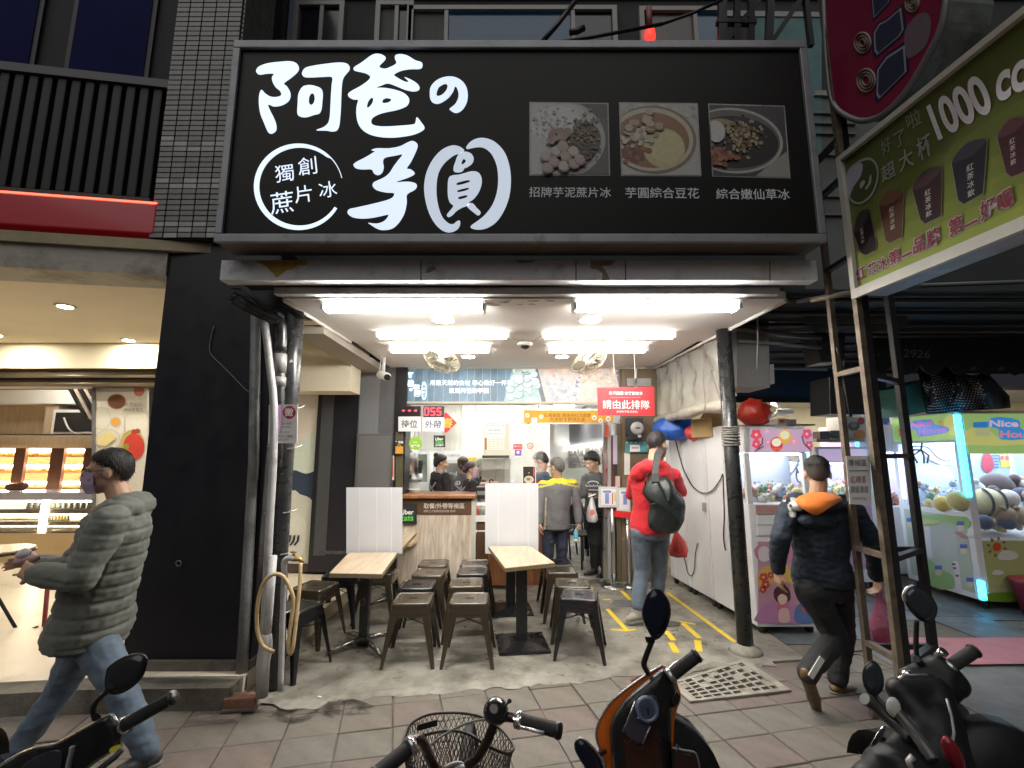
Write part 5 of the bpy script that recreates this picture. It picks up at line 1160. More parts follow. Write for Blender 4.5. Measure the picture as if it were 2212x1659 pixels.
for x0,y0,x1,y1,c,lb_ in((888,672,918,800,(.5,.06,.03),'small red hanging charm on the door frame'),(965,780,1008,1080,(.42,.38,.5),'pale lilac notice strip on the door frame'),(990,1205,1035,1320,(.6,.42,.4),'pinkish sticker low on the door frame'),(968,1080,1010,1200,(.02,.02,.025),'black strip sticker on the door frame'),(1082,960,1140,1190,(.66,.64,.6),'white sheet behind the red jacket on the brown wall')):
    b = MB(c); plate(b,FY(5.885),CQ,x0,y0,x1,y1,0,.004); tag(b.build('notice',PRINT),lb_,'notice')
t = thing('electricity_meter','black electricity meter with a round glass dial on the brown wall','meter',P(*CQ(1195,830),5.8))
b = MB(); kb(b,FY(5.78),CQ,1110,600,1275,775,.1); b.build('case',mat('meter_case',(.03,.04,.045),.5),t,bevel=.006)
b = MB(); kb(b,FY(5.79),CQ,1128,776,1262,832,.08); b.build('terminal_box',mat('meter_box',(.025,.035,.04),.5),t,bevel=.004)
b = MB(); q = FY(5.775).px(*CQ(1213,708)); b.lathe([(.082,0),(.08,.03),(.05,.05)],q,ax=(0,-1,0),n=24); b.build('dial',mat('dial_glass',(.5,.5,.48),.12,var=.25,vs=12),t)
b = MB(); b.obox(q+V((0,-.052,0)),(.06,.004,.016)); b.build('counter_window',BLACKP,t)
b = MB(); q2 = FY(5.775).px(*CQ(1238,788)); b.cyl(q2,.022,.012,ax=(0,-1,0)); b.build('seal',WHITEP,t)
t = thing('teal_notice','teal and white notice sheet under the electricity meter','notice',P(*CQ(1205,955),5.8)); b = MB((.06,.27,.30)); plate(b,FY(5.86),CQ,1090,845,1325,955,0,.004); b.build('sheet',PRINT,t)
b = MB((.7,.72,.72)); plate(b,FY(5.86),CQ,1140,878,1245,950,.002,.001)
for k in range(5):circ(FY(5.86),*CQ(1110+k*46,858),1.6,1.6,.002,(.5,.65,.65),10)
plate(b,FY(5.86),CQ,1160,905,1225,918,.003,.001,col=(.5,.1,.1)); b.build('print',PRINT,t)
# red queue sign
FR = Frame(P(*CQ(1098,430),5.0),(1,.0,-.012),(0,0,1))
t = thing('queue_sign','red hanging sign with white lettering asking guests to line up here','sign',FR.pt(0,-.2))
b = MB((.60,.025,.035)); b.prism([FR.px(*CQ(*p))for p in((808,575),(1395,577),(1390,278),(800,286))],(0,.008,0)); b.build('panel',PRINT,t)
b = MB((.8,.74,.72)); b.text('用餐期間 來客數較多',FR.mat(*FR.xy(FR.px(*CQ(1098,345))),.002),w=.37,bold=.012); b.text('請由此排隊',FR.mat(*FR.xy(FR.px(*CQ(1100,462))),.002),w=.51,bold=.004); b.text('(阿爸的芋圓 感謝您)',FR.mat(*FR.xy(FR.px(*CQ(1110,538))),.002),w=.23); b.bar(FR.px(*CQ(940,388),.001),FR.px(*CQ(1250,388),.001),.004,.001,col=(.6,.3,.3),up=(0,1,0)); b.build('lettering',PRINT,t)
for x in(985,1205):
    b = MB(); b.tube([FR.px(*CQ(x,285)),FR.px(*CQ(x,285))+V((0,.05,.50))],.003,5); b.build('string',mat('string_pale',(.5,.48,.4),.7),t)
# queue board on its pole, red belt
t = thing('queue_stand','steel belt stand carrying two framed notices by the red jacket','barrier post',G(1327,1268,.012)); qb = G(1327,1268,.012); Yq = qb.y
b = MB(); b.tube([qb,(qb.x,Yq,1.14)],.027,12); b.build('post',STEEL,t)
b = MB(); b.lathe([(.16,0),(.15,.02),(.03,.03)],qb,n=24); b.build('base',STEEL,t)
FQ = FY(Yq-.04)
for x0,y0,x1,y1 in((815,1315,1010,1530),(1003,1325,1145,1575)):
    b = MB((.62,.62,.60)); kb(b,FQ,CQ,x0,y0,x1,y1,.02); f = b.build('frame',GLOSS,t,bevel=.004)
    b = MB((.76,.76,.76)); plate(b,FQ,CQ,x0+28,y0+22,x1-15,y1-25,.003,.001); plate(b,FQ,CQ,x0+45,y0+38,x0+130,y0+62,.004,.001,col=(.2,.24,.5)); plate(b,FQ,CQ,x0+68,y0+66,x0+108,y0+175,.004,.001,col=(.22,.27,.52))
    if x0<900:plate(b,FQ,CQ,x0+140,y0+60,x0+150,y0+180,.004,.001,col=(.6,.04,.06)); plate(b,FQ,CQ,x0+158,y0+60,x0+184,y0+150,.004,.001,col=(.62,.6,.35))
    b.build('notice_print',PRINT,f)
b = MB((.62,.02,.02)); p0 = P(*CQ(960,1590),Yq); p1 = P(*CQ(1130,1625),Yq-.3); b.add([p0+V((0,0,.04)),p1+V((.3,-.1,.04)),p1+V((.3,-.1,-.04)),p0+V((0,0,-.04))],[(0,1,2,3)]); b.build('belt',PRINTM,t)
qp = thing('belt_post','second steel barrier post half hidden by the red jacket','barrier post',G(1395,1290,.012)); b = MB(); qq = G(1345,1275,.012)+V((.12,.15,0)); b.tube([qq,qq+V((0,0,.9))],.025,10); b.build('post',STEEL,qp); b = MB(); b.lathe([(.15,0),(.03,.03)],qq,n=20); b.build('base',STEEL,qp)

# ---------------------------------------------------------------- seating beyond: chairs
def chair(x,y,rot,label):
    t = thing('dining_chair',label,'chair',(x,y,.01),rot,group='black chairs in the seating room')
    b = MB(); b.box(-.2,.2,-.2,.2,.43,.46); b.build('seat',BLACKP,t,local=True,bevel=.008)
    b = MB(); b.box(-.19,.19,.17,.2,.55,.85); b.build('backrest',BLACKP,t,local=True,bevel=.008)
    for sx in(-1,1):
        for sy in(-1,1):
            b = MB(); b.tube([(sx*.17,sy*.17,.43),(sx*.2,sy*.2,0)],.014,6); b.build('leg',BLACKM,t,local=True)
        b = MB(); b.tube([(sx*.17,.17,.46),(sx*.17,.19,.56)],.012,6); b.build('upright',BLACKM,t,local=True)
    return t
chair(1.02,7.0,.6,'black chair between the older man and the man in grey'); chair(.78,7.6,-.4,'black chair farther back in the passage'); chair(1.45,7.7,1.2,'black chair behind the man in the grey shirt')
t = thing('dining_table','pale table beyond the passage in the seating room','table',(1.25,8.1,.01)); b = MB(); b.box(.85,1.65,7.8,8.5,.72,.75); b.build('tabletop',WOODP,t); b = MB(); b.tube([(1.25,8.1,.02),(1.25,8.1,.72)],.04,10); b.build('leg',BLACKM,t)
b = MB(); b.box(.85,1.7,8.15,8.16,.76,1.35); tag(b.build('table_divider',mat('far_divider',(.62,.66,.62),.3,alpha=.8)),'milky divider on the far table in the seating room','divider')
t = thing('small_diamond','small dark red diamond paper on the far wall of the seating room','decoration',P(*CK(1593,475),11)); b = MB((.30,.05,.08)); b.prism([P(*CK(*p),11)for p in((1593,478),(1638,435),(1593,390),(1548,435))],(0,.003,0)); b.build('paper',PRINT,t)

# ---------------------------------------------------------------- tables, dividers and stools
WT = wood('table_oak',(.36,.27,.185),(.55,.44,.32),1.6,(14,1.2,1),.35)
EDGE = mat('table_edge',(.19,.15,.08),.5)
def table(cor,base_uv,foot,label,z=.70):
    c =[G(u,v,z)for u,v in cor]; bq_ = G(*base_uv,.012); t = thing('cafe_table',label,'table',bq_)
    b = MB(); b.prism([p+V((0,0,-.004))for p in c],(0,0,-.028)); b.build('edge_band',EDGE,t)
    mid = sum(c,V())/4; b = MB(); b.prism([mid+(p-mid)*.992 for p in c],(0,0,-.0035)); b.build('tabletop',WT,t)
    wd = .06 if foot=='plate' else .045
    b = MB(); b.obox((bq_.x,bq_.y,.35),(wd*1.6,wd*1.6,.62)); b.build('pole',BLACKM if foot=='plate' else mat('scuffed_pole',(.02,.02,.02),.3,.2,dirt=(.2,.18,.15),ds=14,dt=(.56,.68)),t,bevel=.005)
    b = MB(); b.obox((bq_.x,bq_.y,.655),(.22,.3,.02)); b.build('bracket',BLACKM,t)
    if foot=='plate':
        rot = Matrix.Rotation(.12,3,'Z'); b = MB(); b.obox((bq_.x,bq_.y,.022),(.42,.42,.02),rot); b.obox((bq_.x,bq_.y,.047),(.40,.40,.028),rot,taper=.35); b.build('foot_plate',mat('cast_foot',(.05,.05,.052),.25,.8,rvar=.1),t,bevel=.004)
    else:
        b = MB(); b.cyl((bq_.x,bq_.y,.03),.05,.06,n=14); b.build('hub',BLACKM,t)
        for k in range(4):
            a_ = k*PI/2+foot; d = V((math.cos(a_),math.sin(a_),0)); b = MB(); b.tube([bq_+V((0,0,.06))+d*.03,bq_+V((0,0,.05))+d*.18,bq_+V((0,0,.022))+d*.31],[.025,.022,.016],8); b.build('foot',mat('foot_chrome',(.35,.34,.32),.25,.9,dirt=(.05,.05,.05),ds=8),t)
    return t
table([(711,1238),(825,1240),(859,1193),(754,1193)],(785,1396),.75,'small oak table on a cross foot, front left before the divider')
table([(1091,1227),(1199,1216),(1146,1179),(1055,1180)],(1127,1392),'plate','small oak table on a black pyramid foot, front right before the divider')
table([(764,1184),(868,1184),(900,1150),(806,1150)],(848,1304),.6,'rear table hidden behind the left divider with its chrome foot showing')
table([(1062,1168),(1140,1168),(1120,1142),(1052,1142)],(1103,1318),'plate','rear table hidden behind the right divider with its pyramid foot showing')
DIV = mat('milky_acrylic',(.74,.75,.78),.35,alpha=.93,var=.04,vs=3)
for(u0,u1,v0,v1,Y,lb_)in((748,869,1053,1196,4.50,'milky white divider standing on the left table'),(1048,1163,1044,1196,4.79,'milky white divider standing on the right table')):
    t = thing('table_divider',lb_,'divider',P((u0+u1)/2,v1,Y)); f_ = FY(Y)
    b = MB(); b.prism([f_.px(u0+(0 if u0<800 else 0),v1),f_.px(u1,v1),f_.px(u1,v0),f_.px(u0,v0)],(0,.006,0)); b.build('sheet',DIV,t)
    for k in((.22,.54,.80)if u0<800 else(.24,.8)):
        b = MB(); uu = u0+(u1-u0)*k; b.prism([f_.px(uu,v1,.002),f_.px(uu+1.5,v1,.002),f_.px(uu+1.5,v0,.002),f_.px(uu,v0,.002)],(0,.002,0)); b.build('ridge',mat('divider_ridge',(.82,.83,.85),.3),t)
OLIVE = mat('olive_bronze',(.058,.045,.028),.27,.3,var=.12,vs=6,coat=.5)
BLKS = mat('black_enamel',(.014,.014,.016),.24,.1,coat=.4)
def sheet(mb,a0,a1,b0,b1,th): # bent leg: two strips meeting at the corner
    pass
def stool(m,label,loc,rot):
    t = thing('metal_stool',label,'stool',loc,rot,group='square metal stools around the tables')
    h = .45
    b = MB(); R0 = .142
    def sqr(r,z,rd=.035,n=5):
        o =[]
        for cx,cy,a0 in((1,1,0),(-1,1,PI/2),(-1,-1,PI),(1,-1,1.5*PI)):
            for k in range(n):a_ = a0+PI/2*k/(n-1); o.append(V((cx*(r-rd)+rd*math.cos(a_),cy*(r-rd)+rd*math.sin(a_),z)))
        return o
    b.rings([sqr(.150,h-.055),sqr(.151,h-.012),sqr(.147,h-.003),sqr(.141,h),sqr(.133,h+.0005),sqr(.129,h-.004),sqr(.124,h-.005)],caps=False)
    hole =[V((.034*x,.013*y,h-.005))for x,y in((1,1),(-1,1),(-1,-1),(1,-1))]
    b.rings([sqr(.124,h-.005),[V((math.copysign(min(abs(p.x),.034),p.x),math.copysign(min(abs(p.y),.013),p.y),h-.0052))for p in sqr(.124,h)]],caps=False,smooth=False); b.add(hole+[p+V((0,0,-.02))for p in hole],[(i,(i+1)% 4,4+(i+1)% 4,4+i)for i in range(4)])
    b.build('seat',m,t,local=True)
    b = MB(); b.box(-.13,.13,-.13,.13,h-.07,h-.03); b.build('underside',BLACKM,t,local=True)
    b = MB(); b.rings([sqr(.152,h-.062),sqr(.155,h-.075),sqr(.153,h-.083)],caps=False); b.build('rim_band',m,t,local=True)
    for sx in(-1,1):
        for sy in(-1,1):
            b = MB(); rs =[]
            for z,r,w in((h-.05,.150,.068),(h-.09,.154,.062),(h-.2,.170,.048),(.0,.205,.026)):
                rs.append([V((sx*p[0],sy*p[1],z))for p in((r-w,r),(r-.012,r),(r-.003,r-.003),(r,r-.012),(r,r-w),(r-.006,r-w),(r-.010,r-.010),(r-w,r-.006))])
            b.rings(rs,True,True,False); b.build('leg',m,t,local=True)
    for ax in(0,1):
        for s in(-1,1):
            b = MB(); b.box(-.1,.1,s*.149-.003,s*.149+.003,h-.105,h-.05)if ax==0 else b.box(s*.149-.003,s*.149+.003,-.1,.1,h-.105,h-.05); b.build('apron',m,t,local=True)
    b = MB(); b.bar((-.15,-.15,h-.16),(.15,.15,h-.16),.012,.004); b.bar((-.15,.15,h-.165),(.15,-.15,h-.165),.012,.004); b.build('cross_brace',BLACKM,t,local=True)
    KIDS[t.name]=[o for o in t.children]
    return t
stools =[(893,1291,'o',.03,'olive stool nearest the street in the left middle pair'),(1015,1291,'o',.0,'olive stool nearest the street just left of the right table foot'),(902,1261,'b',.02,'black stool tucked behind the front olive stool, near the left table'),(1008,1257,'o',.05,'olive stool second from the street left of the right table'),
          (928,1235,'o',-.03,'olive stool third from the street beside the left table'),(1022,1232,'b',.0,'black stool third from the street left of the right table'),(937,1215,'o',.02,'olive stool farthest back in the left middle row'),(1026,1215,'o',.0,'olive stool farthest back left of the right table'),
          (681,1264,'o',-.22,'olive stool left of the left table behind the hose'),(638,1308,'b',-.30,'black stool partly hidden by the drainpipe and hose'),(738,1237,'b',.05,'black stool under the left table top, in shade'),(820,1232,'o',.0,'brown olive stool under the left table, right behind its pole'),
          (1252,1283,'b',-.2,'black stool nearest the street right of the right table'),(1236,1258,'o',-.06,'olive stool second from the street right of the right table'),(1213,1229,'o',.0,'olive stool third from the street right of the right table'),(1203,1214,'b',.05,'black stool farthest back right of the right table')]
proto = {}
for u,v,k,rot,lb_ in stools:
    q = G(u,v,.46); loc =(q.x,q.y,.012)
    if k not in proto:proto[k]= stool(OLIVE if k=='o' else BLKS,lb_,loc,rot)
    else:dup(proto[k],loc,rot,lb_)
# ================================================================ RIGHT OF THE SHOP
def quadtext(mb,fr,s,A,B,C,d=.003,bold=0.0,col=None):
    """text stretched over the traced corner pixels A (lower left), B (lower right), C (upper left)"""
    vs,fs,x0,x1,y0,y1 = text_mesh(s,bold); a_,b_,c_ = fr.px(*A,d),fr.px(*B,d),fr.px(*C,d)
    return mb.add([a_+(b_-a_)*((p.x-x0)/(x1-x0))+(c_-a_)*((p.y-y0)/(y1-y0))for p in vs],fs,False,col)
pp = thing('support_post','black iron post bound with rope at the right corner of the shop','post',G(1612,1410)); pb = G(1611,1410)
b = MB(); b.tube([pb,(pb.x,pb.y,2.70)],.062,16); b.build('post',BLK,pp)
b = MB(); b.lathe([(.14,0),(.11,.04),(.062,.07)],pb,n=14); b.build('cement_foot',CEM,pp)
ROPE = mat('grey_rope',(.24,.23,.20),.9,bump=.4,bs=120)
b = MB()
for k in range(8):
    z = P(1588,922+k*5.5,pb.y).z; b.tube([(pb.x+.068*math.cos(a_),pb.y+.068*math.sin(a_),z+.006*math.sin(a_+k))for a_ in[q*PI/8 for q in range(16)]],.0075,6,True)
b.build('rope',ROPE,pp)
# rolled clear curtain at the ceiling edge
VINYL = mat('yellowed_vinyl',(.50,.49,.45),.14,var=.1,vs=7,alpha=.62,spec=.9,bump=.45,bs=10)
cu = thing('vinyl_curtain','rolled up yellowed clear vinyl curtain hanging along the right ceiling edge','curtain',(1.93,5.2,2.0))
n,m_ = 70,24; rs =[]
rn = random.Random(4)
for j in range(m_+1):
    row =[]
    for i in range(n+1):
        s,t_ = i/n,j/m_; y = 4.22+2.1*s; ztop = 2.68; zbot = 2.02+.02*math.sin(6*s)
        x = 1.95-.07*s+.014*math.sin(s*38+2*math.sin(t_*3))*(1-.6*t_)+.03*NZ.noise((s*8,t_*4,1))+.012*NZ.noise((s*22,t_*13,4))-.05*t_*s
        row.append(V((x,y,ztop+(zbot-ztop)*t_)))
    rs.append(row)
b = MB(); b.rings(rs,closed=False,caps=False); b.build('sheet',VINYL,cu,flip=False)
b = MB(); roll =[V((1.95-.12*s+.01*math.sin(s*20),4.15+2.2*s,2.03+.015*math.sin(7*s)))for s in[k/16 for k in range(17)]]
b.tube(roll,[.055+.012*math.sin(k*1.3)for k in range(17)],12)
for k in range(3):b.tube([roll[0]+V((math.cos(a_)*(.05-.013*k-.002*a_),-.012-.002*k,math.sin(a_)*(.05-.013*k-.002*a_)))for a_ in[q*PI/8 for q in range(15)]],.004,4)
b.build('roll',mat('vinyl_roll',(.40,.38,.32),.3,var=.25,vs=12,bump=.4,bs=30),cu)
b = MB(); b.tube([(1.97,4.1,2.685),(1.88,6.3,2.685)],.012,6); b.build('rail',STEEL,cu)
for s in(.12,.45,.75):
    b = MB(); q = rs[0][int(n*s)]; b.tube([q+V((-.04,0,0)),q+V((-.06,0,-.35)),q+V((-.05,.02,-.62)),q+V((-.07,.02,-.70))],.005,5); b.build('strap',ROPE,cu)
b = MB(); b.tube(smooth2([tuple(P(u,v,4.05))for u,v in((1535,800),(1555,860),(1575,920),(1580,935))],4,False),.007,5); tag(b.build('tie_rope',ROPE),'slanting tie rope from the curtain to the black post','rope')
# white freezer backs
A_,B_ = V((2.162,4.62,0)),V((1.987,6.08,0)); dd =(B_-A_); L_ = dd.length; dd.normalize(); nn = V((dd.y,-dd.x,0))
PANW = mat('freezer_white',(.74,.74,.75),.4,var=.03,vs=2,dirt=(.52,.51,.48),ds=3,dt=(.66,.9),bump=.03,bs=4)
FZ =[]
for k,(s0,s1)in enumerate(((0,.36),(.365,.70),(.705,1))):
    fz = thing('freezer',('nearest white freezer cabinet with its back to the queue, beside the black post','middle white freezer cabinet in the row behind the queue tape','farthest white freezer cabinet, next to the man in red')[k],'freezer',A_+dd*L_*(s0+s1)/2,group='white freezers along the queue'); FZ.append(fz)
    b = MB(); p,q = A_+dd*L_*s0,A_+dd*L_*s1; o_ = nn*.62
    zt_ = 1.89+(.02 if k==1 else 0)
    b.add([p+V((0,0,.09)),q+V((0,0,.09)),q+o_+V((0,0,.09)),p+o_+V((0,0,.09)),p+V((0,0,zt_)),q+V((0,0,zt_-.02)),q+o_+V((0,0,zt_)),p+o_+V((0,0,zt_))],[(3,2,1,0),(4,5,6,7),(0,1,5,4),(1,2,6,5),(2,3,7,6),(3,0,4,7)]); b.build('cabinet',PANW,fz,bevel=.012)
for s in(.1,.33,.66,.9):
    b = MB(); p = A_+dd*L_*s-nn*.006; b.bar(p+V((0,0,.1)),p+V((0,0,1.86)),.03,.01,up=tuple(nn)); b.build('rib',PANW,FZ[min(int(s*2.85),2)],bevel=.003)
for s in(.03,.32,.38,.66,.73,.97):
    b = MB(); p = A_+dd*L_*s+nn*.05; b.cyl(p+V((-.02,0,.045)),.035,.04,ax=(1,0,0),n=14); b.build('caster',BLACKP,FZ[min(int(s*2.85),2)])
b = MB(); p = A_+dd*L_*.36-nn*.02; b.obox(p+V((0,0,1.03)),(.03,.06,.09)); b.build('socket',mat('socket_grey',(.3,.3,.3),.5),FZ[1])
def onfz(u,v,off=.015):
    r = ray(u,v); o = V((0,0,CAM_Z)); a0 = A_-nn*off; return o+r*((a0-o).dot(nn)/r.dot(nn))
b = MB(); b.tube(smooth2([tuple(onfz(*C2(*p)))for p in((1462,110),(1490,220),(1520,320),(1545,370),(1580,430),(1640,475),(1710,465),(1770,390),(1790,350),(1795,480),(1800,620),(1795,780),(1808,875))],4,False),.007,5); tag(b.build('power_cord',CABLE),'grey power cord looping across the white freezer backs','cord')
b = MB(); b.tube(smooth2([tuple(onfz(*C2(*p)))for p in((1470,900),(1500,880),(1530,950),(1545,1020),(1570,1050),(1592,1010),(1600,900),(1615,825))],4,False),.006,5); tag(b.build('loose_cord',CABLE),'short loose cord low on the white freezer backs','cord')
def bag(name,label,cat,c,r,mt,seed=0,amp=.25,nm='bag',squash=1):
    b = MB(); b.ell(c,r,n=22,m=14); rn = V((seed*3.1,seed*1.7,0))
    b.v =[V(c)+V((p.x-c[0],p.y-c[1],p.z-c[2]))*(1+amp*NZ.noise(((p-V(c))*7/max(r)*.5+rn)))for p in b.v]
    for p in b.v:p.z = max(p.z,c[2]-r[2]*.8)
    t = thing(name,label,cat,V(c)-V((0,0,r[2]*.8))); b.build(nm,mt,t); return t
CR = mat('blue_bag',(.02,.10,.45),.35,var=.25,vs=9,bump=.5,bs=14)
bag('blue_bag','blue plastic sack on top of the white freezers','bag',tuple(P(1456,932,5.6)+V((.02,0,.03))),(.26,.2,.17),CR,1)
RDB = mat('red_bag',(.50,.035,.02),.35,var=.25,vs=9,bump=.5,bs=14)
bag('red_bag','big red plastic sack on top of the pink claw machine','bag',tuple(P(1630,893,4.6)),(.15,.14,.14),RDB,2,nm='sack')
b = MB((.6,.05,.06)); q = P(1502,935,5.3); b.ell(q,(.12,.1,.09),n=18,m=10); b.v =[p+V((0,0,.03*NZ.noise(p*20)))for p in b.v]
t = thing('snack_pack','red and white snack packs beside the blue sack','packet',q); b.build('pack',GLOSS,t)
b = MB((.75,.7,.68)); b.ell(q+V((.05,-.03,.02)),(.07,.08,.05)); b.build('label',GLOSS,t)
t = thing('cardboard_box','brown cardboard box with open flap on the white freezers','box',P(1535,940,5.1)); q = P(1535,925,5.1)
CARD = mat('cardboard',(.34,.23,.10),.8,var=.1)
b = MB(); b.obox(q,(.26,.3,.2),Matrix.Rotation(.4,3,'Z')); b.build('carton',CARD,t)
b = MB(); b.add([q+V((-.15,-.1,.1)),q+V((.1,-.16,.1)),q+V((.14,-.25,.18)),q+V((-.12,-.2,.2))],[(0,1,2,3)]); b.build('flap',CARD,t)

# ---------------------------------------------------------------- claw machines
MWH = mat('machine_white',(.70,.70,.71),.35,var=.03,vs=3,dirt=(.45,.44,.43),ds=4,dt=(.65,.9))
LIN = mat('machine_inner_light',(1,1,1),.5,emit=4.2,ecol=(.74,.88,1))
LCY = mat('cyan_led',(.1,.7,1),.4,emit=6,ecol=(.03,.55,1))
LVI = mat('violet_led',(.5,.3,1),.4,emit=3.5,ecol=(.42,.25,1))
GLS = glass('machine_glass',(.97,.98,1),.02)
BLP = mat('backlit_marquee',attr=True,rough=.35,emit=.33,var=.03,vs=12)
TOY = mat('plush',attr=True,rough=.9,var=.15,vs=30,bump=.2,bs=150,sheen=.4)
def toys(name,label,x0,x1,y0,y1,z,h,n,seed,pal,r0=.03,r1=.055):
    rn = random.Random(seed); b = MB()
    for k in range(n):
        x,y = rn.uniform(x0,x1),rn.uniform(y0,y1); hz = z+h*rn.random()*(.4+.6*(y-y0)/(y1-y0)); r = rn.uniform(r0,r1); c = rn.choice(pal)
        b.ell((x,y,hz),(r,r*.9,r*.85),n=9,m=5,col=c)
        if rn.random()<.7:b.ell((x+r*rn.uniform(-.5,.5),y-r*.6,hz+r*.6),r*.65,n=8,m=5,col=c);
        if rn.random()<.5:
            for s in(-1,1):b.ell((x+s*r*.5,y-r*.5,hz+r*1.15),r*.25,n=6,m=4,col=tuple(v*.7 for v in c))
    o = b.build(name,TOY,flip=False); tag(o,label,'plush toys',kind='stuff'); return o
PAL =[(.62,.42,.2),(.6,.55,.45),(.25,.35,.45),(.55,.2,.15),(.15,.3,.2),(.65,.55,.25),(.35,.2,.12),(.6,.4,.42),(.2,.3,.5),(.7,.68,.62)]
CM = crop(1840,1000,2.7643)
def machine_frame(t,x0,x1,y0,y1,z0,zw,zt,zm,face='S',band=.06):
    """box with window: base z0..zw, window zw..zm, marquee zm..zt"""
    b = MB(); b.box(x0,x1,y0,y1,z0,zw); b.build('base',MWH,t,bevel=.012)
    b = MB(); b.box(x0,x1,y0,y1,zm,zt); b.build('head',MWH,t,bevel=.012)
    for cx,cy in((x0,y0),(x1,y0),(x1,y1),(x0,y1)):
        b = MB(); sx = band if cx==x0 else-band; sy = band if cy==y0 else-band; b.box(min(cx,cx+sx),max(cx,cx+sx),min(cy,cy+sy),max(cy,cy+sy),zw+.001,zm-.001); b.build('corner_post',MWH,t)
    b = MB(); b.box(x0+band,x1-band,y0+band,y1-band,zm-.02,zm-.002); b.build('inner_light',LIN,t)
    for cx in(x0+.08,x1-.08):
        for cy in(y0+.08,y1-.08):
            b = MB(); b.cyl((cx-.02,cy,.05),.04,.04,ax=(1,0,0),n=14); b.obox((cx,cy,.09),(.07,.07,.02)); b.build('caster',BLACKP,t)
Y1 = 4.375; F1 = FY(Y1)
m1x0,m1x1 = F1.px(*CM(105,1000)).x,F1.px(*CM(548,1000)).x
zof = lambda y:F1.px(*CM(300,y)).z
m1 = thing('claw_machine','white claw machine with pink blossom header and doll print beside the black post','claw machine',(2.4,4.4,0))
z0,zw,zm,zt = zof(1570),zof(715),zof(365),zof(182)
machine_frame(m1,m1x0,m1x1,Y1,5.15,z0,zw,zt,zm,band=.045)
b = MB(); b.box(m1x0+.045,m1x1-.045,5.10,5.12,zw,zm-.02); b.build('rear_panel',mat('machine_mirror',(.35,.38,.45),.15,.6),m1)
b = MB(); b.box(m1x0+.046,m1x1-.046,Y1+.01,Y1+.014,zw,zm); b.build('glass_front',GLS,m1)
b = MB((.50,.36,.50)); rn = random.Random(2)
plate(b,F1,CM,100,200,530,360,.004,.003)
def flower(mb,fr,cr,x,y,r,col,d):
    for k in range(5):a_ = k*2*PI/5+.3; circ(fr,*cr(x+r*.6*math.cos(a_),y+r*.6*math.sin(a_)),r*.48/3.2,r*.48/3.2,d,col,10)
    circ(fr,*cr(x,y),r*.3/3.2,r*.3/3.2,d+.0006,(.75,.5,.4),8)
_circ = circ
for x,y,r,c in((140,240,38,(.62,.08,.14)),(140,305,30,(.62,.08,.14)),(220,290,26,(.6,.3,.45)),(400,285,34,(.62,.3,.45)),(490,235,34,(.6,.1,.2)),(505,310,28,(.5,.12,.2)),(215,215,18,(.65,.35,.5))):flower(b,F1,CM,x,y,r,c,.005)
for x,y,c,c2_ in((337,255,(.72,.42,.06),(.7,.7,.5)),(280,305,(.62,.05,.04),(.72,.75,.6))):
    circ(F1,*CM(x,y),44/3.2,50/3.2,.007,c,22); circ(F1,*CM(x,y-12),33/3.2,29/3.2,.0075,c2_,20)
    for k in range(4):b.bar(F1.px(*CM(x-24+k*16,y+24),.008),F1.px(*CM(x-22+k*15,y+42),.008),.004,.001,col=(.7,.4,.1),up=(0,1,0))
for pts in(((185,260),(180,300),(150,340)),((455,250),(470,300),(520,350)),((130,355),(165,335),(190,320))):b.tube([F1.px(*CM(*p),.006)for p in pts],.006,5,col=(.12,.05,.06))
b.build('header_print',BLP,m1)
b = MB(); b.box(m1x1+.002,m1x1+.022,Y1+.0,Y1+.03,zof(600),zof(205)); b.build('led_strip',mat('blue_led',(.1,.3,1),.4,emit=6,ecol=(.12,.35,1)),m1)
b = MB((.45,.26,.24)); plate(b,F1,CM,140,728,330,788,.012,.01); b.build('prize_flap',GLOSS,m1)
for y0,y1 in((792,862),(868,938)):
    b = MB(); plate(b,F1,CM,148,y0,420,y1,.008,.007); b.build('drawer',MWH,m1,bevel=.003)
b = MB(); b.tube([F1.px(*CM(460,800),.03),F1.px(*CM(460,860),.03)],.012,8); b.build('joystick',BLACKP,m1)
b = MB((.50,.28,.36)); plate(b,F1,CM,152,978,545,1540,.004,.003)
DD = .005
def art(pts,col,fr=F1,cr=CM,sm=3):
    global DD; DD += .00035; b.poly([fr.px(*cr(*p),DD)for p in smooth2(pts,sm)],col=col)
art([(155,1000),(540,990),(542,1090),(420,1130),(260,1090),(156,1110)],(.52,.22,.34))
art([(160,1180),(260,1140),(400,1160),(540,1200),(543,1330),(400,1270),(260,1260),(160,1290)],(.62,.40,.12))
art([(158,1030),(200,1010),(240,1040),(245,1090),(200,1120),(160,1100)],(.66,.60,.62))
art([(160,1460),(220,1400),(330,1390),(420,1420),(540,1400),(543,1535),(155,1538)],(.48,.22,.42))
for x,y,r in((190,1225,30),(205,1275,30),(185,1310,24),(240,1210,22)):flower(b,F1,CM,x,y,r,(.62,.08,.05),.0065)
art([(290,1400),(320,1395),(360,1420),(375,1500),(365,1535),(300,1538),(285,1470)],(.58,.16,.22))
art([(262,1360),(265,1310),(300,1285),(345,1285),(372,1320),(376,1370),(355,1395),(290,1398)],(.09,.025,.03))
art([(290,1360),(318,1340),(352,1360),(350,1395),(320,1415),(294,1395)],(.72,.55,.46))
art([(308,1285),(320,1272),(345,1278),(340,1296),(318,1298)],(.12,.03,.04))
art([(400,1480),(425,1420),(470,1405),(530,1420),(543,1470),(543,1536),(420,1536)],(.10,.18,.40))
art([(425,1360),(440,1320),(490,1310),(530,1330),(530,1390),(490,1425),(445,1400)],(.72,.56,.47))
art([(415,1345),(440,1290),(490,1285),(540,1300),(540,1330),(480,1320),(440,1345)],(.03,.025,.04))
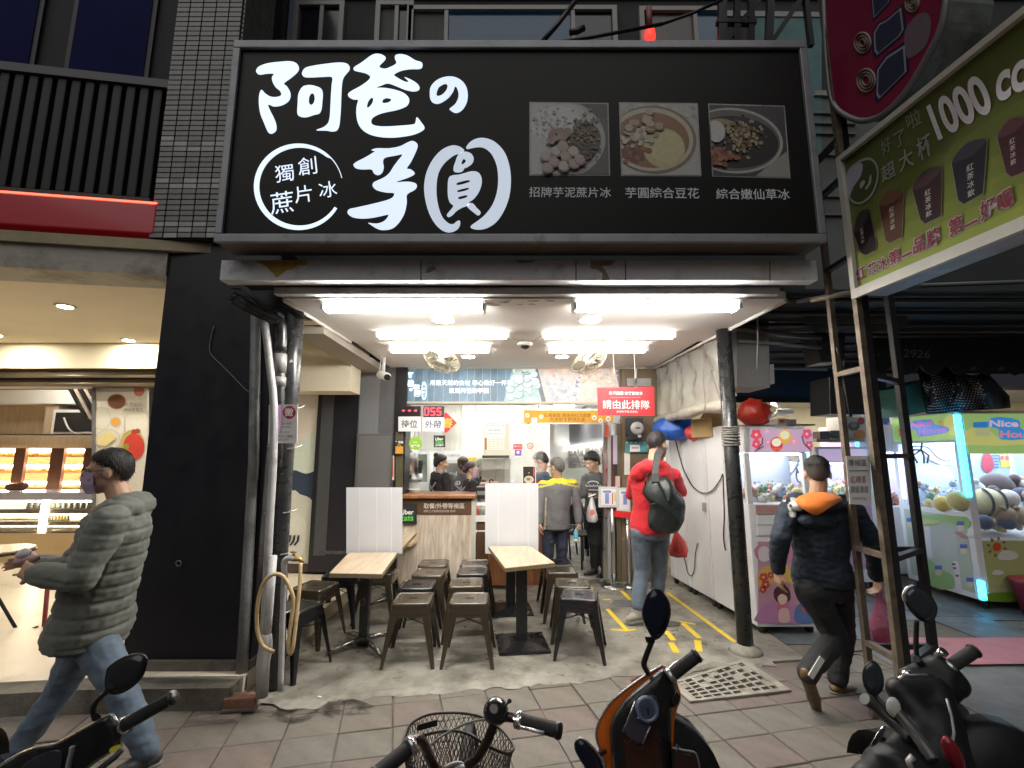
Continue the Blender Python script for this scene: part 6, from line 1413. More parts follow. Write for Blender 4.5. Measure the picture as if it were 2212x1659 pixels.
art([(300,1450),(360,1445),(370,1530),(300,1532)],(.66,.45,.45)); art([(455,1430),(500,1430),(505,1465),(460,1465)],(.5,.12,.1))
b.build('doll_print',PRINT,m1)
b = MB(); b.tube(smooth2([tuple(P(*CM(*p),4.7))for p in((112,395),(160,480),(230,540),(310,555),(390,500),(430,430),(450,380))],4,False),.009,6); b.tube(smooth2([tuple(P(*CM(*p),4.75))for p in((420,470),(418,540),(440,570),(480,575))],4,False),.008,6); b.build('claw_cable',mat('pale_cable',(.3,.4,.42),.4),m1)
b = MB(); b.tube([P(*CM(455,375),4.7),P(*CM(455,430),4.7)],.02,8)
for a_ in(0,2.1,4.2):q = P(*CM(455,430),4.7); b.tube([q,q+V((.06*math.cos(a_),.06*math.sin(a_),-.05)),q+V((.04*math.cos(a_),.04*math.sin(a_),-.11))],.008,6)
b.build('claw',CHROME,m1)
toys('plush_pile','heap of small plush toys inside the pink blossom claw machine',m1x0+.07,m1x1-.07,Y1+.06,5.05,zw+.02,.22,120,3,PAL,.025,.045)
# second, third machine behind
m2 = thing('claw_machine','lavender claw machine farther back behind the walking man in navy','claw machine',(3.2,6,0))
m2y = 5.75; F2 = FY(m2y); x0,x1 = P(1764,1000,m2y).x,P(1882,1000,m2y).x; zz = lambda v:P(1820,v,m2y).z
machine_frame(m2,x0,x1,m2y,m2y+.8,.10,zz(1085),zz(965),zz(1000),band=.05)
b = MB((.55,.45,.62)); b.prism([(x0+.06,m2y-.003,zz(1080)),(x1-.06,m2y-.003,zz(1080)),(x1-.06,m2y-.003,.25),(x0+.06,m2y-.003,.25)],(0,.002,0),col=(.52,.30,.46))
for k in range(7):circ(F2,1775+k*15,1120+25*(k % 3),6,6,.006,[(.7,.3,.5),(.6,.55,.7),(.65,.2,.35)][k % 3],12)
b.build('front_print',PRINT,m2)
b = MB((.55,.42,.62)); b.prism([(x0+.04,m2y-.003,zz(970)),(x1-.04,m2y-.003,zz(970)),(x1-.04,m2y-.003,zz(997)),(x0+.04,m2y-.003,zz(997))],(0,.002,0)); b.build('header_print',BLP,m2)
b = MB(); b.box(x0+.05,x1-.05,m2y+.7,m2y+.72,zz(1085),zz(1000)); b.build('rear_panel',mat('machine_back_lav',(.55,.5,.68),.4),m2)
for u in(1769,1851):
    b = MB(); q = P(u,1015,m2y-.02); b.tube([q+V((0,0,.05)),q+V((0,0,-.12))],.02,8); b.build('lamp',mat('white_led',(1,1,1),.4,emit=7,ecol=(.95,1,.95)),m2)
b = MB(); b.box(x0+.06,x1-.06,m2y+.01,m2y+.014,zz(1085),zz(1000)); b.build('glass_front',GLS,m2)
toys('plush_pile','heap of small plush toys in the lavender machine behind the navy jacket',x0+.1,x1-.1,m2y+.08,m2y+.7,zz(1083),.25,90,5,PAL)
# side facing machines on the right: left faces
FXc = lambda X:Frame((X,5,0),(0,-1,0),(0,0,1))
m3X = 4.55; m3 = thing('claw_machine','pink and lavender claw machine seen between the stand posts left of the green machines','claw machine',(4.9,6.6,0)); FX3 = FXc(m3X)
y1_,y0_ = 6.9,6.12; zc3 = lambda v:PX(1915,v,m3X).z
machine_frame(m3,m3X,5.3,y0_,y1_,.10,.93,1.98,1.62,band=.06)
b = MB((.52,.33,.5)); b.prism([(m3X-.003,y1_-.06,.2),(m3X-.003,y0_+.06,.2),(m3X-.003,y0_+.06,.9),(m3X-.003,y1_-.06,.9)],(.002,0,0),col=(.55,.5,.58)); b.prism([(m3X-.006,y1_-.1,.66),(m3X-.006,y0_+.1,.66),(m3X-.006,y0_+.1,.86),(m3X-.006,y1_-.1,.86)],(.002,0,0),col=(.6,.12,.28))
circ(FX3,1916,1155,10,14,.01,(.72,.7,.72),16); circ(FX3,1914,1150,2,2,.011,(.05,.05,.05),8); circ(FX3,1920,1150,2,2,.011,(.05,.05,.05),8); circ(FX3,1913,1120,6,12,.01,(.6,.12,.2),12); b.build('side_print',PRINT,m3)
b = MB((.55,.40,.55)); b.prism([(m3X-.003,y1_-.05,1.66),(m3X-.003,y0_+.05,1.66),(m3X-.003,y0_+.05,1.94),(m3X-.003,y1_-.05,1.94)],(.002,0,0)); b.build('header_print',BLP,m3)
b = MB(); b.box(m3X-.02,m3X,y0_,y0_+.03,1.0,1.95); b.build('led_strip',LCY,m3)
b = MB(); b.box(m3X+.06,5.24,y1_-.05,y1_-.03,.93,1.6); b.box(5.22,5.24,y0_+.06,y1_-.06,.93,1.6); b.build('rear_panel',mat('machine_back_lav',(.55,.5,.68),.4),m3)
b = MB(); b.box(m3X+.01,m3X+.014,y0_+.06,y1_-.06,.93,1.62); b.build('glass_front',GLS,m3)
toys('plush_pile','heap of orange and cream plush toys in the machine between the stand posts',m3X+.08,5.2,y0_+.1,y1_-.1,.94,.28,100,7,PAL)
# the green Nice House machine on the corner
CN = crop(2200,1000,2.9624); nX,nY = 4.83,5.02
m4 = thing('claw_machine','green and white corner claw machine lettered Nice House with cyan light posts','claw machine',(5.4,5.4,0)); FX = FXc(nX); FYn = FY(nY)
ny1,nx1 = 5.93,6.3; zl = lambda x,y:FX.px(*CN(x,y)).z
zwin0,zwin1,ztop = 1.02,1.72,2.06
machine_frame(m4,nX,nx1,nY,ny1,.10,.72,ztop,zwin1,band=.08)
b = MB(); b.box(nX,nX+.03,nY+.08,ny1-.08,.722,.98); b.build('side_panel',MWH,m4)
for z0_,z1_ in((.12,.30),(1.15,2.02)):
    b = MB(); b.box(nX-.012,nX+.03,nY-.012,nY+.03,z0_,z1_); b.build('led_strip',LCY,m4)
b = MB(); b.box(nX-.006,nX,ny1-.12,ny1-.06,1.05,1.62); b.build('led_strip',LVI,m4)
b = MB(); b.box(nX+.01,nX+.014,nY+.08,ny1-.08,zwin0-.04,zwin1); b.build('glass_side',GLS,m4)
b = MB(); b.box(nX+.08,nx1-.08,nY+.01,nY+.014,zwin0-.3,zwin1); b.build('glass_front',GLS,m4)
b = MB(); b.box(nX+.1,nx1-.1,ny1-.05,ny1-.03,zwin0,zwin1); b.build('rear_panel',mat('machine_back_blue',(.42,.52,.66),.4),m4)
b = MB(); b.box(nx1-.03,nx1-.01,nY,ny1,zwin0,zwin1); b.build('rear_panel',mat('machine_back_blue',(.42,.52,.66),.4),m4)
GRN,GRD,YEL =(.32,.50,.17),(.20,.42,.10),(.56,.56,.18)
b = MB(GRN); b.prism([(nX-.004,ny1-.04,1.75),(nX-.004,nY+.06,1.75),(nX-.004,nY+.06,2.04),(nX-.004,ny1-.04,2.04)],(.003,0,0))
DD = .006; art([(480,130),(560,110),(575,240),(520,255),(480,200)],YEL,FX,CN,2); art([(110,200),(170,190),(180,290),(112,292)],GRD,FX,CN,2)
quadtext(b,FX,'Nice',CN(228,214),CN(385,190),CN(232,166),.012,.02,(.62,.18,.42)); quadtext(b,FX,'House',CN(282,262),CN(492,236),CN(286,218),.012,.02,(.45,.22,.62))
art([(215,190),(240,155),(380,145),(400,180),(495,200),(500,240),(290,272),(270,225),(225,222)],(.12,.25,.62),FX,CN,2)
DD = .008
art([(135,215),(165,200),(172,262),(140,272)],(.6,.06,.06),FX,CN,1); art([(430,160),(447,150),(465,158),(450,185)],(.65,.2,.08),FX,CN,1)
b.build('header_print',BLP,m4)
b = MB(GRN); b.prism([(nX+.06,nY-.004,1.60),(nx1,nY-.004,1.60),(nx1,nY-.004,2.03),(nX+.06,nY-.004,2.03)],(0,.003,0)); DD = .006
art([(630,240),(700,200),(800,210),(900,300),(1066,290),(1066,330),(630,330)],YEL,FYn,CN,2)
art([(690,165),(800,160),(800,205),(690,205)],(.03,.22,.55),FYn,CN,1); art([(705,205),(815,205),(815,270),(705,265)],(.45,.48,.25),FYn,CN,1)
art([(800,195),(810,140),(900,125),(1030,150),(1035,200),(1070,230),(1070,290),(890,290),(880,215)],(.05,.28,.68),FYn,CN,2)
quadtext(b,FYn,'Nice',CN(812,198),CN(1025,200),CN(812,148),.0145,.03,(.75,.5,.55)); quadtext(b,FYn,'House',CN(892,280),CN(1180,282),CN(892,226),.0145,.03,(.75,.25,.3))
b.build('header_print',BLP,m4)
b = MB((.42,.48,.40)); b.prism([(nX-.004,ny1-.06,.16),(nX-.004,nY+.07,.16),(nX-.004,nY+.07,.93),(nX-.004,ny1-.06,.93)],(.003,0,0)); DD = .006
art([(360,1180),(440,1250),(540,1300),(545,1400),(370,1375)],(.26,.42,.18),FX,CN,2); art([(300,850),(640,865),(650,950),(480,900),(310,880)],(.30,.46,.16),FX,CN,2)
art([(360,950),(560,960),(590,1180),(380,1165)],(.45,.47,.45),FX,CN,1); art([(540,1190),(580,1195),(612,1425),(560,1410)],(.62,.62,.64),FX,CN,1); art([(325,935),(365,935),(390,1170),(350,1165)],(.62,.62,.66),FX,CN,1)
for x,y in((595,910),(618,1080),(432,1238),(665,1328),(225,885)):
    art([(x-25,y+20),(x,y),(x+28,y+22),(x+20,y+60),(x-18,y+58)],(.62,.55,.38),FX,CN,1); art([(x-28,y-12),(x+25,y-12),(x+28,y+18),(x-25,y+18)],(.08,.14,.5),FX,CN,1)
for x,y in((545,1215),(552,1245),(570,1300)):art([(x-12,y-8),(x+14,y-6),(x+14,y+10),(x-12,y+8)],(.2,.08,.15),FX,CN,1)
art([(550,975),(610,985),(650,1030),(600,1020)],(.45,.2,.25),FX,CN,2); art([(640,985),(680,990),(680,1010),(645,1005)],(.7,.7,.72),FX,CN,2)
art([(215,905),(440,905),(420,920),(300,922)],(.6,.65,.08),FX,CN,1)
b.build('side_print',PRINT,m4)
b = MB((.38,.42,.17)); b.prism([(nX+.07,nY-.004,.14),(nx1,nY-.004,.14),(nx1,nY-.004,.70),(nX+.07,nY-.004,.70)],(0,.003,0)); DD = .006
circ(FYn,*CN(866,1088),9.2,9.2,.008,(.55,.07,.02),22)
for k in range(8):a_ = k*PI/4+.2; x,y = 866+62*math.cos(a_),1088+62*math.sin(a_); art([(x+16*math.cos(a_),y+16*math.sin(a_)),(x-9*math.sin(a_),y+9*math.cos(a_)),(x-14*math.cos(a_),y-14*math.sin(a_)),(x+9*math.sin(a_),y-9*math.cos(a_))],(.3,.09,.02),FYn,CN,2)
art([(870,1165),(900,1120),(950,1115),(1000,1125),(1025,1160),(980,1185),(900,1185)],(.62,.63,.55),FYn,CN,3); art([(830,1285),(850,1262),(890,1260),(920,1280),(890,1298),(845,1298)],(.6,.62,.55),FYn,CN,3)
art([(780,1440),(900,1425),(1066,1430),(1066,1490),(780,1490)],(.14,.28,.02),FYn,CN,2)
for k in range(9):x = 800+k*16; art([(x,1395),(x+8,1392),(x+8,1425),(x,1425)],(.55,.5,.35),FYn,CN,1)
b.build('front_print',PRINT,m4)
b = MB((.6,.6,.08)); DD = .0; yb_ = ny1-.06; FBk = FY(yb_)
art([(885,340),(1010,340),(1015,500),(895,500)],(.62,.58,.08),FBk,CN,1); art([(885,405),(1012,405),(1012,450),(890,450)],(.65,.45,.4),FBk,CN,1)
for x in(905,940,975):circ(FBk,*CN(x,428),4,5,DD+.004,(.55,.15,.1),10)
for y in range(340,500,22):art([(825,y),(880,y),(882,y+10),(826,y+10)],(.1,.2,.45),FBk,CN,1)
art([(760,420),(790,380),(830,420),(845,500),(800,540),(755,500)],(.45,.06,.09),FBk,CN,2); circ(FBk,*CN(785,362),7,8,DD+.002,(.7,.66,.62),14)
art([(255,500),(420,480),(500,495),(545,560),(550,700),(420,720),(300,640)],(.6,.7,.78),FBk,CN,3); art([(330,390),(520,395),(525,470),(450,480),(350,430)],(.6,.4,.5),FBk,CN,2)
b.build('back_print',PRINT,m4)
b = MB(); b.tube(smooth2([tuple(P(*CN(*p),5.4))for p in((240,345),(350,350),(420,420),(500,450),(585,415))],4,False),.007,5); b.build('claw_cable',mat('pale_cable',(.3,.4,.42),.4),m4)
b = MB(); q = P(*CN(305,370),5.4); b.tube([q+V((-.1,0,.0)),q,q+V((.02,0,.08))],.012,6)
for a_ in(0,2.1,4.2):b.tube([q,q+V((.08*math.cos(a_),.08*math.sin(a_),-.06)),q+V((.05*math.cos(a_),.05*math.sin(a_),-.15))],.01,6)
b.build('claw',GREYM,m4)
toys('plush_pile','heap of small plush toys behind the left glass of the green machine',nX+.1,5.6,nY+.2,ny1-.1,.74,.55,150,9,PAL)
def plush(label,u,v,Y,r,c,parts=()):
    q = P(*CN(u,v),Y); t = thing('plush_toy',label,'plush toy',q-V((0,0,r*.8)),group='large plush toys in the green machine')
    b = MB(c); b.ell(q,(r,r*.9,r*.92),n=20,m=12); b.build('body',TOY,t)
    for nm,dx,dz,rr,cc in parts:b = MB(cc); b.ell(q+V((dx*r,-.55*r,dz*r)),(rr*r,rr*r*.8,rr*r*.9),n=14,m=8); b.build(nm,TOY,t)
    return t
Yp = 5.22; CRM =(.62,.56,.34)
t = plush('large cream plush with black stripes lying at the machine glass',790,760,5.25,.17,CRM,())
q = P(*CN(790,760),5.25)
for dx,tl in((-.5,.3),(.35,.3)):b = MB((.03,.03,.035)); b.tube([q+V((dx*.17+tl*.1*math.cos(a_)*.3,-.172*.93*math.sin(a_),.16*math.cos(a_)))for a_ in[k*PI/10 for k in range(1,10)]],.014,6); b.build('stripe',TOY,t)
plush('round pale plush head right of the striped cream one',945,730,5.2,.105,(.60,.55,.48),(('muzzle',0,-.2,.4,(.66,.6,.5)),))
plush('brown plush teddy sitting low against the front glass',930,850,5.14,.10,(.34,.25,.17),(('muzzle',.2,-.1,.35,(.5,.4,.3)),('ear',-.7,.75,.3,(.3,.2,.14)),('ear',.7,.75,.3,(.3,.2,.14))))
plush('tan plush teddy at the right end of the front glass',1030,860,5.16,.11,(.42,.33,.22),(('muzzle',0,-.1,.4,(.55,.45,.32)),))
plush('navy plush lying in the bottom corner by the corner post',770,905,5.12,.085,(.04,.06,.13),())
plush('second navy plush at the bottom of the front glass',950,915,5.11,.07,(.04,.06,.14),())
plush('dark brown plush with pointed wings at the back of the pile',860,640,5.5,.17,(.07,.045,.05),(('wing',.75,.55,.35,(.08,.05,.055)),('wing',-.8,-.2,.35,(.08,.05,.055))))
plush('dark blue faced plush at the right of the pile',1045,700,5.3,.085,(.05,.06,.12),(('face',0,0,.7,(.45,.28,.2)),))
plush('brown and white plush above the blue one',1040,625,5.45,.10,(.3,.12,.08),(('muzzle',-.3,.1,.5,(.6,.55,.5)),))
plush('yellow plush with red wing pressed to the left glass',590,745,5.12,.115,(.66,.58,.26),(('wing',.45,.25,.35,(.6,.05,.06)),))
plush('small yellow plush at the bottom of the left glass',470,770,5.35,.095,(.68,.52,.16),(('beak',-.2,.2,.3,(.7,.35,.05)),))
plush('white rabbit plush standing behind the striped one',700,660,5.35,.10,(.55,.62,.68),(('ear',-.3,.9,.35,(.6,.66,.72)),))
b = MB(); q = G(2225,1330,.02); b.lathe([(.14,0),(.19,.30),(.2,.31)],q+V((.12,0,0)),n=24); t = thing('red_bucket','dark red plastic bucket cut by the right picture edge','bucket',q); b.build('tub',mat('red_plastic',(.25,.015,.03),.35),t); b = MB(); b.lathe([(.2,.31),(.21,.33),(.19,.34),(.05,.36)],q+V((.12,0,0)),n=24); b.build('lid',mat('red_plastic_lid',(.30,.02,.035),.35),t)

# ---------------------------------------------------------------- arcade room and awning
aw = thing('arcade_walls','cream walls and ceiling of the claw machine arcade','wall',(4,9,0))
ACR = mat('arcade_cream',(.62,.54,.36),.75,var=.05)
b = MB(); b.box(2.35,10,8.6,8.7,0,2.6); b.build('back_wall',ACR,aw)
b = MB(); b.box(2.25,2.35,6.1,8.7,0,2.6); b.build('side_wall',ACR,aw)
b = MB(); b.box(8.5,8.6,4.6,8.7,0,2.6); b.build('side_wall',ACR,aw)
b = MB(); b.box(2.25,8.6,6.2,8.7,2.45,2.5); b.build('ceiling',mat('arcade_ceiling',(.6,.55,.48),.8),aw)
for(x0,x1,y0,y1),lb_ in(((3.35,3.95,6.7,7.1),'bright ceiling panel above the pink claw machine'),((5.3,5.9,6.9,7.3),'second ceiling panel deep in the arcade')):
    b = MB(); b.box(x0,x1,y0,y1,2.43,2.449); tag(b.build('ceiling_light',mat('arcade_panel',(1,1,1),.5,emit=38,ecol=(1,.96,.88))),lb_,'ceiling light')
an = thing('arcade_awning','dark corrugated awning roof above the arcade entrance','awning',(4.5,4.6,2.6))
b = MB(); b.add([(2.02,3.75,2.98),(10,3.9,2.98),(10,6.3,2.72),(2.02,6.3,2.72)],[(0,1,2,3)]); b.build('roof_sheet',mat('awning_dark',(.018,.02,.022),.7,var=.3,vs=3),an)
for k in range(9):
    y = 3.9+k*.29; z = 2.965-(y-3.75)*.102-.02; b = MB(); b.tube([(2.02,y,z),(10,y,z)],.022,6); b.build('rib',mat('awning_rib',(.03,.032,.034),.5,.3),an)
b = MB(); b.tube([P(1985,617,3.85),P(2260,607,3.85)],.02,8); b.build('gutter_pipe',mat('teal_pipe',(.16,.2,.19),.5),an)
b = MB(); b.tube([P(1720,652,3.8),P(1830,632,3.7),P(1910,628,3.7)],.016,6); b.build('edge_bar',GREYM,an)
F5 = FY(4.75); CA = crop(1800,700,2.7645)
b = MB(); pts =[(650,340),(2300,330),(2300,640)]
sc =[F5.px(*CA(2300,640))]
for k in range(6,-1,-1):
    x0 = 1000+k*190
    for q in(1,.75,.5,.25,0):sc.append(F5.px(*CA(x0+190*q,585+75*math.sin(PI*q))))
b.prism([F5.px(*CA(985,400)),F5.px(*CA(2300,390))]+sc,(0,.015,0)); b.build('valance',mat('black_canvas',(.012,.013,.014),.8,var=.2,bump=.2,bs=15),an)
b = MB(); quadtext(b,F5,'02-2',CA(1020,520),CA(1190,528),CA(1025,478),.004,.0,(.07,.07,.07)); quadtext(b,F5,'12926',CA(1235,532),CA(1450,540),CA(1240,478),.004,.0,(.15,.15,.15)); b.build('lettering',PRINTM,an)
# things under the awning
t = thing('hanging_cabinet','tall pale grey cabinet hanging under the awning behind the black post','cabinet',P(*CA(240,740),4.5))
b = MB(); F56 = FY(4.5); b.prism([F56.px(*CA(*p))for p in((120,742),(345,742),(335,280),(110,300))],(0,.4,0)); b.build('body',mat('grey_cabinet',(.30,.30,.30),.6,var=.1),t)
b = MB(); b.prism([F56.px(*CA(*p))for p in((347,720),(378,715),(372,580),(345,585))],(0,.3,0)); b.build('side_box',mat('grey_cabinet_light',(.42,.42,.43),.6),t)
b = MB(); F62 = FY(6.15); b.prism([F62.px(*CA(*p))for p in((120,800),(1150,830),(1150,600),(120,590))],(0,.03,0)); t = thing('navy_fascia','dark navy board under the awning with a pale top edge','fascia board',F62.px(*CA(600,700))); b.build('board',mat('navy_board',(.012,.03,.06),.5),t)
b = MB(); b.prism([F62.px(*CA(*p),.01)for p in((370,620),(745,628),(745,612),(370,592))],(0,.02,0)); b.build('edge',mat('fascia_edge',(.45,.45,.47),.5),t)
b = MB(); b.prism([F62.px(*CA(*p),.01)for p in((110,845),(1150,850),(1150,828),(110,800))],(0,.05,0)); b.build('beam',BLACKM,t)
for pts,w,c,lb_ in(([(110,330),(400,370),(700,400)],.05,(.13,.11,.12),'thick slanting grey rail under the awning'),([(130,420),(400,440),(700,470)],.03,(.17,.17,.17),'thin pale rail below the slanting one')):
    b = MB(); b.tube([P(*CA(*p),4.4)for p in pts],w/2,6); tag(b.build('awning_rail',mat('rail_'+str(w),c,.5)),lb_,'rail')
b = MB(); b.tube([P(*CA(258,220),4.0),P(*CA(262,400),4.0),P(*CA(257,610),4.0)],.008,6); b.ell(P(*CA(258,235),4.0),.03); tag(b.build('hanging_rope',ROPE),'short rope hanging from the ceiling edge right of the black post','rope')
t = thing('box_sign','black box sign with a weathered wooden end panel behind the stand','sign',P(*CA(850,930),4.3)); F43 = FY(4.3)
b = MB(); b.prism([F43.px(*CA(*p))for p in((765,925),(1010,930),(1005,672),(760,668))],(0,.3,0)); b.build('body',mat('sign_black',(.012,.012,.013),.5),t,bevel=.006)
b = MB(); p_ =[P(*CA(*q),y)for q,y in(((675,925),4.62),((763,928),4.30),((757,672),4.30),((655,712),4.62))]; b.prism(p_,(.02,.02,0)); b.build('end_panel',mat('weathered_ply',(.42,.36,.24),.7,var=.25,vs=8,dirt=(.15,.12,.08),ds=9,dt=(.5,.7)),t)
b = MB((.06,.05,.04)); mp_ = lambda s,t_:p_[0]*(1-s)*(1-t_)+p_[1]*s*(1-t_)+p_[2]*s*t_+p_[3]*(1-s)*t_+V((-.006,-.006,0))
vs,fs,x0,x1,y0,y1 = text_mesh('紅茶',.02)
for s_,z_ in(('紅',.55),('茶',.18)):
    vs,fs,x0,x1,y0,y1 = text_mesh(s_,.02); b.add([mp_(.2+.6*(p.x-x0)/(x1-x0),z_+.3*(p.y-y0)/(y1-y0))for p in vs],fs)
b.build('lettering',PRINTM,t)
b = MB(); b.prism([P(*CA(*p),4.5)for p in((655,360),(870,360),(860,560),(700,570))],(0,.25,0)); t = thing('loudspeaker','black loudspeaker box tilted under the awning above the wooden sign','loudspeaker',P(*CA(760,570),4.5)); b.build('case',BLACKP,t,bevel=.01); b = MB(); b.prism([P(*CA(*p),4.49)for p in((675,375),(855,375),(848,545),(712,555))],(0,.006,0)); b.build('grille',mat('speaker_grille',(.02,.02,.02),.9),t)
b = MB(); b.prism([P(*CA(*p),4.7)for p in((800,610),(860,600),(862,545),(830,540),(800,570))],(0,.05,0)); tag(b.build('vent_louver',WHITEP),'small white louvered vent piece above the box sign','vent')
t = thing('red_bulb','little red and white warning lamp under the awning','lamp',P(*CA(615,375),5.0)); b = MB((.5,.05,.03)); b.cap(P(*CA(615,350),5.0),.025,P(*CA(615,372),5.0),.022); b.build('lens',GLOSS,t); b = MB(); b.cyl(P(*CA(605,395),5.0),.02,.02); b.build('base',WHITEP,t)
t = thing('dotted_cloth','black cloth printed with white dots sagging over the green machines','cloth',P(*CA(1650,900),5.05))
n1,n2 = 30,16; top =[(1370,600),(1420,640),(1500,615),(1600,595),(1650,640),(1740,660),(1850,640),(2000,800)]; bot =[(1430,925),(1480,925),(1550,920),(1640,905),(1750,900),(1850,895),(1950,890),(2010,885)]
rs =[]
for j in range(n2+1):
    row =[]
    for i in range(n1+1):
        s = i/n1*7; k = min(int(s),6); f = s-k; a_ =[top[k][c]*(1-f)+top[k+1][c]*f for c in(0,1)]; c_ =[bot[k][c]*(1-f)+bot[k+1][c]*f for c in(0,1)]; t_ = j/n2
        row.append(P(*CA(a_[0]*(1-t_)+c_[0]*t_,a_[1]*(1-t_)+c_[1]*t_),5.0-.16*math.sin(PI*t_)+.07*NZ.noise((s*1.5,t_*4,2))+.05*math.sin(s*3)))
    rs.append(row)
b = MB(); b.rings(rs,closed=False,caps=False); b.rings([[p+V((0,.012,0))for p in r]for r in rs],closed=False,caps=False); b.build('fabric',mat('black_cloth',(.012,.011,.016),.8),t,flip=False)
b = MB((.42,.40,.42))
for j in range(1,n2):
    for i in range(1,n1-7):
        c0 = rs[j][i]*.5+rs[j][i+1]*.5 if j % 2 else rs[j][i]
        ex_ =(rs[j][i+1]-rs[j][i-1]).normalized(); ez_ =(rs[j-1][i]-rs[j+1][i]).normalized(); nn_ = ex_.cross(ez_).normalized();
        if nn_.y>0:nn_ =-nn_
        b.poly([c0+nn_*.006+ex_*.011*math.cos(a_)+ez_*.009*math.sin(a_)for a_ in[q*PI/3 for q in range(6)]])
b.build('dot_print',PRINTM,t,kind='stuff')
b = MB((.05,.16,.13)); b.prism([P(*CA(*p),5.3)for p in((1275,940),(1455,905),(1405,685),(1270,740))],(0,.4,0)); tag(b.build('teal_box',PRINTM),'dull teal box standing on the green machines under the dotted cloth','box')
b = MB(); b.prism([P(*CA(*p),5.2)for p in((1440,900),(1500,860),(1490,820),(1450,800))],(0,.05,0)); tag(b.build('paper_roll',mat('cream_paper',(.5,.45,.33),.7)),'crumpled cream paper between the teal box and dotted cloth','paper')
for(x0,y0,x1,y1,Y,c,nm,lb_,cat)in((1180,790,1290,940,5.6,(.25,.22,.18),'grey_carton','grey brown carton left of the teal box','box'),(840,945,1010,1120,6.0,(.5,.46,.42),'poster_carton','pale carton printed with a dark bowl and orange fruit behind the stand','box'),(1090,910,1195,985,6.2,(.06,.14,.45),'blue_carton','blue carton stacked on the machines left of the green header','box'),(1085,988,1195,1105,6.15,(.55,.55,.58),'bottle_pack','white pack with blue round print under the blue carton','package'),(545,995,660,1006,5.0,(.12,.09,.06),'flat_carton','flattened dark carton lying on the pink blossom machine','box'),(400,958,465,1000,5.3,(.6,.5,.42),'printed_box','small box with orange print on the pink blossom machine','box'),(470,962,530,1002,5.3,(.45,.45,.48),'silver_box','small silver box beside the orange printed one','box'),(690,1045,760,1105,5.9,(.12,.07,.07),'dark_parcel','dark maroon parcel on the lavender machine','parcel'),(765,1040,832,1090,5.95,(.16,.11,.07),'brown_parcel','brown wrapped parcel on the lavender machine','parcel'),(670,1095,1000,1118,5.9,(.32,.24,.17),'wooden_tray','long thin wooden tray under the parcels','tray')):
    fr = FY(Y); t = thing(nm,lb_,cat,fr.px(*CA((x0+x1)/2,y1))); b = MB(c); b.prism(quadk(fr,CA,x0,y0,x1,y1),(0,.3,0)); b.build('body',PRINT,t,bevel=.006)
    b = MB(c); d2 = .003
    if nm=='poster_carton':circ(fr,*CA(925,1010),13,10,.004,(.12,.08,.06),18); circ(fr,*CA(925,1000),7,7,.005,(.25,.2,.2),14); circ(fr,*CA(965,1070),14,11,.005,(.62,.22,.05),18); circ(fr,*CA(975,975),8,8,.004,(.4,.05,.04),14); b.build('print',PRINT,t)
    elif nm=='bottle_pack':circ(fr,*CA(1145,1020),9,11,.004,(.05,.12,.45),16); b.bar(fr.px(*CA(1130,1060),.004),fr.px(*CA(1170,1085),.004),.03,.002,col=(.03,.03,.05),up=(0,1,0)); b.build('print',PRINT,t)
    elif nm=='printed_box':circ(fr,*CA(430,975),6,4,.004,(.55,.15,.04),12); b.build('print',PRINT,t)
t = thing('white_camera','white security camera on the cream arcade wall','security camera',P(*CA(435,915),6.5)); q = P(*CA(435,915),6.5); b = MB(); b.cap(q+V((-.06,.0,0)),.05,q+V((.08,-.03,0)),.05); b.build('body',WHITEP,t); b = MB(); b.tube([q,q+V((-.03,.1,.12)),q+V((-.03,.2,.14))],.02,8); b.build('bracket',WHITEP,t)
b = MB(); b.tube(smooth2([tuple(P(*CA(*p),6.5))for p in((410,880),(350,930),(335,955),(360,948),(400,930))],4,False),.006,5); tag(b.build('camera_cable',CABLE),'dark cable curling below the white arcade camera','cable')

# ---------------------------------------------------------------- steel stand with waiting notice
RUST = mat('rusty_steel',(.16,.125,.09),.6,.3,var=.3,vs=14,dirt=(.05,.04,.03),ds=9,dt=(.48,.7),bump=.15,bs=80)
DKST = mat('dark_steel',(.02,.02,.022),.55,.3,var=.25,vs=14)
st = thing('sign_stand','tall open steel ladder stand carrying the green drink sign','stand',(2.3,3.0,0))
gA,gB,gC = V((2.22,3.11,0)),V((2.205,2.847,0)),V((2.633,3.11,0))
for p,top,m,w in((gA,3.74,RUST,.034),(gB,5.5,RUST,.036),(gB+V((.04,.0,0)),5.5,DKST,.036),(gC,3.66,DKST,.040)):
    b = MB(); b.bar(p,p+V((0,0,top)),w,w); b.build('post',m,st)
def rung(p,q,z,m,w=.04):b = MB(); b.bar(p+V((0,0,z)),q+V((0,0,z)),w,.03); b.build('rung',m,st)
for v in(803,1192,1405):z = P(1830,v,2.98).z; rung(gA,gB,z,RUST)
for v in(820,985,1195,1412):z = P(1950,v,3.0).z; rung(gB+V((.04,0,0)),gC,z,DKST)
for v in(1190,1400):z = P(1930,v-4,3.11).z; rung(gA,gC,z,DKST,.028)
b = MB(); b.tube([P(1808,750,3.09),P(1825,830,3.13),P(1838,900,3.17)],.010,6); b.build('cable',CABLE,st)
for z in(2.87,3.42,3.7):
    rung(gB,gA,z,DKST)
b = MB(); b.tube([P(1752,650,3.05),P(1800,640,2.95),P(1850,632,2.85)],.015,6); b.build('brace',RUST,st)
FWs = Frame(P(1855,1040,2.86),(1,.22,0),(0,0,1)); t = thing('waiting_notice','white paper notice with black and red lettering tied to the steel stand','notice',P(1855,1092,2.86))
b = MB((.80,.80,.79)); b.prism([FWs.px(*CA(*p))for p in((898,1548),(1050,1558),(1035,1215),(870,1218))],(0,.003,0)); b.build('sheet',PRINT,t)
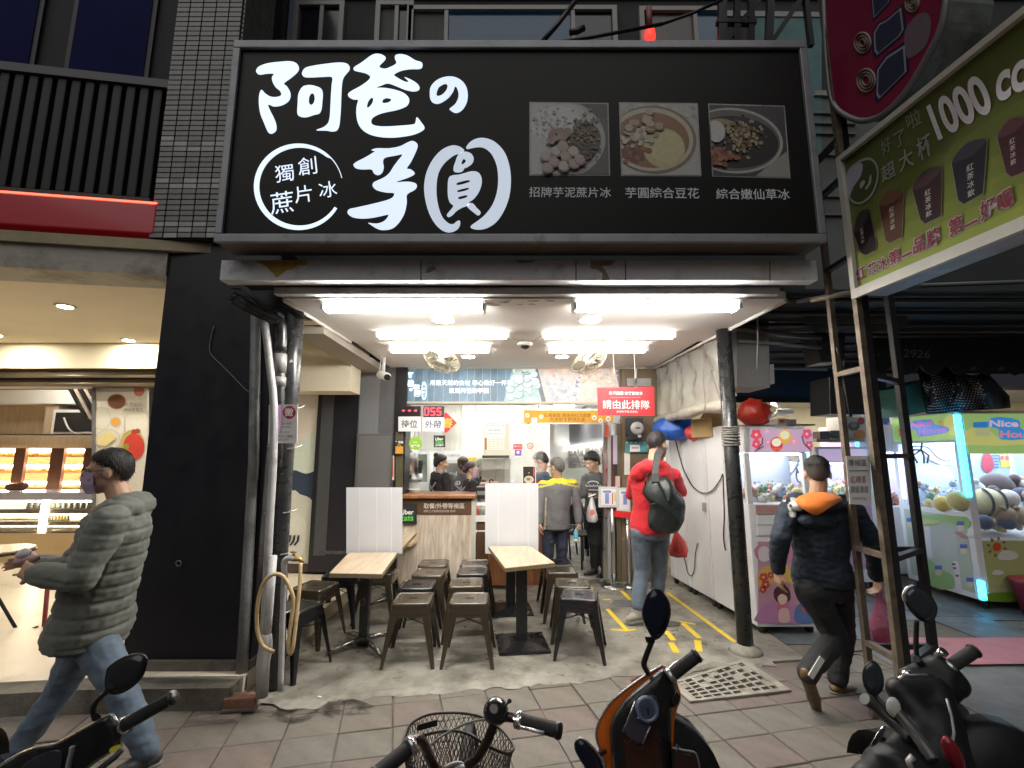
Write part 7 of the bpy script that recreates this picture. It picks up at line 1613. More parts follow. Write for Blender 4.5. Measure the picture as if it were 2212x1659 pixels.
b = MB(); quadtext(b,FWs,'等候區',CA(890,1287),CA(1015,1285),CA(887,1240),.003,.0,(.1,.1,.11)); quadtext(b,FWs,'紅磚道',CA(905,1405),CA(1010,1400),CA(902,1355),.003,0,(.42,.12,.1)); quadtext(b,FWs,'請留通道',CA(905,1470),CA(1025,1468),CA(903,1424),.003,0,(.16,.14,.14)); quadtext(b,FWs,'阿爸的芋圓 敬上',CA(918,1518),CA(1022,1518),CA(917,1500),.003,0,(.25,.25,.25))
b.bar(FWs.px(*CA(893,1318),.002),FWs.px(*CA(1022,1316),.002),.005,.001,col=(.2,.2,.2),up=(0,1,0)); b.build('lettering',PRINT,t)

# ---------------------------------------------------------------- green drink sign
CG = crop(1900,0,2.1833); FGn = Frame((2.205,2.855,3.0),(.085,-1,0),(0,0,1))
gs = thing('drink_sign','green drink sign with cups and 1000cc lettering reaching out over the pavement','sign',FGn.pt(.6,-.6))
_,zb_ = FGn.xy(FGn.px(*CG(520,1610))); _,zt_ = FGn.xy(FGn.px(*CG(445,870))); xe = 1.23
b = MB(); b.fbox(FGn,0,xe,zb_,zt_,-.22,-.002); b.build('box',mat('sign_box_white',(.32,.34,.40),.5,var=.1,dirt=(.2,.2,.2),ds=4),gs)
NB = 10  # green lightens band by band downwards, light on the lower face put into colour
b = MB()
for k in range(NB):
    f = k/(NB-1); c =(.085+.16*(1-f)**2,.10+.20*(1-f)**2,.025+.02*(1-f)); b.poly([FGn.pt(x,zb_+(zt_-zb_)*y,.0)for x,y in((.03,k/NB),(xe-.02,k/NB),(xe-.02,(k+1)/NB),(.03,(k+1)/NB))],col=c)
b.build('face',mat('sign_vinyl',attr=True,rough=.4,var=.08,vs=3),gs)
for x0,x1,z0,z1 in((0,xe,zb_-.03,zb_+.03),(0,.035,zb_+.031,zt_),(0,xe,zt_-.02,zt_+.015)):
    b = MB(); b.fbox(FGn,x0,x1,z0,z1,.001,.03); b.build('frame',mat('frame_cream',(.5,.49,.44),.5,var=.1),gs)
b = MB(); WHT =(.66,.63,.66); DD = .008
quadtext(b,FGn,'1000',CG(975,770),CG(1285,600),CG(905,580),.006,.03,WHT); quadtext(b,FGn,'cc',CG(1290,570),CG(1460,480),CG(1285,410),.006,.03,WHT)
for s,A,B,C in(('好',(670,850),(720,815),(655,775)),('了',(740,815),(800,778),(725,735)),('啦',(810,715),(885,672),(790,630))):quadtext(b,FGn,s,CG(*A),CG(*B),CG(*C),.006,.005,(.25,.25,.18))
for s,A,B,C in(('超',(670,1000),(745,955),(655,915)),('大',(765,945),(840,900),(752,840)),('杯',(870,885),(950,835),(845,765))):quadtext(b,FGn,s,CG(*A),CG(*B),CG(*C),.006,.01,(.30,.30,.27))
b.build('lettering',PRINT,gs)
b = MB(); RDL =(.20,.02,.04)
line =[('紅',525,1545,580,1515,518),('茶',590,1510,640,1485,583),('冰',648,1483,698,1458,640),('第',708,1455,768,1425,700),('一',775,1410,830,1382,772),('品',838,1392,902,1360,832),('牌',912,1358,985,1322,905),('第',1032,1300,1108,1262,1025),('一',1115,1245,1190,1208,1112),('好',1205,1215,1290,1172,1197),('喝',1300,1170,1385,1125,1292)]
for s,x0,y0,x1,y1,xt in line:
    h =(x1-x0)*1.25 if s!='一' else 12
    for o in(-4,0,4):
        for o2 in(-4,4):quadtext(b,FGn,s,CG(x0+o,y0+o2),CG(x1+o,y1+o2),CG(xt+o,y0-h+o2),.006,.03,(.50,.46,.46))
    quadtext(b,FGn,s,CG(x0,y0),CG(x1,y1),CG(xt,y0-h),.0085,.02,RDL)
b.build('slogan',PRINT,gs)
def gart(mb,pts,col,sm=3,holes=()):
    global DD; DD += .0004; mb.poly([FGn.px(*CG(*p),DD)for p in smooth2(pts,sm)],[[FGn.px(*CG(*p),DD)for p in h]for h in holes],col=col)
b = MB(); DD = .006
gart(b,[(470,1010),(480,930),(540,875),(600,860),(640,900),(645,980),(610,1070),(545,1115),(490,1090)],(.30,.31,.29),4); gart(b,[(478,1010),(488,940),(545,888),(598,874),(632,908),(636,978),(603,1060),(545,1104),(495,1080)],(.05,.065,.02),4)
gart(b,[(470,1050),(475,950),(520,900),(560,895),(550,960),(510,1020),(485,1080)],(.36,.34,.40),3); gart(b,[(545,1005),(560,985),(575,990),(560,1020),(548,1030)],(.34,.33,.33),2); gart(b,[(580,1035),(605,1000),(608,960),(600,955),(592,1000),(575,1025)],(.34,.33,.33),2)
b.build('emblem',PRINT,gs)
cups =[([(500,1265),(600,1130),(640,1330),(635,1370),(575,1400),(548,1385)],(.018,.008,.01)),([(640,1110),(790,1030),(780,1300),(705,1335),(682,1320)],(.085,.034,.018)),([(822,1030),(1000,900),(995,1185),(900,1230),(872,1205)],(.03,.010,.013)),([(1035,880),(1250,745),(1225,1060),(1110,1125),(1075,1100)],(.012,.010,.018)),([(1285,740),(1460,630),(1460,940),(1370,975),(1340,950)],(.05,.012,.02))]
for pts,c in cups:
    b = MB(); cx = sum(p[0]for p in pts)/len(pts); cy = sum(p[1]for p in pts)/len(pts); DD = .006; pts =[(cx+(x-cx)*.9,cy+(y-cy)*.92)for x,y in pts]
    gart(b,[(cx+(x-cx)*1.06,cy+(y-cy)*1.05)for x,y in pts],(.20,.20,.17),1); gart(b,pts,c,1)
    a_,e = pts[0],pts[1]; gart(b,[a_,((a_[0]+e[0])/2-15,(a_[1]+e[1])/2-45),e,((a_[0]+e[0])/2+8,(a_[1]+e[1])/2+25)],tuple(min(v*1.6+.02,.3)for v in c),3)
    w_ =(e[0]-a_[0]); x0 = a_[0]+w_*.42; y0 = a_[1]+(e[1]-a_[1])*.42+w_*.35
    for k in range(4):yy = y0+k*w_*.24; quadtext(b,FGn,'紅茶冰飲'[k],CG(x0+k*2,yy+w_*.2),CG(x0+w_*.2+k*2,yy+w_*.1),CG(x0+k*2,yy),DD+.002,.01,(.5,.48,.46))
    b.build('cup_print',PRINT,gs)
# round red sign above
FRd = Frame((2.22,2.617,4.1),(.085,-1,0),(0,0,1)); rd = thing('round_sign','rounded red hanging sign with navy outlined shapes high on the stand','sign',FRd.pt(.3,-.5))
outl =[(345,-900),(350,0),(362,250),(385,500),(420,590),(490,640),(575,660),(680,620),(800,500),(900,340),(990,160),(1020,0),(1100,-900)]
loop =[FRd.px(*CG(*p))for p in smooth2(outl[1:-1],4,False)]
top_l,top_r = FRd.xy(loop[0]),FRd.xy(loop[-1])
loop =[FRd.pt(top_l[0],top_l[1]+2.0)]+loop+[FRd.pt(top_r[0],top_r[1]+2.0)]
b = MB(); b.prism(loop,FRd.N*-.27,smooth=False); b.build('drum',mat('tin_drum',(.24,.27,.24),.5,.5,var=.3,vs=5,dirt=(.08,.09,.08),ds=4,dt=(.45,.7)),rd)
cxy = sum(loop,V())/len(loop)
b = MB(); b.prism([cxy+(p-cxy)*.965+FRd.N*.006 for p in loop],FRd.N*-.005); b.build('face',mat('red_face',(.22,.010,.045),.4,var=.1,vs=2),rd)
b = MB(); b.tube([p+FRd.N*.004 for p in loop],.018,6); b.build('rim',mat('rim_grey',(.2,.2,.21),.5,.4),rd)
b = MB(); DD = .01
def rart(pts,col,d,sm=1):b.poly([FRd.px(*CG(*p),d)for p in(smooth2(pts,sm)if sm>1 else pts)],col=col)
for pts in([(605,-60),(700,-80),(705,10),(620,100)],[(620,180),(650,130),(690,110),(770,40),(785,160),(760,200),(640,300),(625,280)],[(640,380),(690,310),(790,245),(800,390),(740,450),(650,540),(635,520)]):
    cx = sum(p[0]for p in pts)/len(pts); cy = sum(p[1]for p in pts)/len(pts); sc_f = lambda k:[(cx+(x-cx)*k,cy+(y-cy)*k)for x,y in pts]
    rart(sc_f(1.16),(.012,.014,.05),.008); rart(sc_f(1.0),(.32,.30,.40),.010); rart(sc_f(.88),(.03,.035,.07),.012)
rart([(790,170),(850,90),(910,70),(935,130),(910,240),(850,300),(800,310)],(.16,.12,.15),.009,3)
for cx,cy,r in((560,235,55),(580,440,62),(830,20,45)):
    for k in range(3):b.tube([FRd.px(*CG(cx+(r-17*k)*.8*math.cos(a_),cy+(r-17*k)*math.sin(a_)),.01)for a_ in[q*PI/9 for q in range(18)]],.008,4,True,col=(.22,.15,.12))
b.build('print',PRINT,rd)
# ================================================================ PEOPLE
SKIN = mat('skin',(.50,.30,.20),.55,var=.08,vs=14,bump=.05,bs=90)
SKINP = mat('skin_pale',(.58,.37,.26),.5,var=.07,vs=14,bump=.05,bs=90)
HAIR = mat('black_hair',(.012,.010,.009),.45,var=.4,vs=40,bump=.5,bs=120,stretch=(1,1,.35))
HAIRG = mat('grey_hair',(.12,.11,.10),.6,var=.5,vs=60,bump=.5,bs=120)
HAIRB = mat('brown_hair',(.05,.028,.018),.5,var=.4,vs=40,bump=.4,bs=120)
HAIRF = mat('shaved_hair',(.055,.04,.032),.8,var=.3,vs=90)
def cloth(nm,c,var=.1,rough=.85,b=.25,bs=220,**k):return mat(nm,c,rough,var=var,vs=k.pop('vs',6),bump=b,bs=bs,sheen=.12 if sum(c)>.2 else 0,**k)
CLAT = mat('patterned_cloth',attr=True,rough=.8,var=.1,vs=9,bump=.2,bs=220)
def fuse(mb,voxel,it,m,name,parent,disp=None,colfn=None):
    me = mb.mesh('tmp',m); o = bpy.data.objects.new('tmp',me)
    r = o.modifiers.new('r','REMESH'); r.mode = 'VOXEL'; r.voxel_size = voxel; r.use_smooth_shade = True
    if it:sm = o.modifiers.new('s','SMOOTH'); sm.iterations = it; sm.factor = .5
    e = evaluated(o); bpy.data.objects.remove(o); bpy.data.meshes.remove(me)
    e.name = name; Wi = WM(parent).inverted()
    if disp:
        N_ = len(e.vertices); co,no = np.zeros(N_*3,np.float32),np.zeros(N_*3,np.float32); e.vertices.foreach_get('co',co); e.vertex_normals.foreach_get('vector',no)
        co,no = co.reshape(-1,3),no.reshape(-1,3); co += no*np.array([disp(V(p))for p in co.tolist()],np.float32)[:,None]; e.vertices.foreach_set('co',co.ravel()); e.update()
    if not e.materials:e.materials.append(m)
    if colfn:
        vc =[colfn(v.co)for v in e.vertices]; a = e.color_attributes.new('Col','FLOAT_COLOR','CORNER'); li = np.zeros(len(e.loops),np.int32); e.loops.foreach_get('vertex_index',li)
        buf = np.ones((len(li),4),np.float32); buf[:,:3]= np.array(vc,np.float32)[li]; a.data.foreach_set('color',buf.ravel())
    e.transform(Wi); e.polygons.foreach_set('use_smooth',[True]*len(e.polygons))
    ob = bpy.data.objects.new(name,e); COL.objects.link(ob); ob.parent = parent; return ob
def folds(amp,sc=(9,9,16),seed=0):
    def f(p):return amp*(NZ.noise((p.x*sc[0]+seed,p.y*sc[1],p.z*sc[2]))+.5*NZ.noise((p.x*22+seed,p.y*22,p.z*40)))
    return f
def unit(v):return V(v).normalized()
class Body:pass
def frame_of(d,up=(0,0,1)):
    """columns right, forward, up for a facing direction"""
    f = unit(d); r = f.cross(V(up)).normalized(); u = r.cross(f); return Matrix((r,f,u)).transposed()
def hand(mb,w,d,n,k=1.0,curl=.5,side=1,spread=.06):
    """palm, four unequal bent fingers and a thumb leaving the side of the palm"""
    d,n = unit(d),unit(n); s = d.cross(n).normalized()*side; n = s.cross(d).normalized()*side if False else n
    for o in(-.028,-.009,.010,.028):mb.cap(w+s*o*.8*k,.0135*k,w+(d*.075+s*o)*k,.0125*k,n=8)
    for o,L,a0 in((-.030,.062,-1.5),(-.010,.076,-.5),(.010,.082,.4),(.029,.072,1.4)):
        p = w+(d*.08+s*o)*k; dir_ =(d+s*spread*a0).normalized(); c = curl
        for q,(ln,r)in enumerate(((.45,.0088),(.32,.0080),(.23,.0072))):
            dir_ =(dir_*math.cos(c)+n*math.sin(c)).normalized(); e = p+dir_*L*ln*k; mb.cap(p,r*k,e,r*.93*k,n=7); p = e; c = curl*.9
    p = w+(d*.025+s*.030)*k; e = p+(d*.028+s*.030+n*.014)*k; mb.cap(p,.0125*k,e,.0105*k,n=8); mb.cap(e,.0105*k,e+(d*.032+s*.004+n*.012*(1+curl))*k,.0085*k,n=8)
def loft(mb,secs,n=22):
    """secs: (centre, lateral vector, forward vector)"""
    mb.rings([[c+a_*math.cos(2*PI*q/n)+f*math.sin(2*PI*q/n)for q in range(n)]for c,a_,f in secs])
def person(label,fc,hd,J,H=1.7,voxel=.01,skin=SKIN,top=None,legs=None,shoe=None,hair=None,group=None,top_kw={},leg_kw={},bare=.0,girth=1.0,mask=None,specs=None,sleeve=1.0,hands=True,legr=1.0,topname='jacket',curl=(.5,.5),sleeve_r=1.0,hem=.0,waist_w=1.0):
    k = H/1.7; f = unit((fc[0],fc[1],0)); r = f.cross(V((0,0,1))); B = Body(); B.J = J; B.f,B.r,B.k = f,r,k
    foot =(J['anL']+J['anR'])/2
    t = thing('person',label,'person',(foot.x,foot.y,min(J['anL'].z,J['anR'].z)-.08),group=group); B.t = t
    pel,nek,head = J['pel'],J['neck'],J['head']; shL,shR = J['shL'],J['shR']
    lat_s =(shR-shL).normalized(); lat_h = J.get('lat',r)
    up =(nek-pel); hipL,hipR = J.get('hipL',pel-lat_h*.09*k),J.get('hipR',pel+lat_h*.09*k)
    def secs(tab):
        o =[]
        for s,a_,b_,off in tab:
            l =(lat_h*(1-s)+lat_s*s).normalized(); c = pel+up*s+J.get('bow',V())*math.sin(PI*min(max(s,0),1)); fw = up.normalized().cross(l).normalized()
            if fw.dot(f)<0:fw =-fw
            o.append((c+fw*off*k,l*a_*k,fw*b_*k))
        return o
    Rh = frame_of(hd,J.get('hup',(0,0,1))); Hm = lambda x,y,z:head+Rh @ V((x*k,y*k,z*k))
    hr = lambda*a_:tuple(x*k for x in a_)
    # --- body: head, neck, trunk, limbs and hands in one skin
    b = MB()
    b.ell(Hm(0,-.008,.03),hr(.075,.094,.092),Rh,18,12); b.ell(Hm(0,.03,-.035),hr(.06,.066,.08),Rh,16,10); b.ell(Hm(0,.045,-.088),hr(.040,.042,.032),Rh); b.ell(Hm(0,.0,-.06),hr(.058,.06,.05),Rh)
    b.cap(Hm(0,.088,.004),.0105*k,Hm(0,.112,-.032),.0145*k); b.ell(Hm(0,.100,-.038),hr(.019,.013,.011),Rh); b.ell(Hm(0,.080,.022),hr(.052,.018,.011),Rh); b.ell(Hm(0,.091,-.066),hr(.023,.011,.0075),Rh); b.ell(Hm(0,.088,-.078),hr(.019,.012,.008),Rh)
    for s in(-1,1):b.ell(Hm(s*.077,-.008,-.008),hr(.010,.022,.032),Rh); b.ell(Hm(s*.047,.066,-.03),hr(.022,.02,.022),Rh)
    b.cap(Hm(0,-.022,-.06),.054*k,nek+V((0,0,-.02)),.060*k)
    loft(b,secs(((-.12,.13,.10,0),(0,.150,.105,0),(.35,.125,.095,0),(.7,.155,.105,0),(.9,.15,.085,0),(1.0,.06,.055,0))))
    for S in 'LR':
        sh,el,wr = J['sh'+S],J['el'+S],J['wr'+S]; b.cap(sh,.048*k,el,.038*k); b.cap(el,.037*k,wr,.026*k)
        hp = hipL if S=='L' else hipR; b.cap(hp,.082*k,J['kn'+S],.054*k); b.cap(J['kn'+S],.052*k,J['an'+S],.036*k)
        if hands:
            d = unit(J.get('hd'+S,wr-el)); n = unit(J.get('hn'+S,r*(1 if S=='L' else-1))); hand(b,wr+d*.005,d,n,k,curl[0 if S=='L' else 1],1 if S=='L' else-1)
        else:b.ell(wr,.035*k)
    fuse(b,min(voxel,.008)if hands else voxel,2,skin,'body',t)
    for s in(-1,1):
        b = MB(); b.ell(Hm(s*.032,.082,.004),hr(.013,.010,.008),Rh,10,6); eo = b.build('eye',mat('eye_white',(.6,.58,.55),.3),t)
        b = MB(); b.ell(Hm(s*.032,.0895,.004),hr(.006,.0035,.006),Rh,8,6); b.build('iris',mat('eye_dark',(.02,.012,.01),.2),eo)
    # --- trousers
    if legs:
        b = MB(); g = legr; loft(b,secs(((-.16,.145*waist_w,.115,0),(-.02,.17*waist_w,.130,0),(.12,.162*waist_w,.125,0),(.24,.150*waist_w,.115,0))))
        for S in 'LR':
            hp = hipL if S=='L' else hipR; kn,an = J['kn'+S],J['an'+S]; b.cap(hp,.098*k*g,kn,.070*k*g); b.cap(kn,.070*k*g,an.lerp(kn,bare+.04),.058*k*g)
        fuse(b,voxel,3,legs,'trousers',t,leg_kw.get('disp',folds(.007,(11,11,18),H*10)),leg_kw.get('col'))
    # --- top
    if top:
        g = girth; h0 =-.10+hem
        tab =((h0,.165*g,.125*g,0),(h0+.12,.172*g,.13*g,0),(.32,.155*g,.125*g,0),(.6,.172*g,.13*g,0),(.82,.178*g,.125*g,0),(.95,.14*g,.095*g,0),(1.03,.072,.070,0))
        b = MB(); loft(b,secs(tab))
        for S in 'LR':
            sh,el,wr = J['sh'+S],J['el'+S],J['wr'+S]; sr = sleeve_r
            b.cap(nek.lerp(sh,.35)+V((0,0,-.05)),.07*k*g,sh+V((0,0,-.01)),.066*k*sr)
            if sleeve>=1:b.cap(sh,.067*k*sr,el,.056*k*sr); b.cap(el,.055*k*sr,wr.lerp(el,.06),.043*k*sr)
            else:b.cap(sh,.070*k*sr,sh.lerp(el,sleeve),.062*k*sr)
        if J.get('hood'):
            for p,rr in J['hood']:b.ell(p,rr if isinstance(rr,tuple)else(rr,rr,rr*.75))
        B.top = fuse(b,voxel,3,top,topname,t,top_kw.get('disp',folds(.009,(8,8,15),H*7)),top_kw.get('col'))
    # --- shoes
    if shoe:
        for S in 'LR':
            an,toe = J['an'+S],J['toe'+S]; d =(toe-an); heel = an+V((0,0,-.045*k))-unit((d.x,d.y,0))*.035*k if d.z>-.1 else an-unit(d)*.02
            b = MB(); b.cap(heel,.036*k,toe.lerp(heel,.25),.042*k,fl=.8); b.cap(toe.lerp(heel,.3),.043*k,toe,.030*k,fl=.8); b.cap(an+V((0,0,.01)),.045*k,heel.lerp(toe,.3),.042*k)
            so = fuse(b,.007,2,shoe,'shoe',t)
            b = MB(); dn = unit((toe-heel)); b.cap(heel+V((0,0,-.028*k)),.036*k,toe+V((0,0,-.018*k)),.032*k,fl=.35,up=dn.cross(V((0,0,1))).cross(dn)); b.build('sole',mat('shoe_sole',(.16,.15,.13),.7),so)
    # --- hair shell
    for hk,hr_ in enumerate((hair,J.get('hair2'))):
        if not hr_:continue
        m_,front,sidez,back,th,mess = hr_; n_,mm = 44,26; vs,ok =[],[]; c0 = V((0,-.008,.03))
        for j in range(mm+1):
            for i in range(n_):
                ph,thh = 2*PI*i/n_,PI*j/mm; d = V((math.sin(thh)*math.cos(ph),math.sin(thh)*math.sin(ph),math.cos(thh)))
                fy = d.y; z0 = sidez+(front-sidez)*max(fy,0)**1.2 if fy>0 else sidez+(back-sidez)*min(-fy*1.7,1)
                e = d.z-z0-.12*NZ.noise(d*5); w = min(max(e/.38,0),1); w = w*w*(3-2*w)
                g_ = 1.02+th*w/.085+mess*w*(NZ.noise(d*9)+.5*NZ.noise(d*23))/.085
                vs.append(Hm(*(c0+V((d.x*.075*g_,d.y*.094*g_,d.z*(.092 if d.z>0 else .092+.055*max(-d.y,0))*(1+(g_-1)*.9)))))); ok.append(e>-.05)
        fs =[(j*n_+i,j*n_+(i+1)% n_,(j+1)*n_+(i+1)% n_,(j+1)*n_+i)for j in range(mm)for i in range(n_)]
        fs =[q for q in fs if all(ok[x]for x in q)]
        b = MB(); b.add(vs,fs,True)
        if hk==0:
            rt = random.Random(int(H*100)); cand =[q for q in range(len(vs))if ok[q]]; hv =[V(p)for p in vs]; mid_ = Hm(0,-.008,.03)
            for _ in range(int(1500*(.4 if Hm(0,0,0).y>5.5 else 1))):
                q = rt.choice(cand); p = hv[q]; nn =(p-mid_).normalized(); dn =(V((0,0,-1))-f*.35+nn*rt.uniform(.15,.75)+V((rt.uniform(-.5,.5),rt.uniform(-.5,.5),rt.uniform(-.2,.5))))
                dn =(dn-nn*dn.dot(nn)*.75).normalized(); sd = dn.cross(nn).normalized()*.0022; ln = rt.uniform(.012,.012+1.2*th); p = p-nn*.003
                b.add([p-sd,p+sd,p+dn*ln+nn*rt.uniform(.0,.006)],[(0,1,2)])
        for(x,y,z,rr)in(J.get('buns',())if hk==0 else()):b.ell(Hm(x,y,z),(rr*k,rr*k,rr*1.1*k),n=14,m=10)
        B.hair = b.build('hair' if hk==0 else 'cropped_hair',m_,t,flip=True)
    if mask:
        b = MB(); rows =[]
        for j in range(9):
            rows.append([])
            for i in range(15):
                az =(i/14-.5)*2.7; q = j/8; zz = .005-q*.118; rr = 1+.03*math.sin(q*14)
                bul = math.sin(PI*min(max(q,.05),.95))*.012
                rows[-1].append(Hm(math.sin(az)*(.074-.016*q*q)*rr,.030+math.cos(az)*(.083+bul-.020*q*q),zz))
        b.rings(rows,closed=False,caps=False); b.rings([[p+(head-p)*.04 for p in rw]for rw in rows],closed=False,caps=False)
        mo = b.build('face_mask',mask,t,flip=False)
        for s in(-1,1):b = MB(); b.tube([Hm(s*.068,.045,-.02),Hm(s*.082,.0,.012),Hm(s*.084,-.018,.0),Hm(s*.078,-.012,-.03),Hm(s*.064,.045,-.075)],.0018,4); b.build('ear_loop',mask,mo)
    if specs:
        b = MB()
        for s in(-1,1):b.tube([Hm(s*.034+.024*math.cos(a_),.108-.008*abs(math.cos(a_)),.004+.019*math.sin(a_))for a_ in[q*PI/8 for q in range(16)]],.0022,5,True); b.tube([Hm(s*.058,.104,.008),Hm(s*.080,.04,.012),Hm(s*.082,-.012,.010)],.0022,5)
        b.tube([Hm(-.010,.112,.006),Hm(.010,.112,.006)],.002,5); b.build('glasses',specs,t)
    return B
FRAMEB = mat('glasses_frame',(.02,.015,.014),.3)
MASKL = cloth('lilac_mask',(.48,.36,.50),.04,.7,.05)
DENIM = cloth('blue_denim',(.085,.12,.165),.25,.85,.3,260,dirt=(.19,.25,.31),ds=4,dt=(.5,.8))
DENIMD = cloth('grey_denim',(.085,.11,.145),.25,.85,.3,260,dirt=(.17,.21,.26),ds=4,dt=(.5,.8))

# ---- 1: man walking left in a quilted grey jacket
Y = 2.62
J = dict(head=P(236,1018,2.62),neck=P(268,1086,2.64),shL=P(238,1128,2.46),shR=P(272,1112,2.86),elL=P(172,1248,2.38),elR=P(150,1225,2.78),wrL=P(78,1240,2.42),wrR=P(85,1218,2.72),pel=P(195,1352,2.66),
         hipL=P(206,1384,2.63),hipR=P(184,1384,2.73),knL=P(262,1492,2.58),knR=P(132,1490,2.76),anL=P(318,1622,2.58),anR=P(32,1625,2.72),toeL=P(262,1662,2.50),toeR=P(-45,1640,2.70),hdL=(-1,.12,.25),hdR=(-1,-.2,.2),hnL=(.1,.8,-.2),hnR=(.1,-.8,-.2),
         lat=unit((.12,.99,0)),hup=(.12,0,1))
J['hood']=[(P(284,1094,2.66),(.085,.15,.085)),(P(266,1100,2.57),(.09,.09,.06)),(P(266,1098,2.77),(.09,.09,.06))]
def quilt(p):
    q =(p.z+.10*(p.x+1.9))/.074; s = abs(q-round(q))*.074; low =(1 if p.z<1.28 else .5)*(.45 if p.y<2.5 else 1)
    return .0105*(.6-math.exp(-(s/.009)**2))*low+.010*NZ.noise((p.x*7,p.y*7,p.z*9))+.005*NZ.noise((p.x*15+p.z*6,p.y*15,p.z*12))+.003*NZ.noise((p.x*30,p.y*30,p.z*50))
PUFF = mat('grey_quilt',(.128,.137,.120),.7,var=.12,vs=8,bump=.25,bs=300,sheen=.1)
m1_ = person('man in a quilted grey hooded jacket and jeans walking past the black pillar',(-.98,-.02),(-.88,-.47,-.05),J,1.7,.0085,SKIN,PUFF,DENIM,mat('dark_shoe',(.03,.03,.035),.6),(HAIR,.52,.02,-.62,.009,.004),top_kw=dict(disp=quilt),girth=1.22,mask=MASKL,specs=FRAMEB,sleeve_r=1.25,curl=(.75,.75),hem=.0,legr=1.02)
t = thing('folded_paper','crumpled pink and white paper in the hands of the man in the quilted jacket','paper',P(52,1200,2.55)); q = P(58,1206,2.55)
b = MB((.62,.40,.40)); b.ell(q,(.05,.04,.035),n=12,m=8); b.v =[p+V((.02*NZ.noise(p*40),.02*NZ.noise(p*37),.02*NZ.noise(p*43)))for p in b.v]; b.build('sheet',PRINT,t); b = MB((.72,.70,.7)); b.ell(q+V((.0,-.02,.03)),(.03,.03,.025),n=10,m=6); b.v =[p+V((.015*NZ.noise(p*50),.01*NZ.noise(p*47),.015*NZ.noise(p*53)))for p in b.v]; b.build('inner_sheet',PRINT,t)

# ---- 2: man in navy jacket walking away on the right
J = dict(head=P(1766,1024,3.28),neck=P(1764,1078,3.28),shL=P(1706,1100,3.30),shR=P(1846,1108,3.30),elL=P(1684,1162,3.22),elR=P(1884,1172,3.30),wrL=P(1680,1232,3.30),wrR=P(1896,1246,3.40),pel=P(1778,1262,3.30),
         hipL=P(1752,1275,3.27),hipR=P(1806,1275,3.33),knL=P(1806,1378,3.32),knR=P(1822,1372,3.46),anL=P(1742,1458,3.08),anR=P(1808,1470,3.42),toeL=P(1764,1528,3.20),toeR=P(1850,1490,3.50),hdL=(.05,.1,-1),hdR=(.0,.15,-1),hnL=(1,.1,0),hnR=(-1,.1,0))
J['hood']=[(P(1768,1092,3.20),(.19,.10,.055)),(P(1768,1125,3.17),(.13,.07,.05)),(P(1722,1082,3.24),(.07,.07,.06)),(P(1822,1086,3.24),(.07,.07,.06))]
J['hair2']=(HAIRF,.3,-.15,-.55,.0035,.0)
NAVYC =(.011,.020,.033); SHP =((P(1704,1094,3.26),.12),(P(1830,1090,3.26),-.12))
def navy_col(p):
    for c,o in SHP:
        if p.y<3.33 and abs(p.z-c.z)<.062 and abs(p.x-c.x-o*(p.z-c.z))<.021:return(.62,.60,.55)
    return NAVYC
J2 = J
n_ = person('man in a navy jacket with an orange lined hood walking away on the right',(.38,.92),(.42,.9,-.05),J,1.62,.0075,SKIN,CLAT,cloth('black_trousers',(.014,.014,.016),.2,.8),mat('brown_boot',(.13,.075,.03),.5,var=.3,vs=14),(HAIR,.4,.10,.12,.014,.003),top_kw=dict(col=navy_col,disp=folds(.012,(7,7,7),4)),girth=1.16,sleeve_r=1.2,curl=(.4,.9),hem=.10,legr=1.1)
b = MB()
hl = smooth2([tuple(P(u,v,y))for u,v,y in((1722,1076,3.13),(1742,1066,3.13),(1768,1063,3.14),(1796,1066,3.13),(1820,1077,3.13),(1794,1094,3.06),(1768,1108,3.04),(1742,1094,3.06))],3)
ctr = V((sum(p[0]for p in hl)/len(hl),sum(p[1]for p in hl)/len(hl)-.02,sum(p[2]for p in hl)/len(hl)-.01)); hv =[V(p)for p in hl]
b.add(hv+[ctr]+[p+V((0,.03,-.02))for p in hv],[(i,(i+1)% len(hv),len(hv))for i in range(len(hv))]+[(i,(i+1)% len(hv),len(hv)+1+(i+1)% len(hv),len(hv)+1+i)for i in range(len(hv))],True); b.build('hood_lining',cloth('orange_lining',(.68,.17,.012),.1,.7,.2),n_.t)
b = MB(); p,q = P(1762,1410,3.05),P(1740,1452,3.02)
b.bar(p+V((-.01,-.075,0)),q+V((-.01,-.062,0)),.035,.008,up=(0,1,0)); b.build('reflective_strip',mat('reflector',(.55,.55,.52),.4),n_.t)
t = thing('pink_bag','pink translucent plastic bag in the hand of the man in navy','bag',P(1905,1390,3.4))
q = P(1908,1335,3.42); b = MB(); b.lathe([(.015,.19),(.02,.15),(.05,.08),(.085,-.02),(.10,-.12),(.09,-.18),(.02,-.20)],q,n=20); b.v =[p+V((.03*NZ.noise(p*14),.03*NZ.noise(p*13+V((5,0,0))),.015*NZ.noise(p*16)))for p in b.v]; b.build('bag',mat('pink_film',(.48,.07,.17),.35,alpha=.55,var=.3),t,flip=False)
b = MB(); b.ell(q+V((.0,0,-.12)),(.07,.06,.06)); b.build('contents',mat('dark_contents',(.12,.03,.05),.6),t)

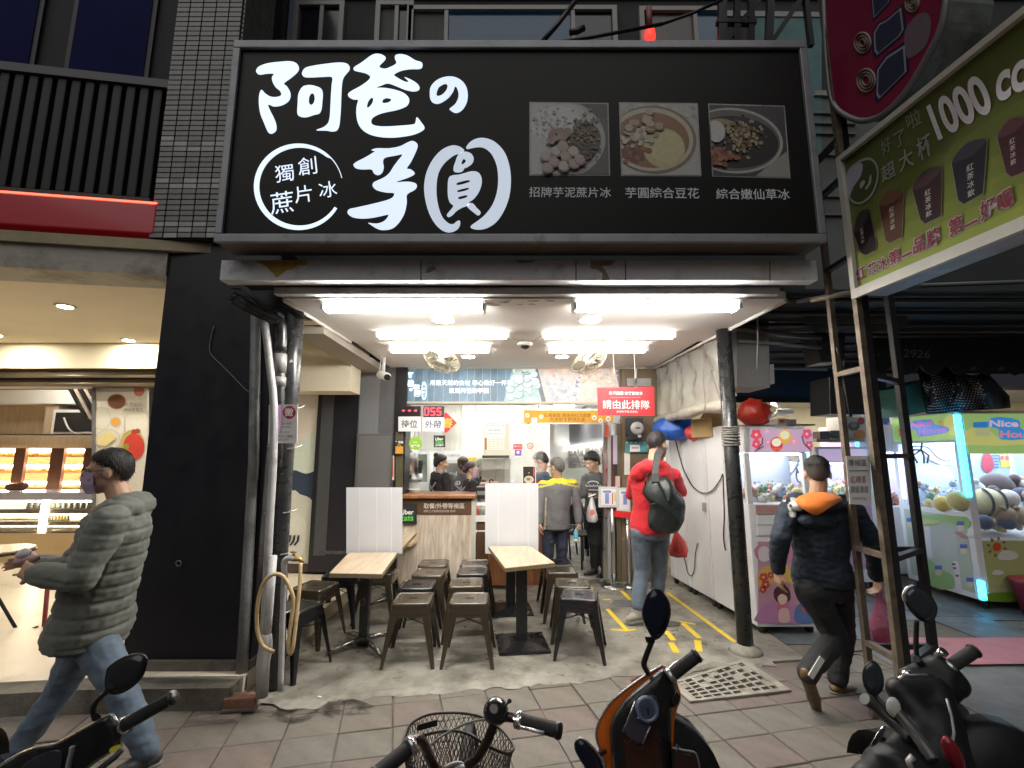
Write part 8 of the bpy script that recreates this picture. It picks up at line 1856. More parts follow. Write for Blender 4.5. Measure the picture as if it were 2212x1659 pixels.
# ---- 3: man in red jacket
Y = 4.7
J = dict(head=P(1419,962,4.72),neck=P(1412,996,4.64),shL=P(1376,1024,4.66),shR=P(1454,1026,4.66),elL=P(1364,1068,4.82),elR=P(1470,1062,4.78),wrL=P(1398,1062,5.02),wrR=P(1432,1060,5.04),pel=P(1404,1140,4.68),
         hipL=P(1386,1150,4.68),hipR=P(1424,1150,4.70),knL=P(1386,1232,4.74),knR=P(1424,1230,4.80),anL=P(1378,1312,4.62),anR=P(1416,1308,4.86),toeL=P(1358,1336,4.62),toeR=P(1428,1334,5.0),hdL=(.3,.8,.3),hdR=(-.3,.8,.3),hnL=(.5,.1,.8),hnR=(-.5,.1,.8),hup=(.28,.35,1))
J['hood']=[(P(1396,1012,4.55),(.12,.07,.075)),(P(1380,1022,4.57),(.09,.07,.08)),(P(1418,1004,4.57),(.09,.06,.05))]
RED = cloth('red_jacket',(.56,.012,.022),.08,.7,.15,200)
rm = person('tall man in a bright red hooded jacket and jeans standing in the queue',(.35,.94),(.62,.70,-.34),J,1.86,.012,SKIN,RED,DENIMD,mat('grey_shoe',(.30,.28,.24),.7,var=.2),(HAIR,.5,.05,-.55,.011,.006),top_kw=dict(disp=folds(.010,(7,7,10),3)),girth=1.05,sleeve_r=1.02,mask=cloth('white_mask',(.62,.62,.62),.03,.7,.05),specs=FRAMEB,curl=(.6,.6),hem=.03,waist_w=.94)
t = thing('smartphone','dark phone held up by the man in red','phone',P(1414,1050,5.08)); b = MB(); b.obox(P(1414,1052,5.10),(.075,.15,.01),Matrix.Rotation(.5,3,'X')); b.build('body',BLACKP,t,bevel=.003)
t = thing('shoulder_bag','large black shoulder bag hanging on the back of the red jacket','bag',P(1432,1210,4.45))
LEA = mat('black_leather',(.014,.018,.018),.38,var=.3,vs=6,bump=.35,bs=16,rvar=.12)
pl =[(1290,352),(1330,380),(1390,362),(1470,450),(1528,530),(1535,640),(1500,722),(1425,758),(1330,750),(1268,690),(1285,565),(1232,462)]
cx,cy = 1395,580; b = MB(); rs =[]
for s,dy in((.12,-.10),(.55,-.085),(.85,-.05),(1.0,0),(.85,.06),(.4,.09)):rs.append([P(*C2(cx+(x-cx)*s,cy+(y-cy)*s),4.47)+V((0,dy,0))for x,y in smooth2(pl,4)])
b.rings(rs); b.v =[p+V((.012*NZ.noise(p*14),.05*NZ.noise(p*7)+.02*NZ.noise(p*19),.012*NZ.noise(p*15)))for p in b.v]; b.build('body',LEA,t)
sv =[((1300,400),(1348,400),4.40),((1303,340),(1346,342),4.41),((1308,270),(1350,280),4.45),((1318,205),(1362,225),4.50),((1332,176),(1372,205),4.56),((1350,165),(1380,190),4.66)]
b = MB(); b.rings([[P(*C2(*l),y),P(*C2(*r),y),P(*C2(*r),y)+V((0,.02,0)),P(*C2(*l),y)+V((0,.02,0))]for l,r,y in sv],smooth=False); b.build('strap',mat('grey_strap',(.075,.08,.08),.7),t)
b = MB(); b.tube([P(*C2(x,y),4.38)for x,y in((1285,560),(1350,545),(1400,540),(1470,470),(1500,500))],.006,5); b.tube([P(*C2(x,y),4.40)for x,y in((1255,420),(1250,380),(1262,350),(1290,345))],.006,5); b.build('seam_cord',LEA,t)
t = thing('red_plastic_bag','small red plastic bag hanging beside the jeans of the man in red','bag',P(1461,1200,4.85)); q = P(*C2(1480,845),4.85); b = MB()
b.lathe([(.012,.16),(.025,.12),(.06,.05),(.085,-.04),(.09,-.09),(.04,-.10)],q,n=18); b.v =[p+V((.035*NZ.noise(p*16),.03*NZ.noise(p*15+V((3,0,0))),.02*NZ.noise(p*14)))for p in b.v]; b.build('bag',mat('red_film',(.62,.05,.05),.25,alpha=.85,var=.25,vs=18),t,flip=False)
b = MB((.7,.3,.28)); b.ell(q+V((0,0,-.05)),(.05,.05,.04)); b.build('contents',GLOSS,t)

# ---- 4: young man in grey shirt
J = dict(head=P(1279,998,6.15),neck=P(1285,1022,6.2),shL=P(1308,1034,6.24),shR=P(1266,1034,6.16),elL=P(1310,1064,6.18),elR=P(1258,1068,6.10),wrL=P(1293,1077,5.98),wrR=P(1240,1076,6.0),pel=P(1287,1112,6.2),
         knL=P(1303,1174,6.16),knR=P(1284,1174,6.10),anL=P(1307,1232,6.18),anR=P(1285,1228,6.22),toeL=P(1292,1246,5.98),toeR=P(1266,1240,6.04),hdL=(-.9,-.4,.1),hdR=(-.9,-.2,-.2),hnL=(-.2,.3,.9),hnR=(0,.2,.9),lat=unit((-.86,-.5,0)),hup=(-.12,-.05,1))
def stripe_col(p):
    d = J4['knL']-p;
    if p.x>0 and abs(p.z-.5)<.42:
        a_ = J4['anL'].lerp(J4['pel']+V((.1,0,0)),min(max((p.z-.1)/.9,0),1)); w =(p.x-a_.x)
        if w>.005 and p.y<a_.y+.03:
            q =(p.y-a_.y)*34
            if abs(math.sin(q))>.55:return(.62,.62,.62)
    return(.014,.014,.016)
J4 = J
gp = person('young man in a grey printed shirt and striped black track pants facing the street',(-.5,-.86),(-.74,-.62,-.26),J,1.68,.010,SKINP,cloth('charcoal_shirt',(.075,.078,.082),.1,.85,.2),CLAT,mat('black_shoe',(.012,.012,.013),.5),(HAIR,.22,-.42,-.80,.026,.010),leg_kw=dict(col=stripe_col),girth=.97,specs=FRAMEB,bare=.12,topname='shirt',curl=(.8,.3))
FT = Frame(P(1285,1055,6.045),(.97,-.24,0),(0,0.06,1)); b = MB((.6,.6,.6));
for y,w,a_ in((.03,.10,.014),(-.02,.06,.006)):b.tube([FT.pt(-.02+w*(q/30-.5)*2,y+a_*math.sin(q*1.7)*(1+.5*math.sin(q*.9)),.002)for q in range(31)],.0035,4)
for k in range(7):b.bar(FT.pt(-.02+.07*math.cos(PI*k/7),.06+.03*math.sin(PI*k/7)),FT.pt(-.02+.07*math.cos(PI*(k+1)/7),.06+.03*math.sin(PI*(k+1)/7)),.012,.002,up=tuple(FT.N))
b.build('shirt_print',PRINT,gp.t)
t = thing('wallet','black and white wallet in the hand of the man in the grey shirt','wallet',P(1279,1072,5.92)); b = MB(); b.obox(P(1279,1072,5.92),(.11,.05,.02),Matrix.Rotation(-.35,3,'Y')); b.build('cover',BLACKP,t); b = MB(); b.obox(P(1279,1070,5.915),(.09,.045,.012),Matrix.Rotation(-.35,3,'Y')); b.build('card',WHITEP,t)
t = thing('white_carrier_bag','white plastic bag hanging from the hand of the man in the grey shirt','bag',P(1279,1124,5.9)); q = P(1279,1106,5.9)
b = MB(); b.lathe([(.012,.18),(.03,.12),(.055,.05),(.07,-.03),(.07,-.09),(.05,-.12)],q,n=16,sx=.9); b.v =[p+V((.02*NZ.noise(p*18),.02*NZ.noise(p*17+V((3,0,0))),0))for p in b.v]; b.build('bag',mat('white_film',(.66,.67,.68),.3,alpha=.9),t,flip=False)
b = MB((.7,.16,.10)); FW_ = FY(q.y-.075); circ(FW_,1279,1107,6,7,0,(.68,.2,.14),14); b.build('print',PRINT,t)

# ---- 5: older man in grey and yellow jacket
J = dict(head=P(1202,1010,5.74),neck=P(1205,1036,5.76),shL=P(1174,1050,5.72),shR=P(1236,1047,5.80),elL=P(1166,1092,5.66),elR=P(1246,1086,5.78),wrL=P(1166,1128,5.6),wrR=P(1250,1128,5.74),pel=P(1198,1132,5.76),
         knL=P(1184,1206,5.74),knR=P(1214,1206,5.78),anL=P(1184,1270,5.78),anR=P(1214,1268,5.82),toeL=P(1178,1264,5.98),toeR=P(1216,1262,6.02),hdL=(0,0,-1),hdR=(.05,-.05,-1),hnL=(1,.1,0),hnR=(-1,.2,0))
def old_col(p):
    n = J5['neck']; d = abs(p.x-n.x);
    if p.z>n.z-.04:return(.68,.56,.03)
    if abs(p.z-(n.z-.03-.22*d))<.010 and d>.05:return(.55,.47,.06)
    if abs(d-.145-.05*(n.z-p.z))<.009 and p.z<n.z-.2 and p.y<n.y:return(.5,.45,.3)
    return(.13,.125,.13)
J5 = J
om = person('older grey haired man in a grey jacket with yellow collar waiting at the counter',(-.12,1),(-.72,.68,-.05),J,1.6,.011,SKIN,CLAT,cloth('dark_indigo',(.022,.028,.05),.2,.85,.3),mat('black_shoe',(.012,.012,.013),.5),(HAIRG,.5,-.08,-.70,.014,.005),top_kw=dict(col=old_col,disp=folds(.009,(8,8,12),9)),girth=1.18,mask=cloth('white_mask',(.62,.62,.62),.03,.7,.05),specs=FRAMEB,sleeve_r=1.15,curl=(.4,.9),waist_w=1.12)
t = thing('blue_bottle','small blue and cream bottle in the hand of the older man','bottle',P(1246,1170,5.72)); q = P(1244,1158,5.70); b = MB((.12,.42,.55)); b.lathe([(.024,-.07),(.027,-.02),(.026,.05),(.012,.07),(.012,.08)],q,n=14); b.build('bottle',GLOSS,t); b = MB((.62,.6,.4)); b.lathe([(.0275,-.065),(.0275,-.03)],q,n=14); b.build('label',GLOSS,t)

# ---- 6: man in dark blue behind him
def stand(u,v,Y,fc,H,arms='down',dx=0):
    """an upright pose with the head centred on a pixel"""
    h = P(u,v,Y); f = unit((fc[0],fc[1],0)); r = f.cross(V((0,0,1))); k = H/1.7; z = lambda d:h+V((0,0,-d*k))-f*.015
    J = dict(head=h,neck=z(.155),shL=z(.195)-r*.175*k,shR=z(.195)+r*.175*k,pel=z(.64))
    for S,s in(('L',-1),('R',1)):
        sh = J['sh'+S]
        if arms=='down':el,wr = sh+V((0,0,-.28*k))+r*s*.04-f*.02,sh+V((0,0,-.50*k))+r*s*.04+f*.06
        elif arms=='work':el,wr = sh+V((0,0,-.27*k))+r*s*.05+f*.03,sh+V((0,0,-.33*k))-r*s*.03+f*.25
        else:el,wr = sh+V((0,0,-.17*k))+r*s*.04+f*.19,sh+V((0,0,-.20*k))-r*s*.02+f*.42
        J['el'+S],J['wr'+S]= el,wr; J['kn'+S]= J['pel']+r*s*.09*k+V((0,0,-.45*k))+f*.01; J['an'+S]= J['pel']+r*s*.09*k+V((0,0,-.85*k)); J['toe'+S]= J['an'+S]+f*.17+V((0,0,-.05))
        if arms!='down':J['hd'+S]= f*1.0+V((0,0,-.1)); J['hn'+S]= V((0,0,-1))
    return J
J = stand(1168,997,6.45,(-.5,.8),1.66); J['hup']=(-.15,.1,1)
person('man in a dark blue jacket looking down behind the older man',(-.5,.85),(-.86,.3,-.42),J,1.66,.011,SKIN,cloth('blue_grey_jacket',(.04,.07,.12),.12,.8,.2),cloth('black_trousers',(.014,.014,.016),.2,.8),mat('black_shoe',(.012,.012,.013),.5),(HAIR,.5,-.1,-.72,.018,.005),girth=1.12,mask=cloth('white_mask',(.62,.62,.62),.03,.7,.05))
t = thing('red_wallet','red folder held in front of the man in the dark blue jacket','folder',P(1153,1050,6.2)); b = MB((.5,.03,.04)); b.obox(P(1154,1046,6.2),(.10,.03,.14)); b.build('cover',GLOSS,t)
# ---- kitchen staff
TEE = cloth('black_tee',(.012,.012,.013),.2,.85,.2); APR = cloth('grey_apron',(.28,.28,.30),.08,.85,.15); BLT = cloth('black_trousers',(.014,.014,.016),.2,.8); SHB = mat('black_shoe',(.012,.012,.013),.5)
def apron(B,c0,c1):
    J,f,r,k = B.J,B.f,B.r,B.k; nk,pl = J['neck'],J['pel']; ch = nk.lerp(pl,.32); g = 1.0
    bk =-f*.142*k
    for S,s in(('L',-1),('R',1)):b = MB(); b.tube([nk+f*.09+r*s*.05+V((0,0,-.04)),J['sh'+S].lerp(nk,.45)+V((0,0,.066)),ch+bk+r*s*.07,nk.lerp(pl,.62)+bk*.98-r*s*.10],.016,6,squash=.35); b.build('apron_strap',APR,B.t)
    b = MB(); rg =[pl+V((0,0,.16))+r*.178*math.cos(a_)*k+f*.14*math.sin(a_)*k for a_ in[q*PI/12 for q in range(24)]]; b.tube(rg,.016,6,True); b.build('apron_belt',APR,B.t)
    b = MB(); arc =[q*PI/12 for q in range(0,13)]
    b.rings([[pl+V((0,0,z))+r*w*math.cos(a_)*k+f*(w*.82)*math.sin(a_)*k for a_ in arc]for z,w in((.17,.18),(.0,.19),(-.3,.20))],closed=False,caps=False); b.rings([[nk.lerp(pl,s_)+r*w*math.cos(a_)*k+f*.150*math.sin(a_)*k for a_ in arc[3:10]]for s_,w in((.18,.13),(.7,.175))],closed=False,caps=False); b.build('apron',APR,B.t,flip=False)
J = stand(953,1000,6.75,(.8,.6),1.60,'work'); J['buns']=[(-.0,-.09,.105,.040),(0,-.07,.09,.03)]
B = person('kitchen worker with a hair bun in black tee and grey apron seen from behind',(.75,.66),(.96,.2,-.12),J,1.6,.010,SKINP,TEE,BLT,SHB,(HAIR,.55,-.25,-.85,.016,.003),girth=1.12,sleeve=.75,topname='tee'); apron(B,0,0)
J = stand(1000,1004,7.15,(.2,.98),1.6,'work'); J['buns']=[(0,-.105,-.05,.035)]
B = person('kitchen worker in a dark grey tee numbered 23 with a brown cap',(.2,.98),(.1,.98,-.1),J,1.6,.010,SKINP,cloth('grey_tee',(.09,.09,.095),.1,.85,.2),BLT,SHB,(HAIRB,.2,-.25,-.8,.014,.003),girth=1.0,sleeve=.8,topname='tee'); apron(B,0,0)
b = MB(); b.ell(J['head']+V((0,-.01,.062)),(.088,.104,.06),n=20,m=10); b.build('cap',cloth('brown_cap',(.07,.045,.03),.1),B.t)
FT = Frame(P(*CK(685,858),6.98),(1,.25,0),(0,0,1)); b = MB((.75,.75,.75)); b.text('23',FT.mat(*FT.xy(FT.px(*CK(685,858)))),h=.055,bold=.03); b.build('number_print',PRINT,B.t)
J = stand(1019,1015,6.62,(.95,.3),1.52,'work'); J['buns']=[(0,-.11,-.02,.042)]
B = person('kitchen worker with a lilac mask and purple brown hair facing right',(.95,.25),(.97,-.12,-.16),J,1.52,.010,SKINP,TEE,BLT,SHB,(mat('plum_hair',(.035,.016,.028),.45,var=.3,vs=40,bump=.4,bs=120),.55,-.2,-.82,.016,.003),girth=1.0,sleeve=.75,topname='tee',mask=MASKL); apron(B,0,0)
J = stand(1040,1010,7.20,(.7,-.7),1.6,'reach')
J['elL']= P(*CK(930,880),6.9); J['wrL']= P(*CK(1030,855),6.75); J['hdL']=(1,-.2,.05); J['elR']= P(*CK(950,900),7.0); J['wrR']= P(*CK(1045,862),6.9); J['hdR']=(1,-.2,.0)
B = person('half hidden kitchen worker in black reaching an arm across the counter',(.6,-.8),(.8,-.5,-.3),J,1.6,.010,SKINP,TEE,BLT,SHB,(HAIR,.4,-.5,-.8,.022,.004),girth=1.0,sleeve=.85,topname='tee',curl=(.7,.7)); apron(B,0,0)
b = MB(); b.tube([P(*CK(1030+18*math.cos(a_),842+16*math.sin(a_)),6.74)for a_ in[q*PI/6 for q in range(12)]],.012,6,True); tag(b.build('hand_whisk',mat('dark_wood_tool',(.06,.015,.01),.4)),'small dark red tool in the reaching hand at the counter','tool')
# ================================================================ PARKED SCOOTERS AND BICYCLE
C5 = crop(900,1440,2.3042); C6 = crop(0,1560,4.608); C7 = crop(2060,1440,3.456)
PBLK = mat('scooter_black',(.012,.012,.013),.33,0,var=.15,vs=14,rvar=.1,bump=.03,bs=200)
PORG = mat('scooter_orange',(.68,.15,.02),.18,0,var=.08,coat=.7)
MIRG = mat('mirror_glass',(.35,.36,.38),.06,1.0)
SILV = mat('silver_trim',(.5,.5,.5),.25,.8,rvar=.1)
def ring_loft(pts,cr,steps,c=None):
    cx = sum(p[0]for p in pts)/len(pts)if c is None else c[0]; cy = sum(p[1]for p in pts)/len(pts)if c is None else c[1]
    return[[P(*cr(cx+(x-cx)*s,cy+(y-cy)*s),Y)for x,y in pts]for s,Y in steps]
def mirror(t,cr,pts,Y,stem,r=.007,glass_side=-1,gl=None):
    sp = smooth2(pts,4); m = MB(); m.rings(ring_loft(sp,cr,((.0,Y+.045),(.6,Y+.035),(.9,Y+.02),(1,Y+.005),(1,Y-.004),(.93,Y-.008)))); mo = m.build('mirror',PBLK,t)
    g_ = MB(); g_.rings(ring_loft(sp,cr,((.90,Y-.0085),(.90,Y-.011),(.5,Y-.012)))); g_.build('glass',gl or MIRG,mo)
    s_ = MB(); s_.tube(smooth2([tuple(P(*cr(x,y),yy))for x,y,yy in stem],4,False),r,8); s_.build('stalk',BLACKM,mo)
    return mo
def grip(t,cr,a_,b_,r,end=True):
    p,q = P(*cr(a_[0],a_[1]),a_[2]),P(*cr(b_[0],b_[1]),b_[2]); d = q-p
    b = MB(); N_ = 26; b.tube([p+d*k/N_ for k in range(N_+1)],[r*(1+.05*(k % 2))for k in range(N_+1)],12); g_ = b.build('grip',RUBBER,t)
    b = MB(); b.lathe([(r*1.15,0),(r*1.2,.006),(r*1.05,.012),(.002,.013)],q-d.normalized()*.002,ax=d,n=14); b.build('end_cap',BLACKM,g_)
    b = MB(); b.lathe([(r*1.25,-.012),(r*1.3,0),(r*1.1,.004)],p,ax=d,n=14); b.build('collar',SILV,g_)
    return p,q
TYRE =[(.14,-.05),(.22,-.045),(.245,-.02),(.25,0),(.245,.02),(.22,.045),(.14,.05)]
def under(t,x,y,m,wheel=True,yaw=0.0):
    """wheels, fender, shield, floor, seat and tail of a scooter whose front axle stands at (x, y)"""
    R0 = Matrix.Translation((x,y,0))@ Matrix.Rotation(yaw,4,'Z')@ Matrix.Translation((-x,-y,0))
    def fin(b,*a_,**k_):b.v =[R0 @ p for p in b.v]; return b.build(*a_,**k_)
    for k,yy in enumerate((y,y-1.25)):
        if k or wheel:b = MB(); b.lathe(TYRE,(x,yy,.25),ax=(1,0,0),n=32); w = fin(b,'wheel',RUBBER,t); b = MB(); b.lathe([(.03,-.04),(.14,-.03),(.14,.03),(.03,.04)],(x,yy,.25),ax=(1,0,0),n=24); fin(b,'rim',GREYM,w)
    def hoop(p,rx,rz,tl=0):return[V((x+rx*math.cos(a_),y+p[0]+tl*math.sin(a_),p[1]+rz*math.sin(a_)))for a_ in[q*PI/10 for q in range(20)]]
    b = MB(); b.rings([[V((x+.075*c,y+(.275+.02*abs(c))*math.cos(a_),.25+(.275-.02*abs(c))*math.sin(a_)))for c in(-1,-.5,0,.5,1)]for a_ in[.2+q*PI/14 for q in range(12)]],closed=False,caps=False); fin(b,'fender',m,t)
    b = MB(); b.tube([(x,y,.25),(x,y-.12,.55),(x,y-.24,.74)],.03,8); b.tube([(x-.08,y,.25),(x-.07,y-.14,.55)],.02,6); b.tube([(x+.08,y,.25),(x+.07,y-.14,.55)],.02,6); fin(b,'fork',BLACKM,t)
    b = MB(); b.rings([hoop((-.34,.60),.10,.10),hoop((-.30,.55),.20,.22,-.02),hoop((-.36,.52),.21,.24,-.03),hoop((-.40,.50),.12,.12)]); fin(b,'lower_shield',PBLK if m is PORG else m,t)
    b = MB(); b.box(x-.15,x+.15,y-.85,y-.36,.27,.34); fin(b,'floorboard',PBLK,t,bevel=.02)
    b = MB(); b.rings([hoop((-.80,.48),.10,.16),hoop((-.86,.50),.15,.2),hoop((-1.1,.55),.17,.17),hoop((-1.4,.60),.13,.10),hoop((-1.55,.63),.05,.04)]); fin(b,'body',m,t)
    b = MB(); b.rings([hoop((-.74,.70),.06,.03),hoop((-.78,.71),.12,.045),hoop((-1.05,.73),.15,.05),hoop((-1.38,.75),.12,.05),hoop((-1.48,.75),.05,.03)]); fin(b,'seat',mat('seat_vinyl',(.012,.012,.012),.5,bump=.1,bs=150),t)
    b = MB(); b.ell((x,y-1.56,.62),(.07,.025,.04)); fin(b,'tail_lamp',mat('red_lens',(.16,.012,.02),.2),t)
    b = MB(); b.tube([(x+.12,y-.9,.24),(x+.15,y-1.2,.25),(x+.15,y-1.5,.30)],[.025,.04,.045],10); fin(b,'muffler',GREYM,t)
# ---- orange and black scooter
osc = thing('scooter','orange and black scooter parked facing the shop beside the bicycle','scooter',P(*C5(1650,1106),1.55)*V((1,1,0)).x if False else(.55,1.6,0))
inner =[(1737,532),(1650,600),(1560,675),(1500,740),(1455,810),(1437,880),(1440,950),(1448,1040),(1470,1180),(1530,1400),(1640,1450),(1760,1440),(1830,1300),(1800,1120),(1793,980),(1797,820),(1812,752),(1838,702),(1824,650),(1798,590),(1765,545)]
ip = smooth2(inner,3)
b = MB(); b.rings(ring_loft(ip,C5,((.55,1.478),(.80,1.482),(.93,1.492),(.985,1.512),(1.0,1.54),(1.0,1.60)),(1630,900))); b.build('inner_panel',PBLK,osc)
outer =[(1742,516),(1700,534),(1640,578),(1560,636),(1490,688),(1430,752),(1385,830),(1364,900),(1370,960),(1392,1010),(1412,1080),(1440,1200),(1520,1430),(1640,1480),(1770,1460),(1845,1310),(1815,1110),(1808,970),(1812,830),(1830,760),(1850,704),(1834,640),(1805,580),(1772,530)]
op = smooth2(outer,3)
b = MB(); b.rings(ring_loft(op,C5,((.985,1.548),(1.0,1.556),(1.01,1.60),(.98,1.68),(.88,1.78),(.6,1.86),(.2,1.88)),(1630,900))); b.build('front_shell',PORG,osc)
b = MB(); b.tube([P(*C5(x,y),1.548)for x,y in smooth2([(1742,514),(1640,574),(1490,684),(1430,748),(1383,828),(1360,900),(1368,962),(1390,1012),(1412,1085),(1440,1200)],4,False)],.0035,6); b.build('chrome_edge',SILV,osc)
side =[(1800,985),(1860,1000),(1930,1012),(1950,1050),(1962,1110),(1960,1300),(1900,1420),(1800,1420)]
b = MB(); b.rings(ring_loft(smooth2(side,3),C5,((.8,1.45),(.97,1.46),(1.0,1.48),(1,1.62)))); b.build('pocket',PBLK,osc)
b = MB(); b.tube([P(*C5(x,y),1.455)for x,y in smooth2([(1800,990),(1860,1003),(1925,1016),(1946,1052),(1955,1110)],4,False)],.003,6); b.build('pocket_edge',GREYM,osc)
panel =[(1590,730),(1640,695),(1700,690),(1728,760),(1712,830),(1680,850),(1625,975),(1520,900),(1545,830)]
b = MB(); b.rings(ring_loft(smooth2(panel,3),C5,((.9,1.462),(1.0,1.466),(1.02,1.49)))); b.build('key_panel',mat('key_panel_grey',(.035,.042,.06),.3,var=.2,vs=20),osc)
q = P(*C5(1652,765),1.460); b = MB(); b.lathe([(.034,0),(.033,.008),(.026,.010),(.022,.004)],q,ax=(0,-1,.2),n=24); kr = b.build('key_ring',mat('key_ring_blue',(.16,.20,.30),.3,.4),osc)
b = MB(); b.cyl(q+V((0,-.004,0)),.020,.008,ax=(0,-1,.2),n=18); b.build('lock',mat('lock_blue',(.06,.075,.12),.25,.3),kr); b = MB(); b.obox(q+V((0,-.014,.001)),(.004,.004,.016)); b.build('slot',BLACKP,kr)
b = MB(); b.tube([P(*C5(1585,720),1.468),P(*C5(1545,820),1.468),P(*C5(1510,900),1.470)],.0022,5); b.tube([P(*C5(1672,865),1.462),P(*C5(1628,965),1.462)],.0025,5); b.tube([P(*C5(1595,815),1.46),P(*C5(1660,835),1.458),P(*C5(1718,800),1.46)],.0025,5); b.build('panel_trim',SILV,osc)
b = MB(); b.rings(ring_loft([(1825,660),(1850,690),(1835,740),(1800,760),(1790,720)],C5,((.8,1.47),(1,1.48),(1,1.52)))); b.build('switch_box',PBLK,osc)
grip(osc,C5,(1795,570,1.50),(1935,462,1.50),.0175)
b = MB(); b.tube([P(*C5(1780,548),1.53),P(*C5(1795,520),1.55),P(*C5(1812,505),1.56),P(*C5(1880,470),1.58)],.005,6); b.build('brake_lever',SILV,osc)
b = MB(); b.bar(P(*C5(1700,640),1.54),P(*C5(1800,568),1.50),.03,.03); b.build('bar_cover',PBLK,osc,bevel=.008)
mirror(osc,C5,[(1692,68),(1735,82),(1775,135),(1791,195),(1782,262),(1752,330),(1712,366),(1680,352),(1642,280),(1624,215),(1640,140),(1662,95)],1.46,((1690,350,1.475),(1668,410,1.49),(1645,470,1.50),(1636,515,1.51),(1660,560,1.53)),.0085,gl=mat('mirror_dark',(.012,.014,.03),.12,.2))
b = MB(); b.rings(ring_loft([(1640,350),(1690,355),(1700,385),(1650,385)],C5,((1,1.468),(1,1.50)))); b.build('mirror_clamp',PBLK,osc)
mirror(osc,C5,[(1262,935),(1300,950),(1350,1000),(1392,1060),(1410,1130),(1385,1170),(1330,1150),(1280,1080),(1240,1010),(1235,960)],1.40,((1350,1040,1.43),(1390,1020,1.50),(1410,1010,1.55)),.007,gl=mat('mirror_dark',(.012,.014,.03),.12,.2))
b = MB(); b.tube([P(*C5(x,y),1.392)for x,y in smooth2([(1262,933),(1300,948),(1350,998),(1392,1058),(1412,1130)],3,False)],.003,6); b.build('mirror_rim',SILV,osc)
b = MB(); b.rings(ring_loft([(1555,608),(1600,575),(1650,560),(1640,585),(1590,620)],C5,((1,1.60),(1,1.64)))); b.build('windscreen_edge',mat('plate_grey',(.25,.26,.26),.3,.4),osc)
wy,wx = 2.0,P(*C5(1600,900),1.9).x
b = MB(); b.lathe([(.14,-.05),(.22,-.045),(.245,-.02),(.25,0),(.245,.02),(.22,.045),(.14,.05)],(wx,wy,.25),ax=(1,0,0),n=32); wh = b.build('wheel',RUBBER,osc); b = MB(); b.lathe([(.03,-.04),(.14,-.03),(.14,.03),(.03,.04)],(wx,wy,.25),ax=(1,0,0),n=24); b.build('rim',GREYM,wh)
b = MB(); b.tube([(wx,wy-.2,.75),(wx-.08,wy,.25)],.025,8); b.tube([(wx,wy-.2,.75),(wx+.08,wy,.25)],.025,8); b.build('fork',BLACKM,osc)
under(osc,wx,2.0,PORG,False)

# ---- bicycle with a wire basket
bi = thing('bicycle','bicycle with a black wire basket, bell and curved handlebar in the foreground','bicycle',(-.1,1.55,0))
BRN = mat('bar_brown',(.055,.04,.035),.28,.7,rvar=.1,var=.2,vs=20)
rim =[(245,965,1.68),(262,905,1.74),(300,845,1.78),(400,797,1.82),(540,787,1.83),(660,800,1.82),(740,832,1.80),(830,900,1.75),(886,985,1.68),(850,1020,1.62),(780,1000,1.585),(700,955,1.57),(620,908,1.57),(520,890,1.57),(400,908,1.58),(310,940,1.60),(258,975,1.63)]
rp =[P(*C5(x,y),yy)for x,y,yy in rim]; rp =[V(p)for p in smooth2([tuple(p)for p in rp],4)]
cen = sum(rp,V())/len(rp); base =[cen+(p-cen)*.70+V((0,-.01,-.26))for p in rp]
for p in base:p.z = cen.z-.27+(p.z-cen.z+.27)*.15
WIRE = mat('wire_black',(.03,.028,.027),.4,.3)
def at(s,t_):n = len(rp); x =(s % 1)*n; i = int(x)% n; f = x-int(x); a_,c_ = rp[i].lerp(rp[(i+1)% n],f),base[i].lerp(base[(i+1)% n],f); return a_.lerp(c_,t_)
b = MB()
for k in range(74):
    for sg in(-1,1):b.tube([at(k/74+sg*.105*t_,t_)for t_ in(0,.25,.5,.75,1)],.0013,4,caps=False)
for t_ in(.33,.66):b.tube([at(k/40,t_)for k in range(40)],.0016,4,True)
b.build('wire_mesh',WIRE,bi,kind='stuff')
b = MB(); b.tube(rp,.0045,8,True); b.build('basket_rim',WIRE,bi)
b = MB(); b.tube(base,.003,6,True); b.build('basket_base_ring',WIRE,bi)
b = MB();
for k in range(14):x =-.13+k*.02; b.tube([cen+V((x,-.09,-.268)),cen+V((x,.09,-.268))],.0016,4)
b.build('basket_floor',WIRE,bi,kind='stuff')
b = MB(); b.bar(P(*C5(328,875),1.775),P(*C5(445,843),1.80),.020,.004,up=(0,1,0)); b.build('plate',BLACKP,bi)
b = MB(); b.tube(smooth2([tuple(P(*C5(x,y),yy))for x,y,yy in((500,1190,1.36),(560,1125,1.36),(610,1098,1.36),(680,1040,1.35),(730,960,1.33),(765,870,1.32),(795,822,1.32),(850,808,1.31),(930,830,1.30))],4,False),.0125,10); b.tube(smooth2([tuple(P(*C5(x,y),yy))for x,y,yy in((500,1190,1.36),(455,1140,1.36),(430,1100,1.36),(395,1040,1.34),(370,975,1.31),(345,942,1.29),(310,948,1.27),(282,985,1.25))],4,False),.0125,10); b.build('handlebar',BRN,bi)
grip(bi,C5,(925,832,1.30),(1135,888,1.26),.0165); grip(bi,C5,(282,990,1.25),(90,1150,1.18),.0175)
b = MB(); b.tube([P(*C5(905,812),1.29),P(*C5(915,860),1.29)],.012,8); b.build('lever_clamp',SILV,bi)
b = MB(); b.tube([P(*C5(905,850),1.285),P(*C5(930,872),1.25),P(*C5(1060,905),1.22)],.004,6); b.build('brake_lever',SILV,bi); b = MB(); b.tube([P(*C5(270,965),1.26),P(*C5(300,940),1.30)],.013,8); b.build('lever_clamp',SILV,bi)
